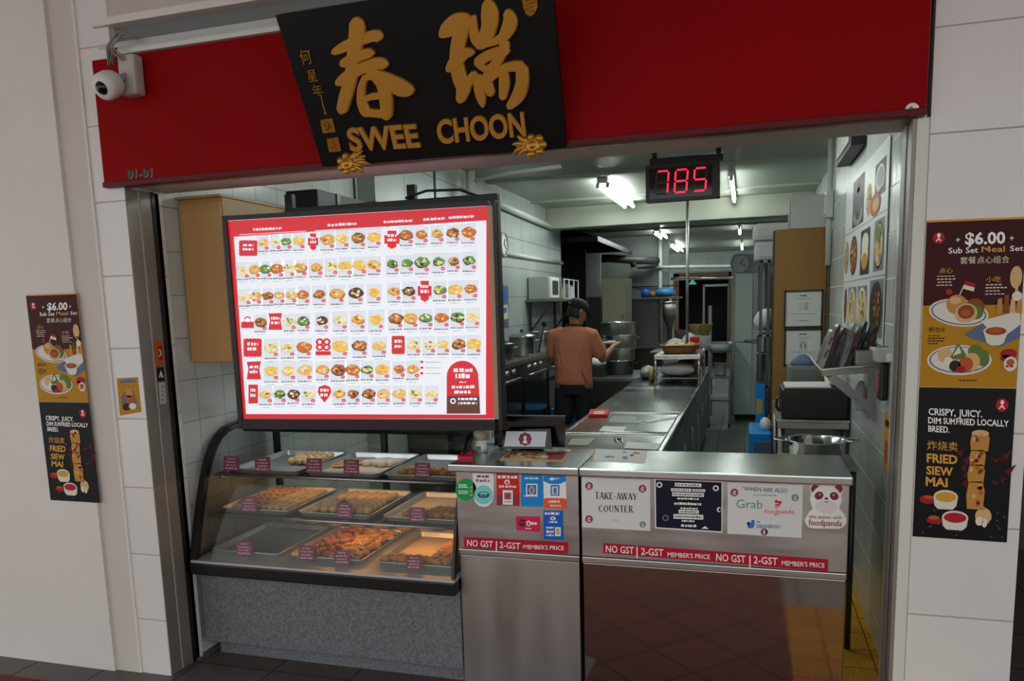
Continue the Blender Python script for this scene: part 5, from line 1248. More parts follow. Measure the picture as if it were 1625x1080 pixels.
# ------------------------------------------------------------------ kitchen lamps
tube_m = M('fluorescent_tube', 'ffffff', 0.3, emit='f3fbf5', power=TUBE_POWER)
def tube_light(label, x, y0, y1, twin, group):
    z = 2.835
    t = thing('ceiling_light', label, 'lamp', (x, (y0 + y1) / 2, 2.78), group)
    w = 0.05 if twin else 0.022
    part('fixture', MB().box((x - w, y0 - 0.02, z - 0.035), (x + w, y1 + 0.02, z + 0.015), white, 0.004), t)
    for dx in ((-0.048, 0.048) if twin else (0,)):
        tb = part('tube', MB().tube([(x + dx, y0 + 0.03, z - 0.055), (x + dx, y1 - 0.03, z - 0.055)], 0.016, tube_m, 10), t, 'glowing white tube')
        mb = MB()
        for y in (y0 + 0.012, y1 - 0.03): mb.box((x + dx - 0.016, y, z - 0.075), (x + dx + 0.016, y + 0.02, z - 0.03), light_grey, 0.003)
        part('end_cap', mb, tb)
G2 = 'twin tube lights down the left of the kitchen ceiling'; G1 = 'single tube lights down the right of the kitchen ceiling'
tube_light('twin tube ceiling light nearest the counter', -1.34, 7.62, 9.42, True, G2)
tube_light('twin tube ceiling light just past the ceiling beam', -1.41, 13.0, 14.15, True, G2)
tube_light('twin tube ceiling light farthest down the left row', -1.43, 16.0, 18.0, True, G2)
tube_light('single tube ceiling light right of the queue number display', -0.155, 7.75, 9.55, False, G1)
tube_light('single tube ceiling light over the white locker beyond the beam', -0.13, 13.0, 14.15, False, G1)
tube_light('single tube ceiling light farthest down the right row', -0.115, 16.5, 18.4, False, G1)
tube_light('added twin tube ceiling light, out of view, over the back of the display case', -1.1, 4.5, 6.0, True, 'added tube lights over the front of the kitchen')  # unseen lamp, added to light the front of the kitchen

tube_light('added single tube ceiling light, out of view, nearest the street in the right row', -0.155, 3.86, 5.1, False, G1)  # hidden tube added to brighten the right wall and counter tops
# ------------------------------------------------------------------ pipes on the ceiling and walls
solo('ceiling_conduit', MB().tube([at(780, 318.7, 'x', -2.36), at(840, 345, 'x', -2.36), at(876, 361, 'x', -2.36)], 0.035, pvc_white, 12), 'thick white pipe along the top of the left tiled wall', 'pipe')
solo('wall_conduit', MB().tube([at(803, 401.8, 'x', -2.375), at(892, 417.4, 'x', -2.375)], 0.022, pvc_white, 10), 'thin white pipe along the left tiled wall right of the wall clock', 'pipe')
mb = MB(); p0 = at(747, 285, 'x', -2.3); p1 = at(747, 340, 'x', -2.3)
mb.tube([p1 + V((0, 0, -0.5)), (p0.x, p0.y, 2.82)], 0.04, pvc_white, 12); mb.tube([p0 + V((0, 0, -0.02)), p0 + V((0.35, 0, 0.03)), p0 + V((0.8, 0, 0.05))], 0.018, pvc_white, 10)
solo('drain_pipe', mb, 'upright white drain pipe with a side branch behind the menu lightbox', 'pipe')
mb = MB().tube([at(1088, 345, 'z', 2.62) * 1.0, at(1088, 345, 'z', 2.62)], 0.02, steel, 8) if False else MB()
pb = at(1090, 593, 'z', 0.86)
mb.tube([(pb.x, pb.y, 0.852), (pb.x, pb.y, 2.85)], 0.017, steel_dull, 12); mb.lathe([(0.06, 0), (0.06, 0.01), (0.025, 0.03)], (pb.x, pb.y, 0.851), steel, 16)
solo('support_pole', mb, 'slim steel pole rising from the prep table to the ceiling', 'pole')
solo('conduit_drop', MB().tube([(0.585, 6.45, 2.85), (0.585, 6.45, 1.9)], 0.022, pvc_white, 10), 'white conduit dropping down the right wall above the brown cabinet', 'pipe')
bx = thing('wall_box', 'small white electrical box high on the right wall beside the conduit', 'switch box', (0.57, 6.1, 2.35))
p_ = at(1319, 325, 'x', 0.60)
part('body', MB().box((0.555, p_.y - 0.1, p_.z - 0.1), (0.607, p_.y + 0.1, p_.z + 0.1), pvc_white, 0.006), bx)
part('cover', MB().box((0.550, p_.y - 0.07, p_.z - 0.07), (0.555, p_.y + 0.07, p_.z + 0.07), white, 0.002), bx)
ex = thing('emergency_light', 'black framed box lamp high on the right wall at the top of the opening', 'lamp', (0.57, 5.1, 2.45))
part('case', MB().box((0.53, 4.75, 2.47), (0.607, 5.5, 2.66), black, 0.006), ex)
part('panel', MB().box((0.535, 4.79, 2.50), (0.54, 5.46, 2.63), white, 0.002).box((0.524, 4.82, 2.50), (0.531, 5.43, 2.63), light_grey, 0.002), ex)

# wall clocks
def clock(label, c, r, ax, grp=None):
    t = thing('wall_clock', label, 'clock', tuple(c)); ax = V(ax)
    part('rim', MB().lathe([(r * 0.94, 0), (r, 0.0), (r * 1.02, 0.025), (r * 0.93, 0.035), (r * 0.9, 0.02)], c, light_grey, 28, axis=ax), t)
    part('dial', MB().lathe([(0.0, 0.018), (r * 0.92, 0.018)], c, white, 28, axis=ax), t)
    e1 = ax.orthogonal().normalized(); up = V((0, 0, 1)); sd = up.cross(ax)
    mb = MB(); o = c + ax * 0.022
    mb.bar(o, o + up * r * 0.45 + sd * r * 0.25, 0.012, 0.004, black, up=tuple(ax)); mb.bar(o, o - up * r * 0.3 + sd * r * 0.6, 0.008, 0.004, black, up=tuple(ax))
    part('hands', mb, t)
    mb = MB()
    for k in range(12):
        a = k * math.pi / 6; d = up * math.cos(a) + sd * math.sin(a); mb.bar(o + d * r * 0.76, o + d * r * 0.86, 0.008, 0.002, dark_grey, up=tuple(ax))
    part('hour_marks', mb, t)
clock('round white wall clock on the left tiled wall beside the menu lightbox', at(797, 388, 'x', -2.398), 0.125, (1, 0, 0))
clock('round wall clock above the white locker at the far end of the kitchen', at(1175, 418, 'y', 11.755), 0.135, (0, -1, 0))

# ------------------------------------------------------------------ prep table down the middle of the kitchen
pt_ = thing('prep_table', 'long stainless steel prep table running down the middle of the kitchen', 'table', (-0.775, 6.3, 0))
TX0, TX1, TY0, TY1, TZ = -1.125, -0.43, 3.46, 10.0, 0.85
ys = [TY0, 4.80, 5.74, 7.45, TY1]
for a, b in zip(ys, ys[1:]):
    s_ = part('top_section', MB().box((TX0, a + 0.004, TZ - 0.04), (TX1, b - 0.004, TZ), M('table_steel', 'b2bab6', 0.2, 1.0, vary=0.03, vscale=2.0), 0.006), pt_)
    mb = MB(); rim = [V((TX0 + 0.03, a + 0.035, TZ + 0.001)), V((TX1 - 0.03, a + 0.035, TZ + 0.001)), V((TX1 - 0.03, b - 0.035, TZ + 0.001)), V((TX0 + 0.03, b - 0.035, TZ + 0.001))]
    if b < 6: mb.tube(rim, 0.006, steel, 6, closed=True, cap=False); part('rim', mb, s_)
mb = MB().box((TX0 + 0.03, TY0 + 0.02, 0.10), (TX1 - 0.02, TY1 - 0.02, TZ - 0.04), steel_dark, 0.004)
part('cabinet', mb, pt_)
for k in range(8):
    y = TY0 + 0.1 + k * 0.79
    d = part('door', MB().box((TX1 - 0.022, y, 0.14), (TX1 - 0.008, y + 0.72, TZ - 0.07), steel_dull, 0.003), pt_)
    part('handle', MB().tube([(TX1 - 0.006, y + 0.6, 0.62), (TX1 + 0.012, y + 0.6, 0.62), (TX1 + 0.012, y + 0.6, 0.5), (TX1 - 0.006, y + 0.6, 0.5)], 0.007, steel, 7), d)
for x in (TX0 + 0.08, TX1 - 0.08):
    for y in (TY0 + 0.1, TY1 - 0.1): part('leg', MB().tube([(x, y, 0), (x, y, 0.12)], 0.025, steel_dark, 10), pt_)
zt_ = zplane(TZ + 0.0012)
def tflat(name, label, cat, q, m, th=0.002, curl=0.0):
    mb = MB(); P3 = [zt_(u, v) for u, v in q]; mb.prism(P3, V((0, 0, th)), m)
    return solo(name, mb, label, cat)
tflat('paper_sheet', 'white sheet with brown spots lying across the second table section', 'paper', [(950, 684), (958, 676), (995, 677), (988, 686)], paper_white)
tflat('paper_sheet', 'large white sheet at the right edge of the prep table just behind the counter', 'paper', [(990, 711), (995, 701), (1050, 704), (1046, 714)], paper_white)
tflat('paper_sheet', 'clear wrapper sheet on the prep table left of the white sheet', 'paper', [(900, 706), (908, 696), (945, 695), (932, 707)], M('wrapper', 'aeb8b2', 0.25))
tflat('plastic_sheet', 'crumpled pale wrapper in the middle of the second table section', 'wrapper', [(966, 670), (972, 660), (1010, 661), (1014, 672)], M('wrapper', 'aeb8b2', 0.25))
tflat('plastic_strip', 'long thin white strip at the right of the second table section', 'wrapper', [(1023, 668), (1028, 670), (1074, 663), (1074, 660), (1045, 664)], white)
t = thing('red_box', 'flat red packet on the left edge of the prep table', 'packet', tuple(zt_(948, 660)))
mb = MB(); mb.prism([zt_(u, v) for u, v in ((934, 661), (937, 653), (967, 653.5), (964, 662))], V((0, 0, 0.02)), s_red); part('body', mb, t)
p = Print(zplane(TZ + 0.0215)); p.poly([(941, 656.5), (944, 652), (960, 652.4), (957, 657)], f_pale, 1); p.dashes(945, 655, 957, 655, 1.2, s_red, 2, unit=2); part('print', p.mb, t)
tongs = MB(); a = zt_(975, 695); b = zt_(988, 702)
tongs.tube([a, a + (b - a) * 0.6 + V((0.02, 0, 0.01)), b], 0.006, chrome, 6); tongs.tube([a, a + (b - a) * 0.6 + V((-0.02, 0, 0.01)), b + V((-0.03, 0, 0))], 0.006, chrome, 6)
solo('tongs', tongs, 'steel tongs lying on the near section of the prep table', 'tongs')
# little two-tier rack with baskets of food
rk = thing('table_rack', 'small steel two-tier rack standing on the prep table', 'rack', (-0.62, 7.6, TZ))
RX0, RX1, RY0, RY1 = -0.865, -0.442, 7.85, 8.75
for x in (RX0, RX1):
    for y in (RY0, RY1): part('leg', MB().tube([(x, y, TZ), (x, y, TZ + 0.295)], 0.013, chrome, 8), rk)
part('upper_shelf', MB().box((RX0 - 0.015, RY0 - 0.015, TZ + 0.245), (RX1 + 0.015, RY1 + 0.015, TZ + 0.29), steel, 0.006), rk)
part('lower_shelf', MB().box((RX0, RY0, TZ + 0.05), (RX1, RY1, TZ + 0.06), steel_dull, 0.002), rk)
basket_m = M('basket_cane', '8f6129', 0.6, vary=0.25, vscale=40, bump=0.4, bscale=120)
bs = thing('bread_basket', 'shallow cane basket of buns on the upper tier of the table rack', 'basket', (-0.64, 8.1, TZ + 0.29))
mb = MB(); zb_ = TZ + 0.29
def rr_ring(cx, cy, a, b, z, n=28):
    out = []
    for k in range(n):
        t = 2 * math.pi * k / n; c, s = math.cos(t), math.sin(t)
        out.append(V((cx + a * math.copysign(abs(c) ** 0.5, c), cy + b * math.copysign(abs(s) ** 0.5, s), z)))
    return out
mb.rings([rr_ring(-0.65, 8.15, 0.15, 0.22, zb_), rr_ring(-0.65, 8.15, 0.195, 0.25, zb_ + 0.08), rr_ring(-0.65, 8.15, 0.185, 0.24, zb_ + 0.078), rr_ring(-0.65, 8.15, 0.14, 0.21, zb_ + 0.008)], basket_m, False)
mb.add(rr_ring(-0.65, 8.15, 0.15, 0.22, zb_ + 0.004), [list(range(28))], basket_m)
part('bowl', mb, bs)
part('rim', MB().tube(rr_ring(-0.65, 8.15, 0.192, 0.247, zb_ + 0.081), 0.008, basket_m, 7, closed=True, cap=False), bs)
for k in range(12):
    bx_, by_ = -0.75 + (k % 3) * 0.10, 7.99 + (k // 3) * 0.11
    o = MB().ball((bx_, by_, zb_ + 0.062), (0.052, 0.055, 0.038), (bun_white, crust_pale, crust)[k % 3], 12, 8)
    solo('bread_bun', o, 'round bread bun heaped in the cane basket', 'bun', 'buns in the cane basket')
mb = MB(); b1 = V((-0.66, 8.05, TZ + 0.062))
bag_m = M('bag_white', 'eff1f0', 0.4, vary=0.08, vscale=14, bump=0.3, bscale=20)
def bag(name, label, c, r, m=None, n=16, seed=1, cat='bag'):
    rr = random.Random(seed); c = V(c); R = []
    for j in range(10):
        th = 0.08 + (math.pi - 0.16) * j / 9
        ring = []
        for k in range(n):
            a = 2 * math.pi * k / n; w = 1 + 0.12 * (rr.random() - 0.5)
            z = math.cos(th); z = z if z > -0.75 else -0.75
            ring.append(c + V((r[0] * math.sin(th) * math.cos(a) * w, r[1] * math.sin(th) * math.sin(a) * w, r[2] * z * (1 if z > -0.7 else 1))))
        R.append(ring)
    mb = MB().rings(R, m or bag_m); return solo(name, mb, label, cat)
bag('food_bag', 'long white bag lying on the lower tier of the table rack', (-0.67, 8.05, TZ + 0.125), (0.17, 0.14, 0.075), seed=3)
bag('food_bag', 'tan paper parcel behind the white bag on the lower tier of the table rack', (-0.60, 8.5, TZ + 0.125), (0.13, 0.12, 0.08), M('parcel', '9a6a35', 0.7, vary=0.2, vscale=12), seed=4)
bag('plastic_bag', 'clear pale bag of food left of the table rack', (-1.02, 8.5, TZ + 0.06), (0.08, 0.2, 0.075), M('clear_bag', 'a5ab9c', 0.25, vary=0.2, vscale=12), seed=5)
bag('plastic_bag', 'bag of yellow noodles beside the table rack leg', (-0.925, 8.1, TZ + 0.065), (0.04, 0.12, 0.08), M('noodle_bag', 'b59a55', 0.35, vary=0.25, vscale=20), seed=6)
bag('plastic_bag', 'white bag heaped at the far end of the prep table', (-0.80, 9.35, TZ + 0.17), (0.17, 0.2, 0.22), M('bag_grey', 'b3bcb9', 0.35, vary=0.12, vscale=14), seed=7)
bag('plastic_bag', 'grey white bag with a red edge behind the bread basket', (-0.62, 9.1, TZ + 0.2), (0.12, 0.12, 0.26), M('bag_grey', 'b3bcb9', 0.35), seed=8)
t = thing('red_packet', 'small red packet leaning among the white bags behind the bread basket', 'packet', (-0.56, 8.9, TZ))
part('body', MB().box((-0.60, 8.86, TZ + 0.001), (-0.50, 8.92, TZ + 0.42), s_red, 0.01), t)
# steamer stack on a low stove left of the prep table
SX, SY = -1.42, 9.05
ss = thing('side_bench', 'low dark steel bench left of the prep table under the steamer stack', 'bench', (SX, SY, 0))
part('top', MB().box((-1.98, 8.55, 0.80), (-1.135, 9.6, 0.845), steel_dull, 0.006), ss)
for x in (-1.93, -1.18):
    for y in (8.6, 9.55): part('leg', MB().box((x - 0.02, y - 0.02, 0), (x + 0.02, y + 0.02, 0.80), steel_dark), ss)
part('under_shelf', MB().box((-1.95, 8.58, 0.3), (-1.16, 9.57, 0.33), steel_dark, 0.003), ss)
part('apron', MB().box((-1.97, 8.56, 0.55), (-1.15, 8.60, 0.80), steel_dark, 0.003), ss)
def cyl_pot(mb, c, r, h, m, lip=0.008):
    mb.lathe([(0.0, 0.0), (r * 0.97, 0.0), (r, 0.01), (r, h - 0.004), (r + lip, h), (r + lip, h + 0.004), (r - 0.003, h + 0.003), (r - 0.004, h * 0.5), (0.0, h * 0.45)], c, m, 32)
def pot(name, label, c, r, h, m=steel, lid=False, handles=True, group=None, cat='pot'):
    t = thing(name, label, cat, tuple(c), group); c = V(c)
    mb = MB(); cyl_pot(mb, c, r, h, m); part('body', mb, t)
    part('rim', MB().tube([c + V(((r + 0.004) * math.cos(2 * math.pi * k / 28), (r + 0.004) * math.sin(2 * math.pi * k / 28), h)) for k in range(28)], 0.007, chrome, 7, closed=True, cap=False), t)
    if handles:
        for s in (-1, 1):
            part('handle', MB().tube([c + V((s * r * 0.99, -0.05, h * 0.78)), c + V((s * (r + 0.035), -0.045, h * 0.8)), c + V((s * (r + 0.035), 0.045, h * 0.8)), c + V((s * r * 0.99, 0.05, h * 0.78))], 0.006, m, 7), t)
    if lid:
        mb = MB().lathe([(r + 0.004, 0), (r + 0.004, 0.008), (r * 0.6, 0.03), (0.0, 0.04)], c + V((0, 0, h + 0.002)), m, 28); mb.lathe([(0.0, 0.03), (0.018, 0.03), (0.012, 0.0)], c + V((0, 0, h + 0.04)), black, 12); part('lid', mb, t)
    return t
zs = 0.846
tier_m = M('steamer_steel', 'a3a29b', 0.33, 1.0, vary=0.06, vscale=5)
pot('stock_pot', 'dark stock pot at the bottom of the steamer stack', (SX, SY, zs), 0.165, 0.16, steel_dark)
pot('steamer_tier', 'steel steamer tier directly on the dark stock pot', (SX + 0.03, SY, zs + 0.166), 0.155, 0.13, tier_m, group='tiers of the steamer stack', cat='steamer', handles=False)
pot('steamer_tier', 'second steel tier from the bottom of the steamer stack', (SX + 0.03, SY, zs + 0.302), 0.175, 0.15, tier_m, group='tiers of the steamer stack', cat='steamer')
pot('steamer_tier', 'widest open tier at the top of the steamer stack', (SX, SY, zs + 0.458), 0.195, 0.14, tier_m, group='tiers of the steamer stack', cat='steamer', handles=False)
pot('round_pan', 'small pale pan on the bench beside the steamer stack', (-1.78, 8.75, zs), 0.09, 0.09, steel, handles=False)
bag('cloth_pile', 'white cloth heaped on the bench between the person and the steamer stack', (-1.62, 8.72, zs + 0.16), (0.11, 0.1, 0.06), seed=11, cat='cloth')
mb = MB().box((-1.74, 8.62, zs), (-1.52, 8.85, zs + 0.115), steel_dark, 0.006); solo('steel_box', mb, 'dark steel box under the white cloth on the bench', 'box')

# ------------------------------------------------------------------ cooking range on the left
rg = thing('cooking_range', 'long dark steel cooking range along the left wall', 'stove', (-2.2, 8, 0))
part('top', MB().box((-2.395, 5.2, 1.11), (-2.05, 10.2, 1.15), steel_dull, 0.005), rg)
part('body', MB().box((-2.39, 5.22, 0.12), (-2.08, 10.18, 1.11), steel_dark, 0.004), rg)
for k in range(5):
    y = 5.3 + k * 0.98
    d = part('door', MB().box((-2.08, y, 0.35), (-2.066, y + 0.86, 0.96), M('oven_glass', '1a1c1b', 0.15), 0.004), rg)
    part('handle', MB().tube([(-2.066, y + 0.1, 0.99), (-2.035, y + 0.1, 0.99), (-2.035, y + 0.76, 0.99), (-2.066, y + 0.76, 0.99)], 0.01, steel, 8), d)
    for j in range(3): part('knob', MB().lathe([(0.0, 0.03), (0.02, 0.03), (0.024, 0.0)], (-2.08, y + 0.2 + j * 0.22, 1.06), steel, 14, axis=(1, 0, 0)), rg)
part('plinth', MB().box((-2.38, 5.25, 0), (-2.12, 10.15, 0.12), black), rg)
pot('stock_pot', 'wide shiny steel pot nearest the counter on the cooking range', (-2.225, 6.95, 1.151), 0.145, 0.165, steel)
pot('stock_pot', 'narrow steel pot squeezed in front of the wide one on the cooking range', (-2.235, 6.45, 1.151), 0.09, 0.15, steel)
pot('stock_pot', 'lidded steel pot behind the wide shiny one on the cooking range', (-2.22, 7.75, 1.151), 0.135, 0.2, steel, lid=True)
pot('stock_pot', 'steel pot farthest back on the cooking range by the person', (-2.215, 8.5, 1.151), 0.12, 0.22, steel)
mb = MB().tube([(-2.16, 8.2, 1.16), (-2.12, 8.2, 1.34), (-2.10, 8.22, 1.45)], 0.008, black, 7); mb.ball((-2.10, 8.22, 1.46), (0.03, 0.012, 0.035), black, 10, 7)
solo('ladle', mb, 'black handled ladle standing up beside the person', 'ladle')
t = thing('blue_crate', 'blue plastic crate on the floor behind the person', 'crate', (-1.9, 8.25, 0))
part('body', MB().box((-2.02, 8.1, 0.0), (-1.74, 8.5, 0.55), s_blue, 0.01), t); part('label_plate', MB().box((-1.9, 8.094, 0.30), (-1.82, 8.10, 0.42), f_tan), t)
# shelf with a microwave on the left wall
wsf = thing('wall_shelf', 'steel wall shelf on brackets on the left tiled wall', 'shelf', (-2.25, 9.2, 1.7))
part('board', MB().box((-2.395, 8.55, 1.705), (-2.08, 10.2, 1.73), steel_dull, 0.003), wsf)
for y in (8.7, 9.9):
    part('bracket', MB().bar((-2.38, y, 1.35), (-2.38, y, 1.70), 0.03, 0.02, steel_dark, (0, 1, 0)).bar((-2.37, y, 1.38), (-2.12, y, 1.70), 0.02, 0.025, steel_dark, (0, 1, 0)), wsf)
mw = thing('microwave', 'white microwave oven on the steel shelf on the left wall', 'microwave', (-2.26, 9.0, 1.73))
part('body', MB().box((-2.385, 8.65, 1.731), (-2.14, 9.25, 1.985), light_grey, 0.008), mw)
dr = part('door', MB().box((-2.14, 8.68, 1.745), (-2.125, 9.08, 1.975), white, 0.004), mw); part('window', MB().box((-2.125, 8.74, 1.78), (-2.121, 9.02, 1.94), M('oven_glass', '1a1c1b', 0.15)), dr)
part('control_panel', MB().box((-2.14, 9.09, 1.745), (-2.126, 9.24, 1.975), mid_grey, 0.003), mw)
rk2 = thing('dish_rack', 'white wire rack of jars on the steel wall shelf beyond the microwave', 'rack', (-2.24, 9.7, 1.73))
mb = MB()
for y in (9.32, 9.6, 9.88, 10.15):
    for x in (-2.37, -2.12): mb.bar((x, y, 1.731), (x, y, 1.98), 0.014, 0.014, white)
for z in (1.74, 1.97):
    for x in (-2.37, -2.12): mb.bar((x, 9.32, z), (x, 10.15, z), 0.012, 0.012, white)
part('frame', mb, rk2)
for k in range(5):
    c = V((-2.2 - 0.05 * (k % 2), 9.40 + k * 0.16, 1.733)); h = 0.13 + 0.03 * (k % 3)
    t = thing('storage_jar', ('orange capped', 'white', 'tall grey', 'pale', 'short white')[k] + ' jar in the wire rack on the wall shelf', 'jar', tuple(c), 'jars on the wall shelf')
    part('body', MB().lathe([(0, 0), (0.045, 0), (0.047, 0.01), (0.047, h - 0.01), (0.03, h)], c, (f_tan, white, mid_grey, f_pale, white)[k], 16), t)
    part('lid', MB().lathe([(0.034, 0), (0.034, 0.02), (0, 0.022)], c + V((0, 0, h)), (f_orange, light_grey, dark_grey, light_grey, light_grey)[k], 14), t)
t = thing('wall_poster', 'narrow blue wall poster on the left tiled wall under the clock', 'poster', (-2.39, 7.7, 1.43))
xp = xplane(-2.398)
mb = MB(); mb.prism([xp(u, v) for u, v in ((794, 451), (806, 454), (807, 520), (795, 521))], V((0.003, 0, 0)), f_blue); part('sheet', mb, t)
p = Print(xp, base=0.004); p.ell(800, 470, 4, 8, s_navy, 1, 14); p.poly([(796, 484), (805, 483), (806, 505), (797, 507)], f_pale, 1); p.ell(801, 492, 3, 5, deli_blue, 2, 12); p.dashes(797, 515, 805, 514.5, 3, f_red, 1, unit=2); part('print', p.mb, t)
# extraction hood and ducts
hood = thing('extractor_hood', 'dark extractor hood high over the cooking range', 'hood', (-2.0, 12, 2.2))
mb = MB(); mb.add([V(q) for q in ((-3.3, 10.6, 2.56), (-1.95, 10.6, 2.56), (-1.95, 13.9, 2.56), (-3.3, 13.9, 2.56), (-3.3, 10.9, 2.76), (-2.5, 10.9, 2.76), (-2.5, 13.6, 2.76), (-3.3, 13.6, 2.76))], [(0, 1, 5, 4), (1, 2, 6, 5), (2, 3, 7, 6), (3, 0, 4, 7), (4, 5, 6, 7)], black_metal); mb.box((-3.0, 11.5, 2.76), (-2.6, 12.5, 2.84), black_metal)
part('canopy', mb, hood); part('lip', MB().box((-3.3, 10.585, 2.50), (-1.94, 10.61, 2.57), black_metal).box((-1.96, 10.6, 2.50), (-1.935, 13.9, 2.57), black_metal), hood)
t = thing('splash_guard', 'tall shiny steel splash panel behind the person', 'panel', (-2.25, 11.9, 1.2))
a = at(929, 404, 'y', 11.9); b = at(954, 471, 'y', 11.9)
part('sheet', MB().box((a.x, 11.9, b.z), (b.x, 11.93, a.z), steel, 0.003), t)
part('support', MB().box((a.x + 0.02, 11.93, 0), (b.x - 0.02, 11.96, a.z - 0.1), steel_dark), t)
part('side_panel', MB().box((-3.3, 11.95, 0), (a.x - 0.01, 12.0, 2.5), black_metal), t, 'dark side panel')
t = thing('beige_fridge', 'tall pale beige refrigerator behind the person', 'refrigerator', (-1.85, 11.4, 0))
a = at(955, 442, 'y', 11.1)
part('body', MB().box((-1.975, 11.12, 0.06), (-1.64, 11.75, a.z), M('fridge_beige', 'a8a78c', 0.4), 0.012), t)
part('door', MB().box((-1.975, 11.10, 0.08), (-1.645, 11.12, a.z - 0.01), M('fridge_beige', 'a8a78c', 0.4), 0.006), t)
part('handle', MB().tube([(-1.68, 11.10, 1.5), (-1.68, 11.06, 1.48), (-1.68, 11.06, 1.12), (-1.68, 11.10, 1.10)], 0.01, steel, 8), t)
part('foot', MB().box((-1.95, 11.15, 0), (-1.67, 11.7, 0.06), black), t)
mb = MB().tube([(-3.3, 13.7, 2.42), (-2.3, 13.6, 2.44), (-1.9, 13.7, 2.40), (-1.55, 14.3, 2.40)], 0.07, dark_grey, 12); mb.tube([(-1.9, 13.7, 2.4), (-1.88, 13.72, 2.28)], 0.05, dark_grey, 10)
solo('exhaust_pipe', mb, 'dark bent exhaust pipe under the ceiling at the rear left', 'pipe')
solo('riser_pipe', MB().tube([(-1.50, 14.42, 0.95), (-1.50, 14.42, 2.84)], 0.035, pvc_white, 10), 'upright pale pipe on the rear left wall beside the passage', 'pipe')
# cooking station beyond the steamer stack
t = thing('back_bench', 'grey steel bench and splash back along the rear left wall', 'bench', (-1.9, 14.2, 0))
part('top', MB().box((-3.2, 13.9, 0.86), (-1.40, 14.48, 0.9), steel_dull, 0.004), t); part('front', MB().box((-3.18, 13.95, 0.1), (-1.42, 14.45, 0.86), steel_dark), t); part('splash_back', MB().box((-3.2, 14.46, 0.9), (-1.40, 14.495, 1.75), steel_dull, 0.002), t)
part('plinth', MB().box((-3.1, 14.0, 0), (-1.5, 14.4, 0.1), black), t)
sf = thing('rear_shelf', 'long steel shelf on the rear left wall with packets on it', 'shelf', (-1.75, 14.3, 1.75))
a = at(993, 473, 'y', 14.3); b = at(1077, 478, 'y', 14.3)
part('board', MB().box((a.x, 14.1, a.z - 0.03), (b.x + 0.05, 14.5, a.z), steel_dull, 0.003), sf)
part('rail', MB().tube([(a.x, 14.45, a.z + 0.2), (b.x, 14.45, a.z + 0.2)], 0.012, steel_dark, 8), sf)
for x in (a.x + 0.1, b.x - 0.1): part('bracket', MB().bar((x, 14.48, a.z - 0.3), (x, 14.48, a.z - 0.02), 0.03, 0.02, steel_dark, (1, 0, 0)).bar((x, 14.46, a.z - 0.28), (x, 14.15, a.z - 0.03), 0.02, 0.02, steel_dark, (1, 0, 0)), sf)
zsf = a.z
mb = MB().lathe([(0, 0), (0.07, 0), (0.08, 0.15), (0.075, 0.15), (0.065, 0.01)], at(1024, 471, 'y', 14.28) * 1.0, s_navy, 18)
solo('blue_tub', mb, 'dark blue tub on the rear steel shelf', 'tub').location.z = zsf + 0.001
bag('shelf_packet', 'bright blue and white bag lying on the rear steel shelf', (at(1055, 470, 'y', 14.28).x, 14.28, zsf + 0.075), (0.19, 0.12, 0.095), M('blue_bag', '3f8fc4', 0.4, vary=0.4, vscale=8), seed=12)
bag('shelf_packet', 'small yellow brown packet on the rear steel shelf beside the dark blue tub', (at(1036, 473, 'y', 14.28).x, 14.28, zsf + 0.05), (0.07, 0.08, 0.065), M('parcel', '9a6a35', 0.7), seed=13)
t = thing('wash_sink', 'grey steel funnel sink hanging on the rear left wall', 'sink', (-1.4, 14, 0.9))
a = at(1062, 478, 'y', 13.85)
mb = MB().rings([rr_ring(a.x, 14.0, 0.13, 0.13, 1.66, 20), rr_ring(a.x, 14.0, 0.12, 0.12, 1.40, 20), rr_ring(a.x, 14.0, 0.05, 0.05, 1.22, 20), rr_ring(a.x, 14.0, 0.035, 0.035, 0.91, 20)], steel_dull); part('bowl', mb, t)
part('rim', MB().tube(rr_ring(a.x, 14.0, 0.13, 0.13, 1.66, 20), 0.012, steel, 7, closed=True, cap=False), t)

# ------------------------------------------------------------------ the far end
dk = M('void_dark', '0a0a0a', 0.8); orange_wood = M('orange_wood', '5e3a1c', 0.5, vary=0.15, vscale=6)
df = thing('door_frame', 'dark timber door frame around the rear doorway', 'door frame', (-0.85, 19.9, 0))
part('post', MB().box((-1.75, 19.93, 0), (-1.62, 20.0, 2.36), orange_wood), df); part('post', MB().box((-0.43, 19.93, 0), (-0.37, 20.0, 2.36), orange_wood), df); part('lintel', MB().box((-1.75, 19.93, 2.26), (-0.37, 20.0, 2.36), orange_wood), df)
ir = thing('inner_gate', 'pale metal gate frame standing in the rear doorway', 'gate', (-0.8, 20.3, 0))
for x in (-1.06, -0.46): part('upright', MB().box((x, 20.3, 0), (x + 0.05, 20.36, 2.05), steel_dull), ir)
part('top_bar', MB().box((-1.06, 20.3, 2.02), (-0.40, 20.36, 2.08), steel_dull), ir); part('bar', MB().box((-0.92, 20.3, 0), (-0.84, 20.34, 1.55), steel_dull), ir)
mb = MB(); c = at(1099, 451, 'y', 20.6); mb.lathe([(0.02, 0.14), (0.03, 0.1), (0.09, 0.02), (0.10, 0.0)], c, M('green_lamp', '2f8a5c', 0.4, emit='3fae78', power=0.8), 18); mb.tube([c + V((0, 0, 0.14)), c + V((0, 0, 0.95)), (c.x, c.y, 2.9)], 0.008, black, 6)
solo('pendant_lamp', mb, 'small green pendant lamp hanging beyond the rear doorway', 'lamp')
solo('header_pipe', MB().tube([(-1.9, 14.35, 2.30), (0.70, 14.35, 2.22)], 0.03, pvc_white, 10), 'white pipe running across above the rear passage', 'pipe')
solo('header_pipe', MB().tube([(-1.33, 14.6, 2.08), (0.70, 14.6, 2.04)], 0.025, steel, 10), 'thin steel pipe under the white one across the rear passage', 'pipe')
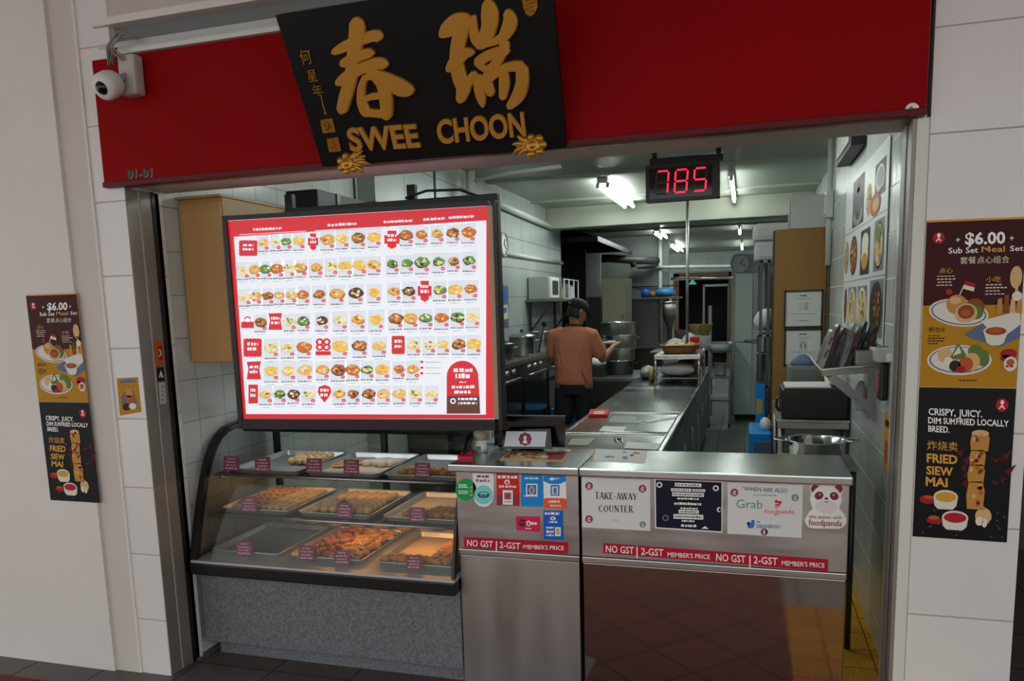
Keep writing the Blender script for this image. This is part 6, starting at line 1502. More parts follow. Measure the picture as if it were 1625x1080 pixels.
# white locker, the shelving beside it
lk = thing('white_locker', 'tall white metal locker on castors at the end of the right aisle', 'locker', (0.05, 11.4, 0))
part('body', MB().box((-0.155, 11.12, 0.09), (0.30, 11.7, 2.02), light_grey, 0.008), lk)
part('door', MB().box((-0.150, 11.10, 0.10), (0.075, 11.12, 1.08), M('locker_white', 'bcc6bf', 0.4), 0.003), lk); d = part('door', MB().box((-0.150, 11.10, 1.10), (0.075, 11.12, 2.01), M('locker_white', 'bcc6bf', 0.4), 0.003), lk)
part('handle', MB().tube([(-0.02, 11.10, 1.10), (-0.02, 11.06, 1.12), (0.16, 11.06, 1.12), (0.16, 11.10, 1.12)], 0.012, steel, 8), d)
for x in (-0.12, 0.26): part('castor', MB().lathe([(0.0, -0.015), (0.04, -0.015), (0.04, 0.015), (0.0, 0.015)], (x, 11.2, 0.045), black, 16, axis=(1, 0, 0)).box((x - 0.02, 11.18, 0.05), (x + 0.02, 11.22, 0.09), steel_dark), lk)
part('hatch', MB().box((0.085, 11.09, 1.32), (0.29, 11.12, 1.90), steel_dull, 0.004), lk)
sr = thing('steel_shelving', 'tall dark steel shelving at the left side of the brown cabinet', 'shelving', (0.18, 7.2, 0))
for x in (0.11, 0.17):
    for y in (6.75, 7.7): part('post', MB().box((x - 0.012, y, 0), (x + 0.012, y + 0.025, 1.98), steel_dark), sr)
for z in (0.45, 0.95, 1.37, 1.97): part('shelf', MB().box((0.095, 6.75, z - 0.02), (0.60, 7.73, z), steel_dull, 0.002), sr)
foam = M('foam_white', 'dfe4e2', 0.6)
t = thing('foam_box', 'white foam box bag on the top of the steel shelving', 'box', (0.2, 7.1, 1.97)); a = at(1196, 378, 'y', 7.0); 
t2 = thing('foam_carton', 'two white foam cartons in a bag on the top shelf left of the brown cabinet', 'box', (0.18, 7.1, 1.971))
part('carton', MB().box((0.055, 6.86, 1.971), (0.34, 7.35, 2.13), foam, 0.035), t2); part('carton', MB().box((0.04, 6.84, 2.132), (0.35, 7.36, 2.275), foam, 0.045), t2)
part('body', MB().box((0.10, 7.5, 1.971), (0.4, 7.72, 2.15), foam, 0.012), t); part('lid', MB().box((0.095, 7.495, 2.15), (0.405, 7.725, 2.19), foam, 0.01), t)
bag('white_bag', 'white plastic bag of containers on the middle shelf left of the brown cabinet', (0.17, 7.1, 1.475), (0.11, 0.25, 0.105), foam, seed=15)
pot('mixing_bowl', 'large steel mixing pot on the lower shelf left of the brown cabinet', (0.22, 7.15, 0.951), 0.13, 0.24, steel_dull, handles=False)
pot('mixing_bowl', 'small steel pot on the lowest shelf left of the brown cabinet', (0.22, 7.15, 0.451), 0.11, 0.2, steel_dull, handles=False)
t = thing('blue_board', 'tall blue plastic board leaning at the end of the steel shelving', 'board', (0.1, 6.6, 0.3))
mb = MB(); mb.prism([V((0.075, 6.70, 0.98)), V((0.15, 6.70, 0.96)), V((0.16, 6.70, 0.62)), V((0.085, 6.70, 0.62))], V((0, 0.025, 0)), s_blue); part('sheet', mb, t)
part('yellow_tape', MB().box((0.09, 6.694, 0.72), (0.135, 6.70, 0.84), yellow_ink), t)
t = thing('blue_bin', 'tall blue bin with a pale front at the right side of the aisle', 'bin', (0.08, 6.3, 0))
part('body', MB().box((0.03, 6.05, 0.0), (0.19, 6.6, 0.66), s_blue, 0.012), t); part('front_sheet', MB().box((0.065, 6.035, 0.12), (0.19, 6.05, 0.60), f_blue, 0.003), t)
bag('tied_bag', 'little knotted white bag on top of the blue bin', (0.15, 6.25, 0.70), (0.045, 0.06, 0.055), seed=16)
# trolley and tubs near the far end of the aisle
tr = thing('trolley', 'grey steel trolley standing past the end of the prep table', 'trolley', (-0.25, 10.9, 0))
for x in (-0.46, -0.20):
    for y in (10.5, 11.2): part('post', MB().box((x - 0.012, y - 0.012, 0.05), (x + 0.012, y + 0.012, 0.98), steel_dull), tr)
for z in (0.35, 0.65): part('shelf', MB().box((-0.48, 10.48, z), (-0.18, 11.22, z + 0.02), steel_dull), tr)
part('tub', MB().rings([rr_ring(-0.33, 10.85, 0.13, 0.34, 0.985, 24), rr_ring(-0.33, 10.85, 0.165, 0.38, 1.10, 24), rr_ring(-0.33, 10.85, 0.15, 0.365, 1.10, 24), rr_ring(-0.33, 10.85, 0.12, 0.33, 1.0, 24)], M('tub_grey', '9aa6a6', 0.4)), tr)
for x in (-0.46, -0.20): part('wheel', MB().lathe([(0, -0.012), (0.03, -0.012), (0.03, 0.012), (0, 0.012)], (x, 10.5, 0.03), black, 12, axis=(1, 0, 0)), tr)
pot('tin_box', 'small white tin on the lower shelf of the grey trolley', (-0.33, 10.8, 0.671), 0.08, 0.16, light_grey, handles=False, cat='tin')
# table at the far end with yellowish bowls
ft = thing('far_table', 'small table with tubs past the far end of the prep table', 'table', (-0.95, 11.8, 0))
part('top', MB().box((-1.35, 11.5, 0.92), (-0.62, 12.3, 0.95), steel_dull, 0.004), ft)
for x in (-1.3, -0.67):
    for y in (11.55, 12.25): part('leg', MB().box((x - 0.02, y - 0.02, 0), (x + 0.02, y + 0.02, 0.92), steel_dark), ft)
for k, (px, py, r, h, m, lb) in enumerate(((1104, 520, 0.11, 0.16, f_tan, 'yellowish bowl at the left on the small far table'), (1118, 521, 0.12, 0.17, M('bowl_yellow', 'b39a5a', 0.45), 'yellowish bowl at the right on the small far table'), (1083, 528, 0.12, 0.2, M('tub_mauve', '8a8288', 0.45), 'mauve grey tub left of the steel pole on the small far table'))):
    c = at(px, py, 'y', 11.8); c.z = 0.951
    t = thing('plastic_tub', lb, 'tub', tuple(c), 'tubs on the far table')
    hh = 0.38 if k < 2 else 0.30
    part('base', MB().lathe([(0, 0), (r * 0.8, 0), (r * 0.85, hh - h), (0, hh - h)], c, white if k < 2 else mid_grey, 18), t)
    part('bowl', MB().lathe([(0, hh - h), (r * 0.55, hh - h), (r, hh - 0.01), (r, hh), (r * 0.93, hh), (r * 0.5, hh - h + 0.02)], c, m, 22), t)
# ------------------------------------------------------------------ right side: cabinet, table, shelf, food pictures
cb = thing('brown_cabinet', 'tall brown cabinet with two framed certificates on its side', 'cabinet', (0.38, 6.8, 0))
part('side', MB().box((0.203, 6.50, 0.0), (0.582, 6.53, 2.185), brown_wood, 0.003), cb)
part('body', MB().box((0.205, 6.53, 0.0), (0.60, 6.735, 2.18), brown_wood, 0.003), cb)
part('edge', MB().box((0.192, 6.505, 0.0), (0.204, 6.735, 2.18), M('dark_wood', '3b2a18', 0.5)), cb)
for lb, a, b in (('upper framed certificate on the brown cabinet', (1245, 461), (1305, 519)), ('lower framed certificate on the brown cabinet', (1245, 522), (1304, 580))):
    A, B = at(*a, 'y', 6.485), at(*b, 'y', 6.485)
    t = thing('framed_certificate', lb, 'frame', ((A.x + B.x) / 2, 6.49, B.z), 'framed certificates on the brown cabinet')
    mb = MB(); f = 0.012
    mb.box((A.x, 6.482, B.z), (B.x, 6.499, B.z + f), black).box((A.x, 6.482, A.z - f), (B.x, 6.499, A.z), black).box((A.x, 6.482, B.z), (A.x + f, 6.499, A.z), black).box((B.x - f, 6.482, B.z), (B.x, 6.499, A.z), black)
    part('frame', mb, t)
    part('paper', MB().box((A.x + 0.006, 6.489, B.z + 0.006), (B.x - 0.006, 6.498, A.z - 0.006), paper_white), t)
    p = Print(yplane(6.489)); cu = (a[0] + b[0]) / 2; v0 = a[1]
    p.dashes(cu - 6, v0 + 9, cu + 6, v0 + 9, 2.4, dark_ink, 1, unit=2); p.dashes(cu - 12, v0 + 13.5, cu + 12, v0 + 13.5, 1, grey_ink, 1, unit=2)
    if 'upper' in lb: p.poly([(cu - 8, v0 + 18), (cu + 8, v0 + 17), (cu + 8, v0 + 31), (cu - 8, v0 + 32)], M('cert_pale', 'cfd2d4', 0.6), 1); p.poly([(cu + 2, v0 + 19), (cu + 7, v0 + 19), (cu + 7, v0 + 30), (cu + 2, v0 + 30)], f_tan, 2)
    else: p.poly([(cu - 7, v0 + 14), (cu + 7, v0 + 14), (cu + 7, v0 + 34), (cu - 7, v0 + 34)], M('cert_pale', 'cfd2d4', 0.6), 1); p.ell(cu, v0 + 26, 4.6, 5.6, grey_ink, 2, 16); p.rect(cu - 2, v0 + 22, cu + 2, v0 + 31, paper_white, 3)
    p.dashes(cu - 20, v0 + 37, cu + 20, v0 + 37, 0.9, grey_ink, 1, unit=2.4); p.dashes(cu - 8, v0 + 48, cu + 8, v0 + 48, 1.4, grey_ink, 1, unit=2.4)
    part('print', p.mb, t)
wb = thing('white_box', 'white metal box standing on top of the brown cabinet', 'box', (0.45, 6.62, 2.186))
A, B = at(1255, 311, 'y', 6.5), at(1312, 362, 'y', 6.5)
part('body', MB().box((A.x, 6.5, 2.186), (B.x, 6.72, A.z), light_grey, 0.006), wb); part('door', MB().box((A.x - 0.006, 6.51, 2.19), (A.x, 6.71, A.z - 0.006), mid_grey, 0.002), wb)
st = thing('side_table', 'stainless steel side table against the right wall', 'table', (0.395, 5.5, 0))
part('top', MB().box((0.185, 5.0, 0.90), (0.604, 6.02, 0.92), steel_top, 0.004), st); part('apron', MB().box((0.19, 5.0, 0.865), (0.60, 5.012, 0.90), steel_front, 0.002), st)
for x in (0.215, 0.58):
    for y in (5.04, 5.98): part('leg', MB().tube([(x, y, 0), (x, y, 0.90)], 0.02, steel_dull, 10), st)
part('under_shelf', MB().box((0.2, 5.03, 0.28), (0.595, 6.0, 0.30), steel_dull, 0.002), st); part('back_panel', MB().box((0.21, 5.3, 0.30), (0.595, 5.32, 0.86), steel_dull), st)
bb = thing('black_box', 'big black insulated box on the side table', 'box', (0.4, 5.2, 0.92))
part('body', MB().box((0.215, 5.015, 0.921), (0.592, 5.42, 1.10), black, 0.012), bb)
part('lid', MB().box((0.225, 5.04, 1.10), (0.585, 5.41, 1.108), dark_grey, 0.003), bb)
part('handle', MB().tube([(0.21, 5.1, 1.05), (0.19, 5.1, 1.04), (0.185, 5.1, 0.99), (0.205, 5.1, 0.96)], 0.008, black, 7), bb)
mb = MB().box((0.235, 5.06, 1.1085), (0.50, 5.38, 1.118), paper_white, 0.002); solo('paper_stack', mb, 'stack of white sheets lying on the big black box', 'paper')
bag('white_bag', 'crumpled white bag with greens on the right of the big black box', (0.525, 5.22, 1.165), (0.055, 0.1, 0.07), seed=17)
t = thing('card_printer', 'small grey receipt printer with a blue cover behind the black box', 'printer', (0.37, 5.75, 0.92))
part('body', MB().box((0.28, 5.60, 0.921), (0.47, 5.9, 1.20), mid_grey, 0.02), t); part('cover', MB().rings([rr_ring(0.375, 5.75, 0.08, 0.12, 1.20, 20), rr_ring(0.375, 5.75, 0.06, 0.09, 1.24, 20), rr_ring(0.375, 5.75, 0.015, 0.02, 1.27, 20)], f_blue), t)
# sheet metal wall shelf full of packets
sp_ = thing('tilted_shelf', 'tilted sheet steel shelf on an arm on the right wall', 'shelf', (0.48, 4.4, 1.25))
mb = MB(); 
mb.prism([V((0.352, 4.08, 1.300)), V((0.60, 4.08, 1.325)), V((0.60, 4.08, 1.332)), V((0.352, 4.08, 1.307))], V((0, 0.5, 0)), steel)
mb.prism([V((0.352, 4.08, 1.300)), V((0.300, 4.08, 1.365)), V((0.304, 4.08, 1.368)), V((0.357, 4.08, 1.305))], V((0, 0.5, 0)), steel)
part('tray', mb, sp_)
mb = MB().bar((0.40, 4.12, 1.27), (0.596, 4.12, 1.10), 0.04, 0.03, steel_dull, (0, 1, 0)).bar((0.36, 4.12, 1.285), (0.60, 4.12, 1.30), 0.03, 0.02, steel_dull, (0, 1, 0)).bar((0.596, 4.12, 1.06), (0.596, 4.12, 1.36), 0.05, 0.012, steel_dull, (0, 1, 0))
part('arm', mb, sp_); part('arm', MB().bar((0.40, 4.52, 1.27), (0.596, 4.52, 1.10), 0.04, 0.03, steel_dull, (0, 1, 0)), sp_)
part('plate', MB().box((0.50, 4.0, 1.333), (0.604, 4.07, 1.40), steel_dull, 0.003), sp_)
film = [M('packet_black', '1b1a1c', 0.25), M('packet_grey', '6d6a6a', 0.25, vary=0.3, vscale=25), M('packet_red', '7d2a2e', 0.25, vary=0.3, vscale=20), M('packet_silver', '8d8f8f', 0.22, 0.4, vary=0.3, vscale=20)]
for k in range(7):
    x = 0.355 + k * 0.032; y = 4.12 + (k % 3) * 0.05
    lbs = ('clear packet', 'red edged black packet', 'black packet', 'silver grey packet', 'dark packet with red print', 'black glossy packet', 'black packet with a loop handle')
    t = thing('food_packet', lbs[k] + (', leftmost', ', second from left', ', third from left', ', in the middle', ', third from right', ', second from right', ', rightmost')[k] + ' of the row on the tilted steel shelf', 'packet', (x, y, 1.305 + k * 0.003), 'packets on the tilted shelf')
    b = LOC[t.name]; h = 0.19 + 0.02 * (k % 2); le = 0.055
    mb = MB(); w = 0.011
    R = [[b + V((-w + le * s, 0, s * h)) + V((0, 0, 0.001)), b + V((w + le * s, 0, s * h + 0.001)), b + V((w * 1.2 + le * s, 0.16, s * h + 0.001)), b + V((-w * 1.2 + le * s, 0.16, s * h + 0.001))] for s in (0, 0.3, 0.7, 0.95, 1.0)]
    for j, f_ in enumerate((1.0, 1.25, 1.2, 0.6, 0.35)):
        c = sum(R[j], V((0, 0, 0))) / 4; R[j] = [c + V(((p.x - c.x) * f_, p.y - c.y, p.z - c.z)) for p in R[j]]
    mb.rings(R, film[(3, 0, 0, 3, 1, 0, 0)[k]], True, False); part('pouch', mb, t)
    mb = MB(); 
    for s in (0.3, 0.62): mb.bar(b + V((-0.002 + le * s, -0.0035, s * h)), b + V((0.004 + le * (s + 0.2), -0.0035, (s + 0.2) * h)), 0.011, 0.004, film[2 if k in (1, 4, 6, 0) else 1], (0, 1, 0))
    part('print', mb, t)
# big food pictures on the right wall
wp = xplane(0.606)
def panel(label, q):
    t = thing('food_picture_panel', label, 'picture', tuple(wp(*q[2])), 'food picture panels on the right wall')
    mb = MB(); mb.prism([wp(u, v) for u, v in q], V((-0.004, 0, 0)), M('panel_white', 'dfe4e2', 0.35, spec=0.3)); part('sheet', mb, t)
    return t, Print(xplane(0.602), base=0.0006)
def wY(y, z):
    p = V((0.602, y, z)) - EYEP; d = p.dot(CF); return (CX + F_PX * p.dot(CR) / d, CY - F_PX * p.dot(CU) / d)
pn_dark = M('photo_dark', '2c2e2e', 0.4, spec=0.2); pn_grey = M('photo_grey', '7d8486', 0.4, spec=0.2)
def wrect(pr, y0, y1, z0, z1, m, l): pr.poly([wY(y0, z1), wY(y1, z1), wY(y1, z0), wY(y0, z0)], m, l)
def well(pr, y, z, ry, rz, m, l, n=22): pr.poly([wY(y + ry * math.cos(2 * math.pi * k / n), z + rz * math.sin(2 * math.pi * k / n)) for k in range(n)], m, l)
def wdish(pr, y, z, ry, rz, cols, seed, bg=None):
    rr = random.Random(seed)
    if bg: wrect(pr, y - ry * 1.05, y + ry * 1.05, z - rz * 1.06, z + rz * 1.06, bg, 1)
    well(pr, y, z, ry, rz, cols[0], 2); well(pr, y, z, ry * 0.86, rz * 0.86, cols[1], 3)
    for k in range(26):
        a = rr.random() * 6.28; d = math.sqrt(rr.random()) * 0.75
        well(pr, y + ry * d * math.cos(a), z + rz * d * math.sin(a), ry * (0.06 + 0.14 * rr.random()), rz * (0.04 + 0.10 * rr.random()), cols[2 + k % (len(cols) - 2)], 4 + k % 3, 7)
ZB = [(2.04, 2.40, 'top'), (1.75, 2.035, 'middle'), (1.43, 1.745, 'bottom')]
def zq(z0, z1): return [wY(5.50, z1), wY(3.92, z1), wY(3.92, z0), wY(5.50, z0)]
t, p = panel('top row panel of food pictures on the right wall, with dark bowls', zq(2.04, 2.36))
wrect(p, 4.72, 5.19, 2.058, 2.325, pn_dark, 1); well(p, 4.95, 2.11, 0.19, 0.05, pn_grey, 2); well(p, 4.95, 2.18, 0.14, 0.09, pn_dark, 3); well(p, 4.95, 2.27, 0.06, 0.03, f_orange, 3)
wdish(p, 4.53, 2.15, 0.09, 0.085, (f_tan, f_tan, f_brown, f_gold, f_pale), 2)
wrect(p, 4.02, 4.34, 2.13, 2.29, pn_dark, 1); well(p, 4.18, 2.21, 0.13, 0.065, cream, 2); well(p, 4.17, 2.215, 0.10, 0.045, pn_grey, 3); well(p, 4.30, 2.10, 0.16, 0.055, f_orange, 4); well(p, 4.28, 2.10, 0.10, 0.035, f_tan, 5); p.line([wY(4.55, 2.16), wY(4.35, 2.13), wY(4.1, 2.16)], 2, black, 6)
part('print', p.mb, t)
t, p = panel('middle row panel of food pictures on the right wall', zq(1.75, 2.036))
wdish(p, 5.42, 1.90, 0.10, 0.10, (f_gold, f_tan, f_brown, f_gold, f_green), 3); wdish(p, 5.08, 1.895, 0.16, 0.115, (f_dark, f_brown, f_gold, f_tan, f_dark), 4); 
wrect(p, 4.44, 4.78, 1.77, 2.01, pn_dark, 1); well(p, 4.61, 1.93, 0.13, 0.06, cream, 2); well(p, 4.61, 1.87, 0.13, 0.07, f_pale, 3); well(p, 4.61, 1.84, 0.11, 0.045, f_gold, 4)
wdish(p, 4.15, 1.895, 0.145, 0.115, (pn_dark, f_tan, f_gold, f_pale, f_green, f_tan), 6, pn_grey); well(p, 4.15, 1.95, 0.08, 0.035, f_green, 8)
part('print', p.mb, t)
t, p = panel('bottom row panel of food pictures on the right wall, above the tilted shelf', zq(1.43, 1.746))
wdish(p, 5.40, 1.60, 0.07, 0.11, (f_dark, f_brown, f_gold, f_dark), 7); wdish(p, 5.08, 1.59, 0.17, 0.115, (cream, f_tan, f_brown, f_gold, f_pale), 8, pn_grey); wdish(p, 4.66, 1.59, 0.17, 0.115, (f_pale, f_tan, f_gold, f_pale, f_green), 9, pn_grey); wdish(p, 4.17, 1.595, 0.20, 0.13, (pn_dark, f_dark, f_orange, f_brown, f_green, f_gold, f_dark), 10, pn_grey)
part('print', p.mb, t)
br_ = thing('wall_rail', 'white metal rail with clips along the right wall under the food pictures', 'rail', (0.58, 4.0, 1.38))
part('bar', MB().box((0.572, 3.62, 1.375), (0.602, 4.62, 1.412), white, 0.004), br_)
for y in (3.75, 4.15, 4.5): part('clip', MB().box((0.556, y, 1.40), (0.60, y + 0.06, 1.435), mid_grey, 0.006), br_)
part('end_block', MB().box((0.535, 3.63, 1.372), (0.60, 3.74, 1.43), light_grey, 0.008), br_)
t = thing('wall_phone', 'narrow black handset with pink buttons on the right wall', 'phone', (0.59, 3.82, 1.2)); 
part('body', MB().box((0.575, 3.77, 1.19), (0.606, 3.87, 1.36), black, 0.008), t)
mb = MB()
for k in range(4): mb.box((0.572, 3.80, 1.23 + k * 0.025), (0.576, 3.84, 1.245 + k * 0.025), s_pink)
part('buttons', mb, t)
t = thing('yellow_notice', 'tall yellow notice hanging low on the right wall inside the opening', 'poster', (0.60, 3.72, 0.85))
part('sheet', MB().box((0.603, 3.60, 0.87), (0.606, 3.80, 1.14), yellow_ink), t); part('print', MB().box((0.601, 3.64, 0.92), (0.603, 3.76, 1.02), f_orange).box((0.601, 3.63, 1.08), (0.603, 3.77, 1.11), f_dark), t)
t = thing('door_closer', 'grey cylinder hanging below the tilted shelf on the right wall', 'cylinder', (0.58, 4.3, 1.06))
part('body', MB().lathe([(0, 0), (0.022, 0), (0.026, 0.01), (0.026, 0.12), (0.014, 0.15), (0.0, 0.155)], (0.578, 4.40, 1.065), light_grey, 16), t); part('strap', MB().box((0.55, 4.37, 1.12), (0.608, 4.43, 1.135), steel_dull), t)
# big steel colander behind the counter, on a stool
stl = thing('steel_stand', 'low steel stand behind the wide counter', 'stand', (0.33, 3.95, 0))
part('top', MB().box((0.16, 3.78, 0.86), (0.50, 4.12, 0.878), steel_dull, 0.003), stl)
for x in (0.18, 0.48):
    for y in (3.80, 4.10): part('leg', MB().tube([(x, y, 0), (x, y, 0.86)], 0.014, steel_dark, 8), stl)
bw = thing('steel_bowl', 'big shiny steel bowl with loop handles behind the wide counter', 'bowl', (0.33, 3.95, 0.878))
c = V((0.328, 3.95, 0.8785))
mb = MB().lathe([(0.0, 0.0), (0.085, 0.0), (0.118, 0.03), (0.130, 0.095), (0.143, 0.100), (0.143, 0.104), (0.126, 0.100), (0.112, 0.035), (0.08, 0.006), (0.0, 0.005)], c, chrome, 40); part('body', mb, bw)
for s in (-1, 1): part('handle', MB().tube([c + V((s * 0.135, -0.04, 0.098)), c + V((s * 0.19, -0.03, 0.10)), c + V((s * 0.19, 0.03, 0.10)), c + V((s * 0.135, 0.04, 0.098))], 0.006, chrome, 8), bw)
ad = thing('air_duct', 'dark air duct running along the left wall behind the menu lightbox', 'duct', (-2.3, 5, 1.98))
part('body', MB().box((-2.395, 3.8, 1.98), (-2.2, 6.3, 2.305), M('duct_dark', '2b2d2c', 0.5, vary=0.15, vscale=4), 0.01), ad)
for y in (4.0, 5.0, 6.0): part('seam', MB().box((-2.2, y, 1.98), (-2.193, y + 0.04, 2.305), steel_dark, 0.002), ad)
part('hanger', MB().box((-2.30, 4.4, 2.305), (-2.285, 4.42, 2.85), steel_dark).box((-2.30, 5.7, 2.305), (-2.285, 5.72, 2.85), steel_dark), ad)
# ------------------------------------------------------------------ the person at the range, seen from behind
skin_m = M('skin', '9a6b50', 0.55, vary=0.06, vscale=20); shirt_m = M('shirt_coral', 'cd7f63', 0.8, vary=0.06, vscale=12, bump=0.15, bscale=25)
shorts_m = M('shorts_navy', '12161f', 0.8); cap_m = M('cap_black', '0e1012', 0.7); hair_m = M('hair_black', '0c0a09', 0.6); lan_m = M('lanyard', '14161a', 0.6)
PX, PY = -1.605, 7.40
def W(x, y, z): return V((PX + x, PY + y, z))
def tubeb(mb, pts, rs, m, n=14):
    """a tapering limb with rounded ends"""
    p = [V(q) for q in pts]; a, b = p[0], p[-1]
    d0 = (p[0] - p[1]).normalized(); d1 = (p[-1] - p[-2]).normalized()
    P = [a + d0 * rs[0] * 0.95, a + d0 * rs[0] * 0.6] + p + [b + d1 * rs[-1] * 0.6, b + d1 * rs[-1] * 0.95]
    return mb.tube(P, [rs[0] * 0.15, rs[0] * 0.8] + list(rs) + [rs[-1] * 0.8, rs[-1] * 0.15], m, n)
def oval(mb, rows, m, n=24):
    """rows: (x, y, z, rx, ry)"""
    mb.rings([[W(x + rx * math.cos(2 * math.pi * k / n), y + ry * math.sin(2 * math.pi * k / n), z) for k in range(n)] for x, y, z, rx, ry in rows], m)
def fused(name, mb, parent, voxel, smooth=6, label=None):
    o = part(name, mb, parent, label)
    r = o.modifiers.new('fuse', 'REMESH'); r.mode = 'VOXEL'; r.voxel_size = voxel; r.use_smooth_shade = True
    s = o.modifiers.new('soft', 'SMOOTH'); s.factor = 0.5; s.iterations = smooth
    return o
per = thing('person', 'person in coral t-shirt, black cap and dark shorts, seen from behind', 'person', (PX, PY, 0))
mb = MB()
HD = Matrix.Rotation(-0.75, 3, 'Z') @ Matrix.Rotation(-0.42, 3, 'X')      # head turned right and bowed; local +Y is forward
HC = W(0.035, 0.055, 1.585)
def H(x, y, z): return HC + HD @ V((x, y, z))
oval(mb, [(0, 0, 0.86, 0.15, 0.11), (0, 0, 0.95, 0.165, 0.115), (0, 0.0, 1.10, 0.15, 0.105), (0, 0.0, 1.28, 0.17, 0.11), (0, 0.005, 1.38, 0.165, 0.095), (0.005, 0.015, 1.43, 0.10, 0.07)], skin_m)
tubeb(mb, [W(0.005, 0.01, 1.40), W(0.02, 0.03, 1.48), H(0, -0.02, -0.05)], [0.062, 0.055, 0.055], skin_m)
# head: skull, jaw, nose, brow, ears
R = []
for z, ry, rx, cy in ((-0.118, 0.028, 0.026, 0.052), (-0.105, 0.050, 0.044, 0.040), (-0.08, 0.070, 0.058, 0.024), (-0.04, 0.088, 0.070, 0.008), (0.0, 0.097, 0.076, 0.0), (0.04, 0.098, 0.077, -0.004), (0.08, 0.086, 0.068, -0.006), (0.105, 0.06, 0.048, -0.006), (0.118, 0.02, 0.018, -0.006)):
    R.append([H(rx * math.cos(2 * math.pi * k / 20), cy + ry * math.sin(2 * math.pi * k / 20), z) for k in range(20)])
mb.rings(R, skin_m)
tubeb(mb, [H(0, 0.090, 0.012), H(0, 0.108, -0.02), H(0, 0.112, -0.034)], [0.010, 0.013, 0.015], skin_m, 8)
tubeb(mb, [H(-0.045, 0.08, 0.02), H(0, 0.094, 0.024), H(0.045, 0.08, 0.02)], [0.010, 0.012, 0.010], skin_m, 8)
tubeb(mb, [H(-0.018, 0.092, -0.063), H(0, 0.098, -0.062), H(0.018, 0.092, -0.063)], [0.007, 0.009, 0.007], skin_m, 8)
tubeb(mb, [H(-0.018, 0.088, -0.078), H(0, 0.095, -0.079), H(0.018, 0.088, -0.078)], [0.007, 0.009, 0.007], skin_m, 8)
for s in (-1, 1): tubeb(mb, [H(s * 0.077, -0.012, 0.02), H(s * 0.087, -0.020, 0.005), H(s * 0.080, -0.014, -0.03)], [0.012, 0.016, 0.009], skin_m, 8)
# arms
SH = {-1: W(-0.175, 0.0, 1.375), 1: W(0.18, 0.0, 1.36)}
EL = {-1: W(-0.225, 0.06, 1.12), 1: W(0.27, 0.09, 1.13)}
WR = {-1: W(-0.12, 0.27, 1.05), 1: W(0.335, 0.285, 1.225)}
for s in (-1, 1):
    tubeb(mb, [SH[s], (SH[s] + EL[s]) / 2, EL[s]], [0.055, 0.048, 0.040], skin_m); tubeb(mb, [EL[s], EL[s] * 0.6 + WR[s] * 0.4, WR[s]], [0.040, 0.040, 0.026], skin_m)
    f = (WR[s] - EL[s]).normalized(); up = V((0, 0, 1)); side = f.cross(up).normalized(); nrm = side.cross(f)
    palm = WR[s] + f * 0.045
    tubeb(mb, [WR[s], palm - side * 0.012, palm + f * 0.03 - side * 0.012], [0.025, 0.026, 0.022], skin_m, 10); tubeb(mb, [WR[s], palm + side * 0.016, palm + f * 0.03 + side * 0.016], [0.022, 0.024, 0.020], skin_m, 10)
    for k, (o_, L) in enumerate(((-0.030, 0.066), (-0.010, 0.078), (0.011, 0.074), (0.031, 0.056))):
        b = palm + f * 0.035 + side * o_
        tubeb(mb, [b, b + f * L * 0.45 + nrm * 0.004, b + f * L * 0.8 - nrm * 0.012, b + f * L - nrm * 0.030], [0.0095, 0.009, 0.0085, 0.007], skin_m, 8)
    th = palm - side * 0.03 * s * 1.0 - f * 0.01
    tubeb(mb, [th, th - side * s * 0.022 + f * 0.025 + nrm * 0.008, th - side * s * 0.026 + f * 0.055 + nrm * 0.004], [0.012, 0.010, 0.008], skin_m, 8)
# legs
for s in (-1, 1):
    hip = W(s * 0.095, 0, 0.90); kn = W(s * 0.105, 0.02, 0.49); an = W(s * 0.11, -0.01, 0.09); 
    tubeb(mb, [hip, hip * 0.5 + kn * 0.5, kn], [0.095, 0.078, 0.056], skin_m); tubeb(mb, [kn, kn * 0.65 + an * 0.35 + V((0, -0.015, 0)), an], [0.054, 0.055, 0.036], skin_m)
    tubeb(mb, [an + V((0, -0.03, -0.045)), an + V((0, 0.06, -0.05)), an + V((s * 0.01, 0.16, -0.062))], [0.040, 0.038, 0.028], skin_m, 10)
fused('body', mb, per, 0.0075, 4)
# clothes
mb = MB()
oval(mb, [(0.0, -0.005, 0.895, 0.176, 0.128), (0.0, -0.005, 0.93, 0.186, 0.136), (0.0, -0.008, 1.03, 0.184, 0.134), (0, -0.008, 1.15, 0.186, 0.132), (0, -0.008, 1.27, 0.198, 0.132), (0.0, -0.004, 1.35, 0.198, 0.12), (0.002, 0.0, 1.405, 0.165, 0.098), (0.004, 0.006, 1.437, 0.11, 0.075), (0.006, 0.012, 1.452, 0.075, 0.062)], shirt_m, 32)
for s in (-1, 1):
    e = SH[s] * 0.30 + EL[s] * 0.70; tubeb(mb, [W(s * 0.12, 0, 1.375), SH[s], SH[s] * 0.6 + EL[s] * 0.4, e], [0.074, 0.078, 0.075, 0.072], shirt_m, 16)
rr = random.Random(4)
for k in range(9):
    x = -0.13 + 0.033 * k; z0 = 1.02 + rr.random() * 0.14
    tubeb(mb, [W(x, -0.128, z0 + 0.16), W(x + 0.02, -0.134, z0), W(x + 0.06 * rr.random(), -0.13, z0 - 0.08)], [0.004, 0.009, 0.004], shirt_m, 8)
for k in range(4): tubeb(mb, [W(0.02 + k * 0.025, -0.128, 1.22 - k * 0.05), W(0.09 + k * 0.02, -0.126, 1.10 - k * 0.05), W(0.14 + k * 0.01, -0.11, 1.0 - k * 0.02)], [0.004, 0.010, 0.004], shirt_m, 8)
fused('t_shirt', mb, per, 0.008, 3, 'coral red t-shirt')
mb = MB()
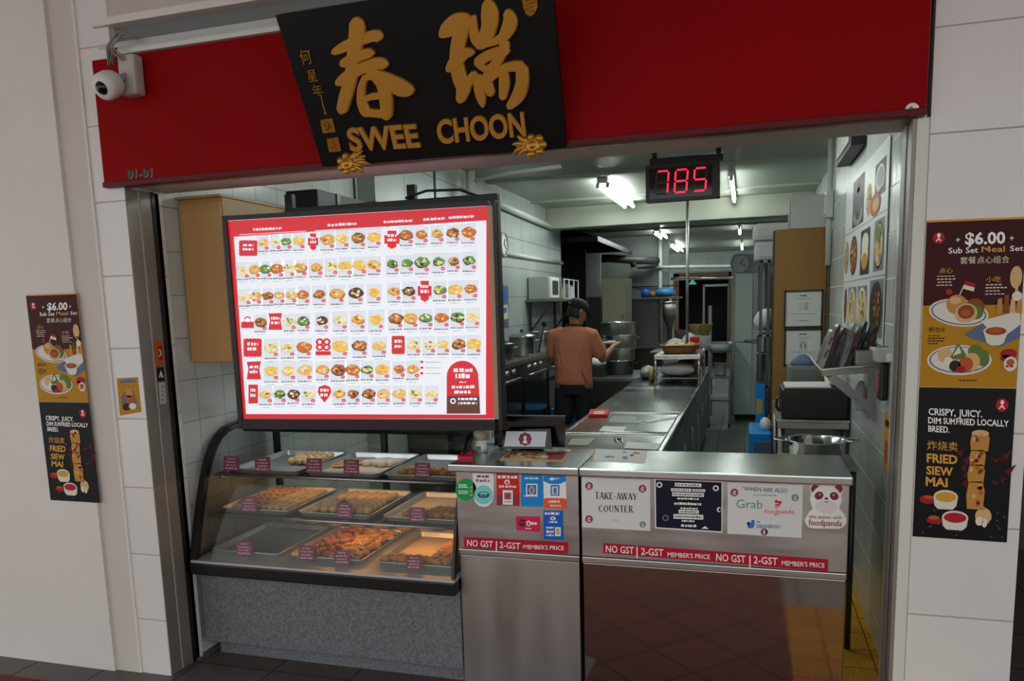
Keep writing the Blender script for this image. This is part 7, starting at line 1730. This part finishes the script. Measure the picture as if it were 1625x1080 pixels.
oval(mb, [(0, 0, 0.80, 0.170, 0.122), (0, 0, 0.88, 0.172, 0.124), (0, 0, 0.95, 0.168, 0.12)], shorts_m)
for s in (-1, 1): tubeb(mb, [W(s * 0.085, 0, 0.84), W(s * 0.098, 0.005, 0.70), W(s * 0.106, 0.01, 0.575)], [0.104, 0.100, 0.098], shorts_m, 18)
fused('shorts', mb, per, 0.009, 4, 'dark navy shorts')
for s in (-1, 1):
    an = W(s * 0.11, -0.01, 0.09); mb = MB(); tubeb(mb, [an + V((0, -0.035, -0.05)), an + V((0, 0.06, -0.053)), an + V((s * 0.01, 0.165, -0.062))], [0.045, 0.044, 0.034], black, 12)
    for v in mb.v: v.z = max(v.z, 0.002)
    part('shoe', mb, per, 'black shoe')
mb = MB(); R = []
for z, q in ((0.022, 1.05), (0.045, 1.09), (0.08, 1.06), (0.108, 0.88), (0.126, 0.55), (0.133, 0.12)):
    R.append([H(0.079 * q * math.cos(2 * math.pi * k / 24), -0.003 + 0.102 * q * math.sin(2 * math.pi * k / 24), z) for k in range(24)])
mb.rings(R, cap_m)
capo = part('cap', mb, per, 'black baseball cap')
mb = MB(); top = []; bot = []
N = 12
for i in range(N + 1):
    a = math.pi * (0.14 + 0.72 * i / N); inner = H(0.080 * math.cos(a), 0.096 * math.sin(a), 0.030); outer = H(0.088 * math.cos(a), 0.085 + 0.098 * math.sin(a), 0.022 - 0.012 * math.cos(a) ** 2)
    top.append((inner, outer))
vs = []
for a, b in top: vs += [a, b, b - HD @ V((0, 0, 0.004)), a - HD @ V((0, 0, 0.004))]
fs = []
for i in range(N):
    for j in range(4): fs.append((4 * i + j, 4 * i + (j + 1) % 4, 4 * i + 4 + (j + 1) % 4, 4 * i + 4 + j))
mb.add(vs, fs, cap_m, True); part('visor', mb, capo)
mb = MB(); q_ = [H(-0.030 + 0.02 * k, -0.112 - 0.001 * (k % 2), 0.05 + 0.004 * (k == 1)) for k in range(3)]; mb.tube(q_, 0.004, white, 6); part('logo', mb, capo, 'small white mark')
mb = MB(); R = []
for z, q in ((-0.075, 0.80), (-0.05, 0.98), (-0.01, 1.055), (0.03, 1.055)):
    R.append([H(0.077 * q * math.cos(math.pi * (1.02 + 0.96 * k / 16)), -0.002 + 0.100 * q * math.sin(math.pi * (1.02 + 0.96 * k / 16)), z) for k in range(17)])
vs = [p for r in R for p in r]; fs = [(j * 17 + i, j * 17 + i + 1, (j + 1) * 17 + i + 1, (j + 1) * 17 + i) for j in range(3) for i in range(16)]
mb.add(vs, fs, hair_m, True); part('hair', mb, per, 'short black hair below the cap')
mb = MB(); mb.tube([W(0.006 + 0.074 * math.cos(a), 0.014 + 0.066 * math.sin(a), 1.458 + 0.012 * math.sin(-a)) for a in [2 * math.pi * k / 20 for k in range(20)]], 0.008, lan_m, 8, closed=True, cap=False)
part('lanyard', mb, per, 'black neck strap')
for s in (-1, 1):
    part('eye', MB().ball(H(s * 0.031, 0.083, 0.004), (0.011, 0.008, 0.007), white, 10, 7).ball(H(s * 0.031, 0.0905, 0.003), 0.0045, black, 8, 6), per)
    part('eyebrow', MB().tube([H(s * 0.018, 0.097, 0.020), H(s * 0.034, 0.093, 0.024), H(s * 0.048, 0.083, 0.020)], 0.0035, hair_m, 6), per)
# what the right hand holds
c = WR[1] + V((-0.035, 0.13, 0.03))
t = thing('serving_plate', 'pale plate of food held up in the right hand of the person', 'plate', tuple(c))
part('dish', MB().lathe([(0.0, 0.0), (0.05, 0.0), (0.10, 0.018), (0.098, 0.021), (0.05, 0.006), (0.0, 0.006)], c, white, 26), t)
mb = MB()
for k in range(6): mb.ball(c + V((0.03 * math.cos(k * 1.05), 0.03 * math.sin(k * 1.05), 0.02)), (0.022, 0.02, 0.016), bun_white, 8, 6)
part('food', mb, t)
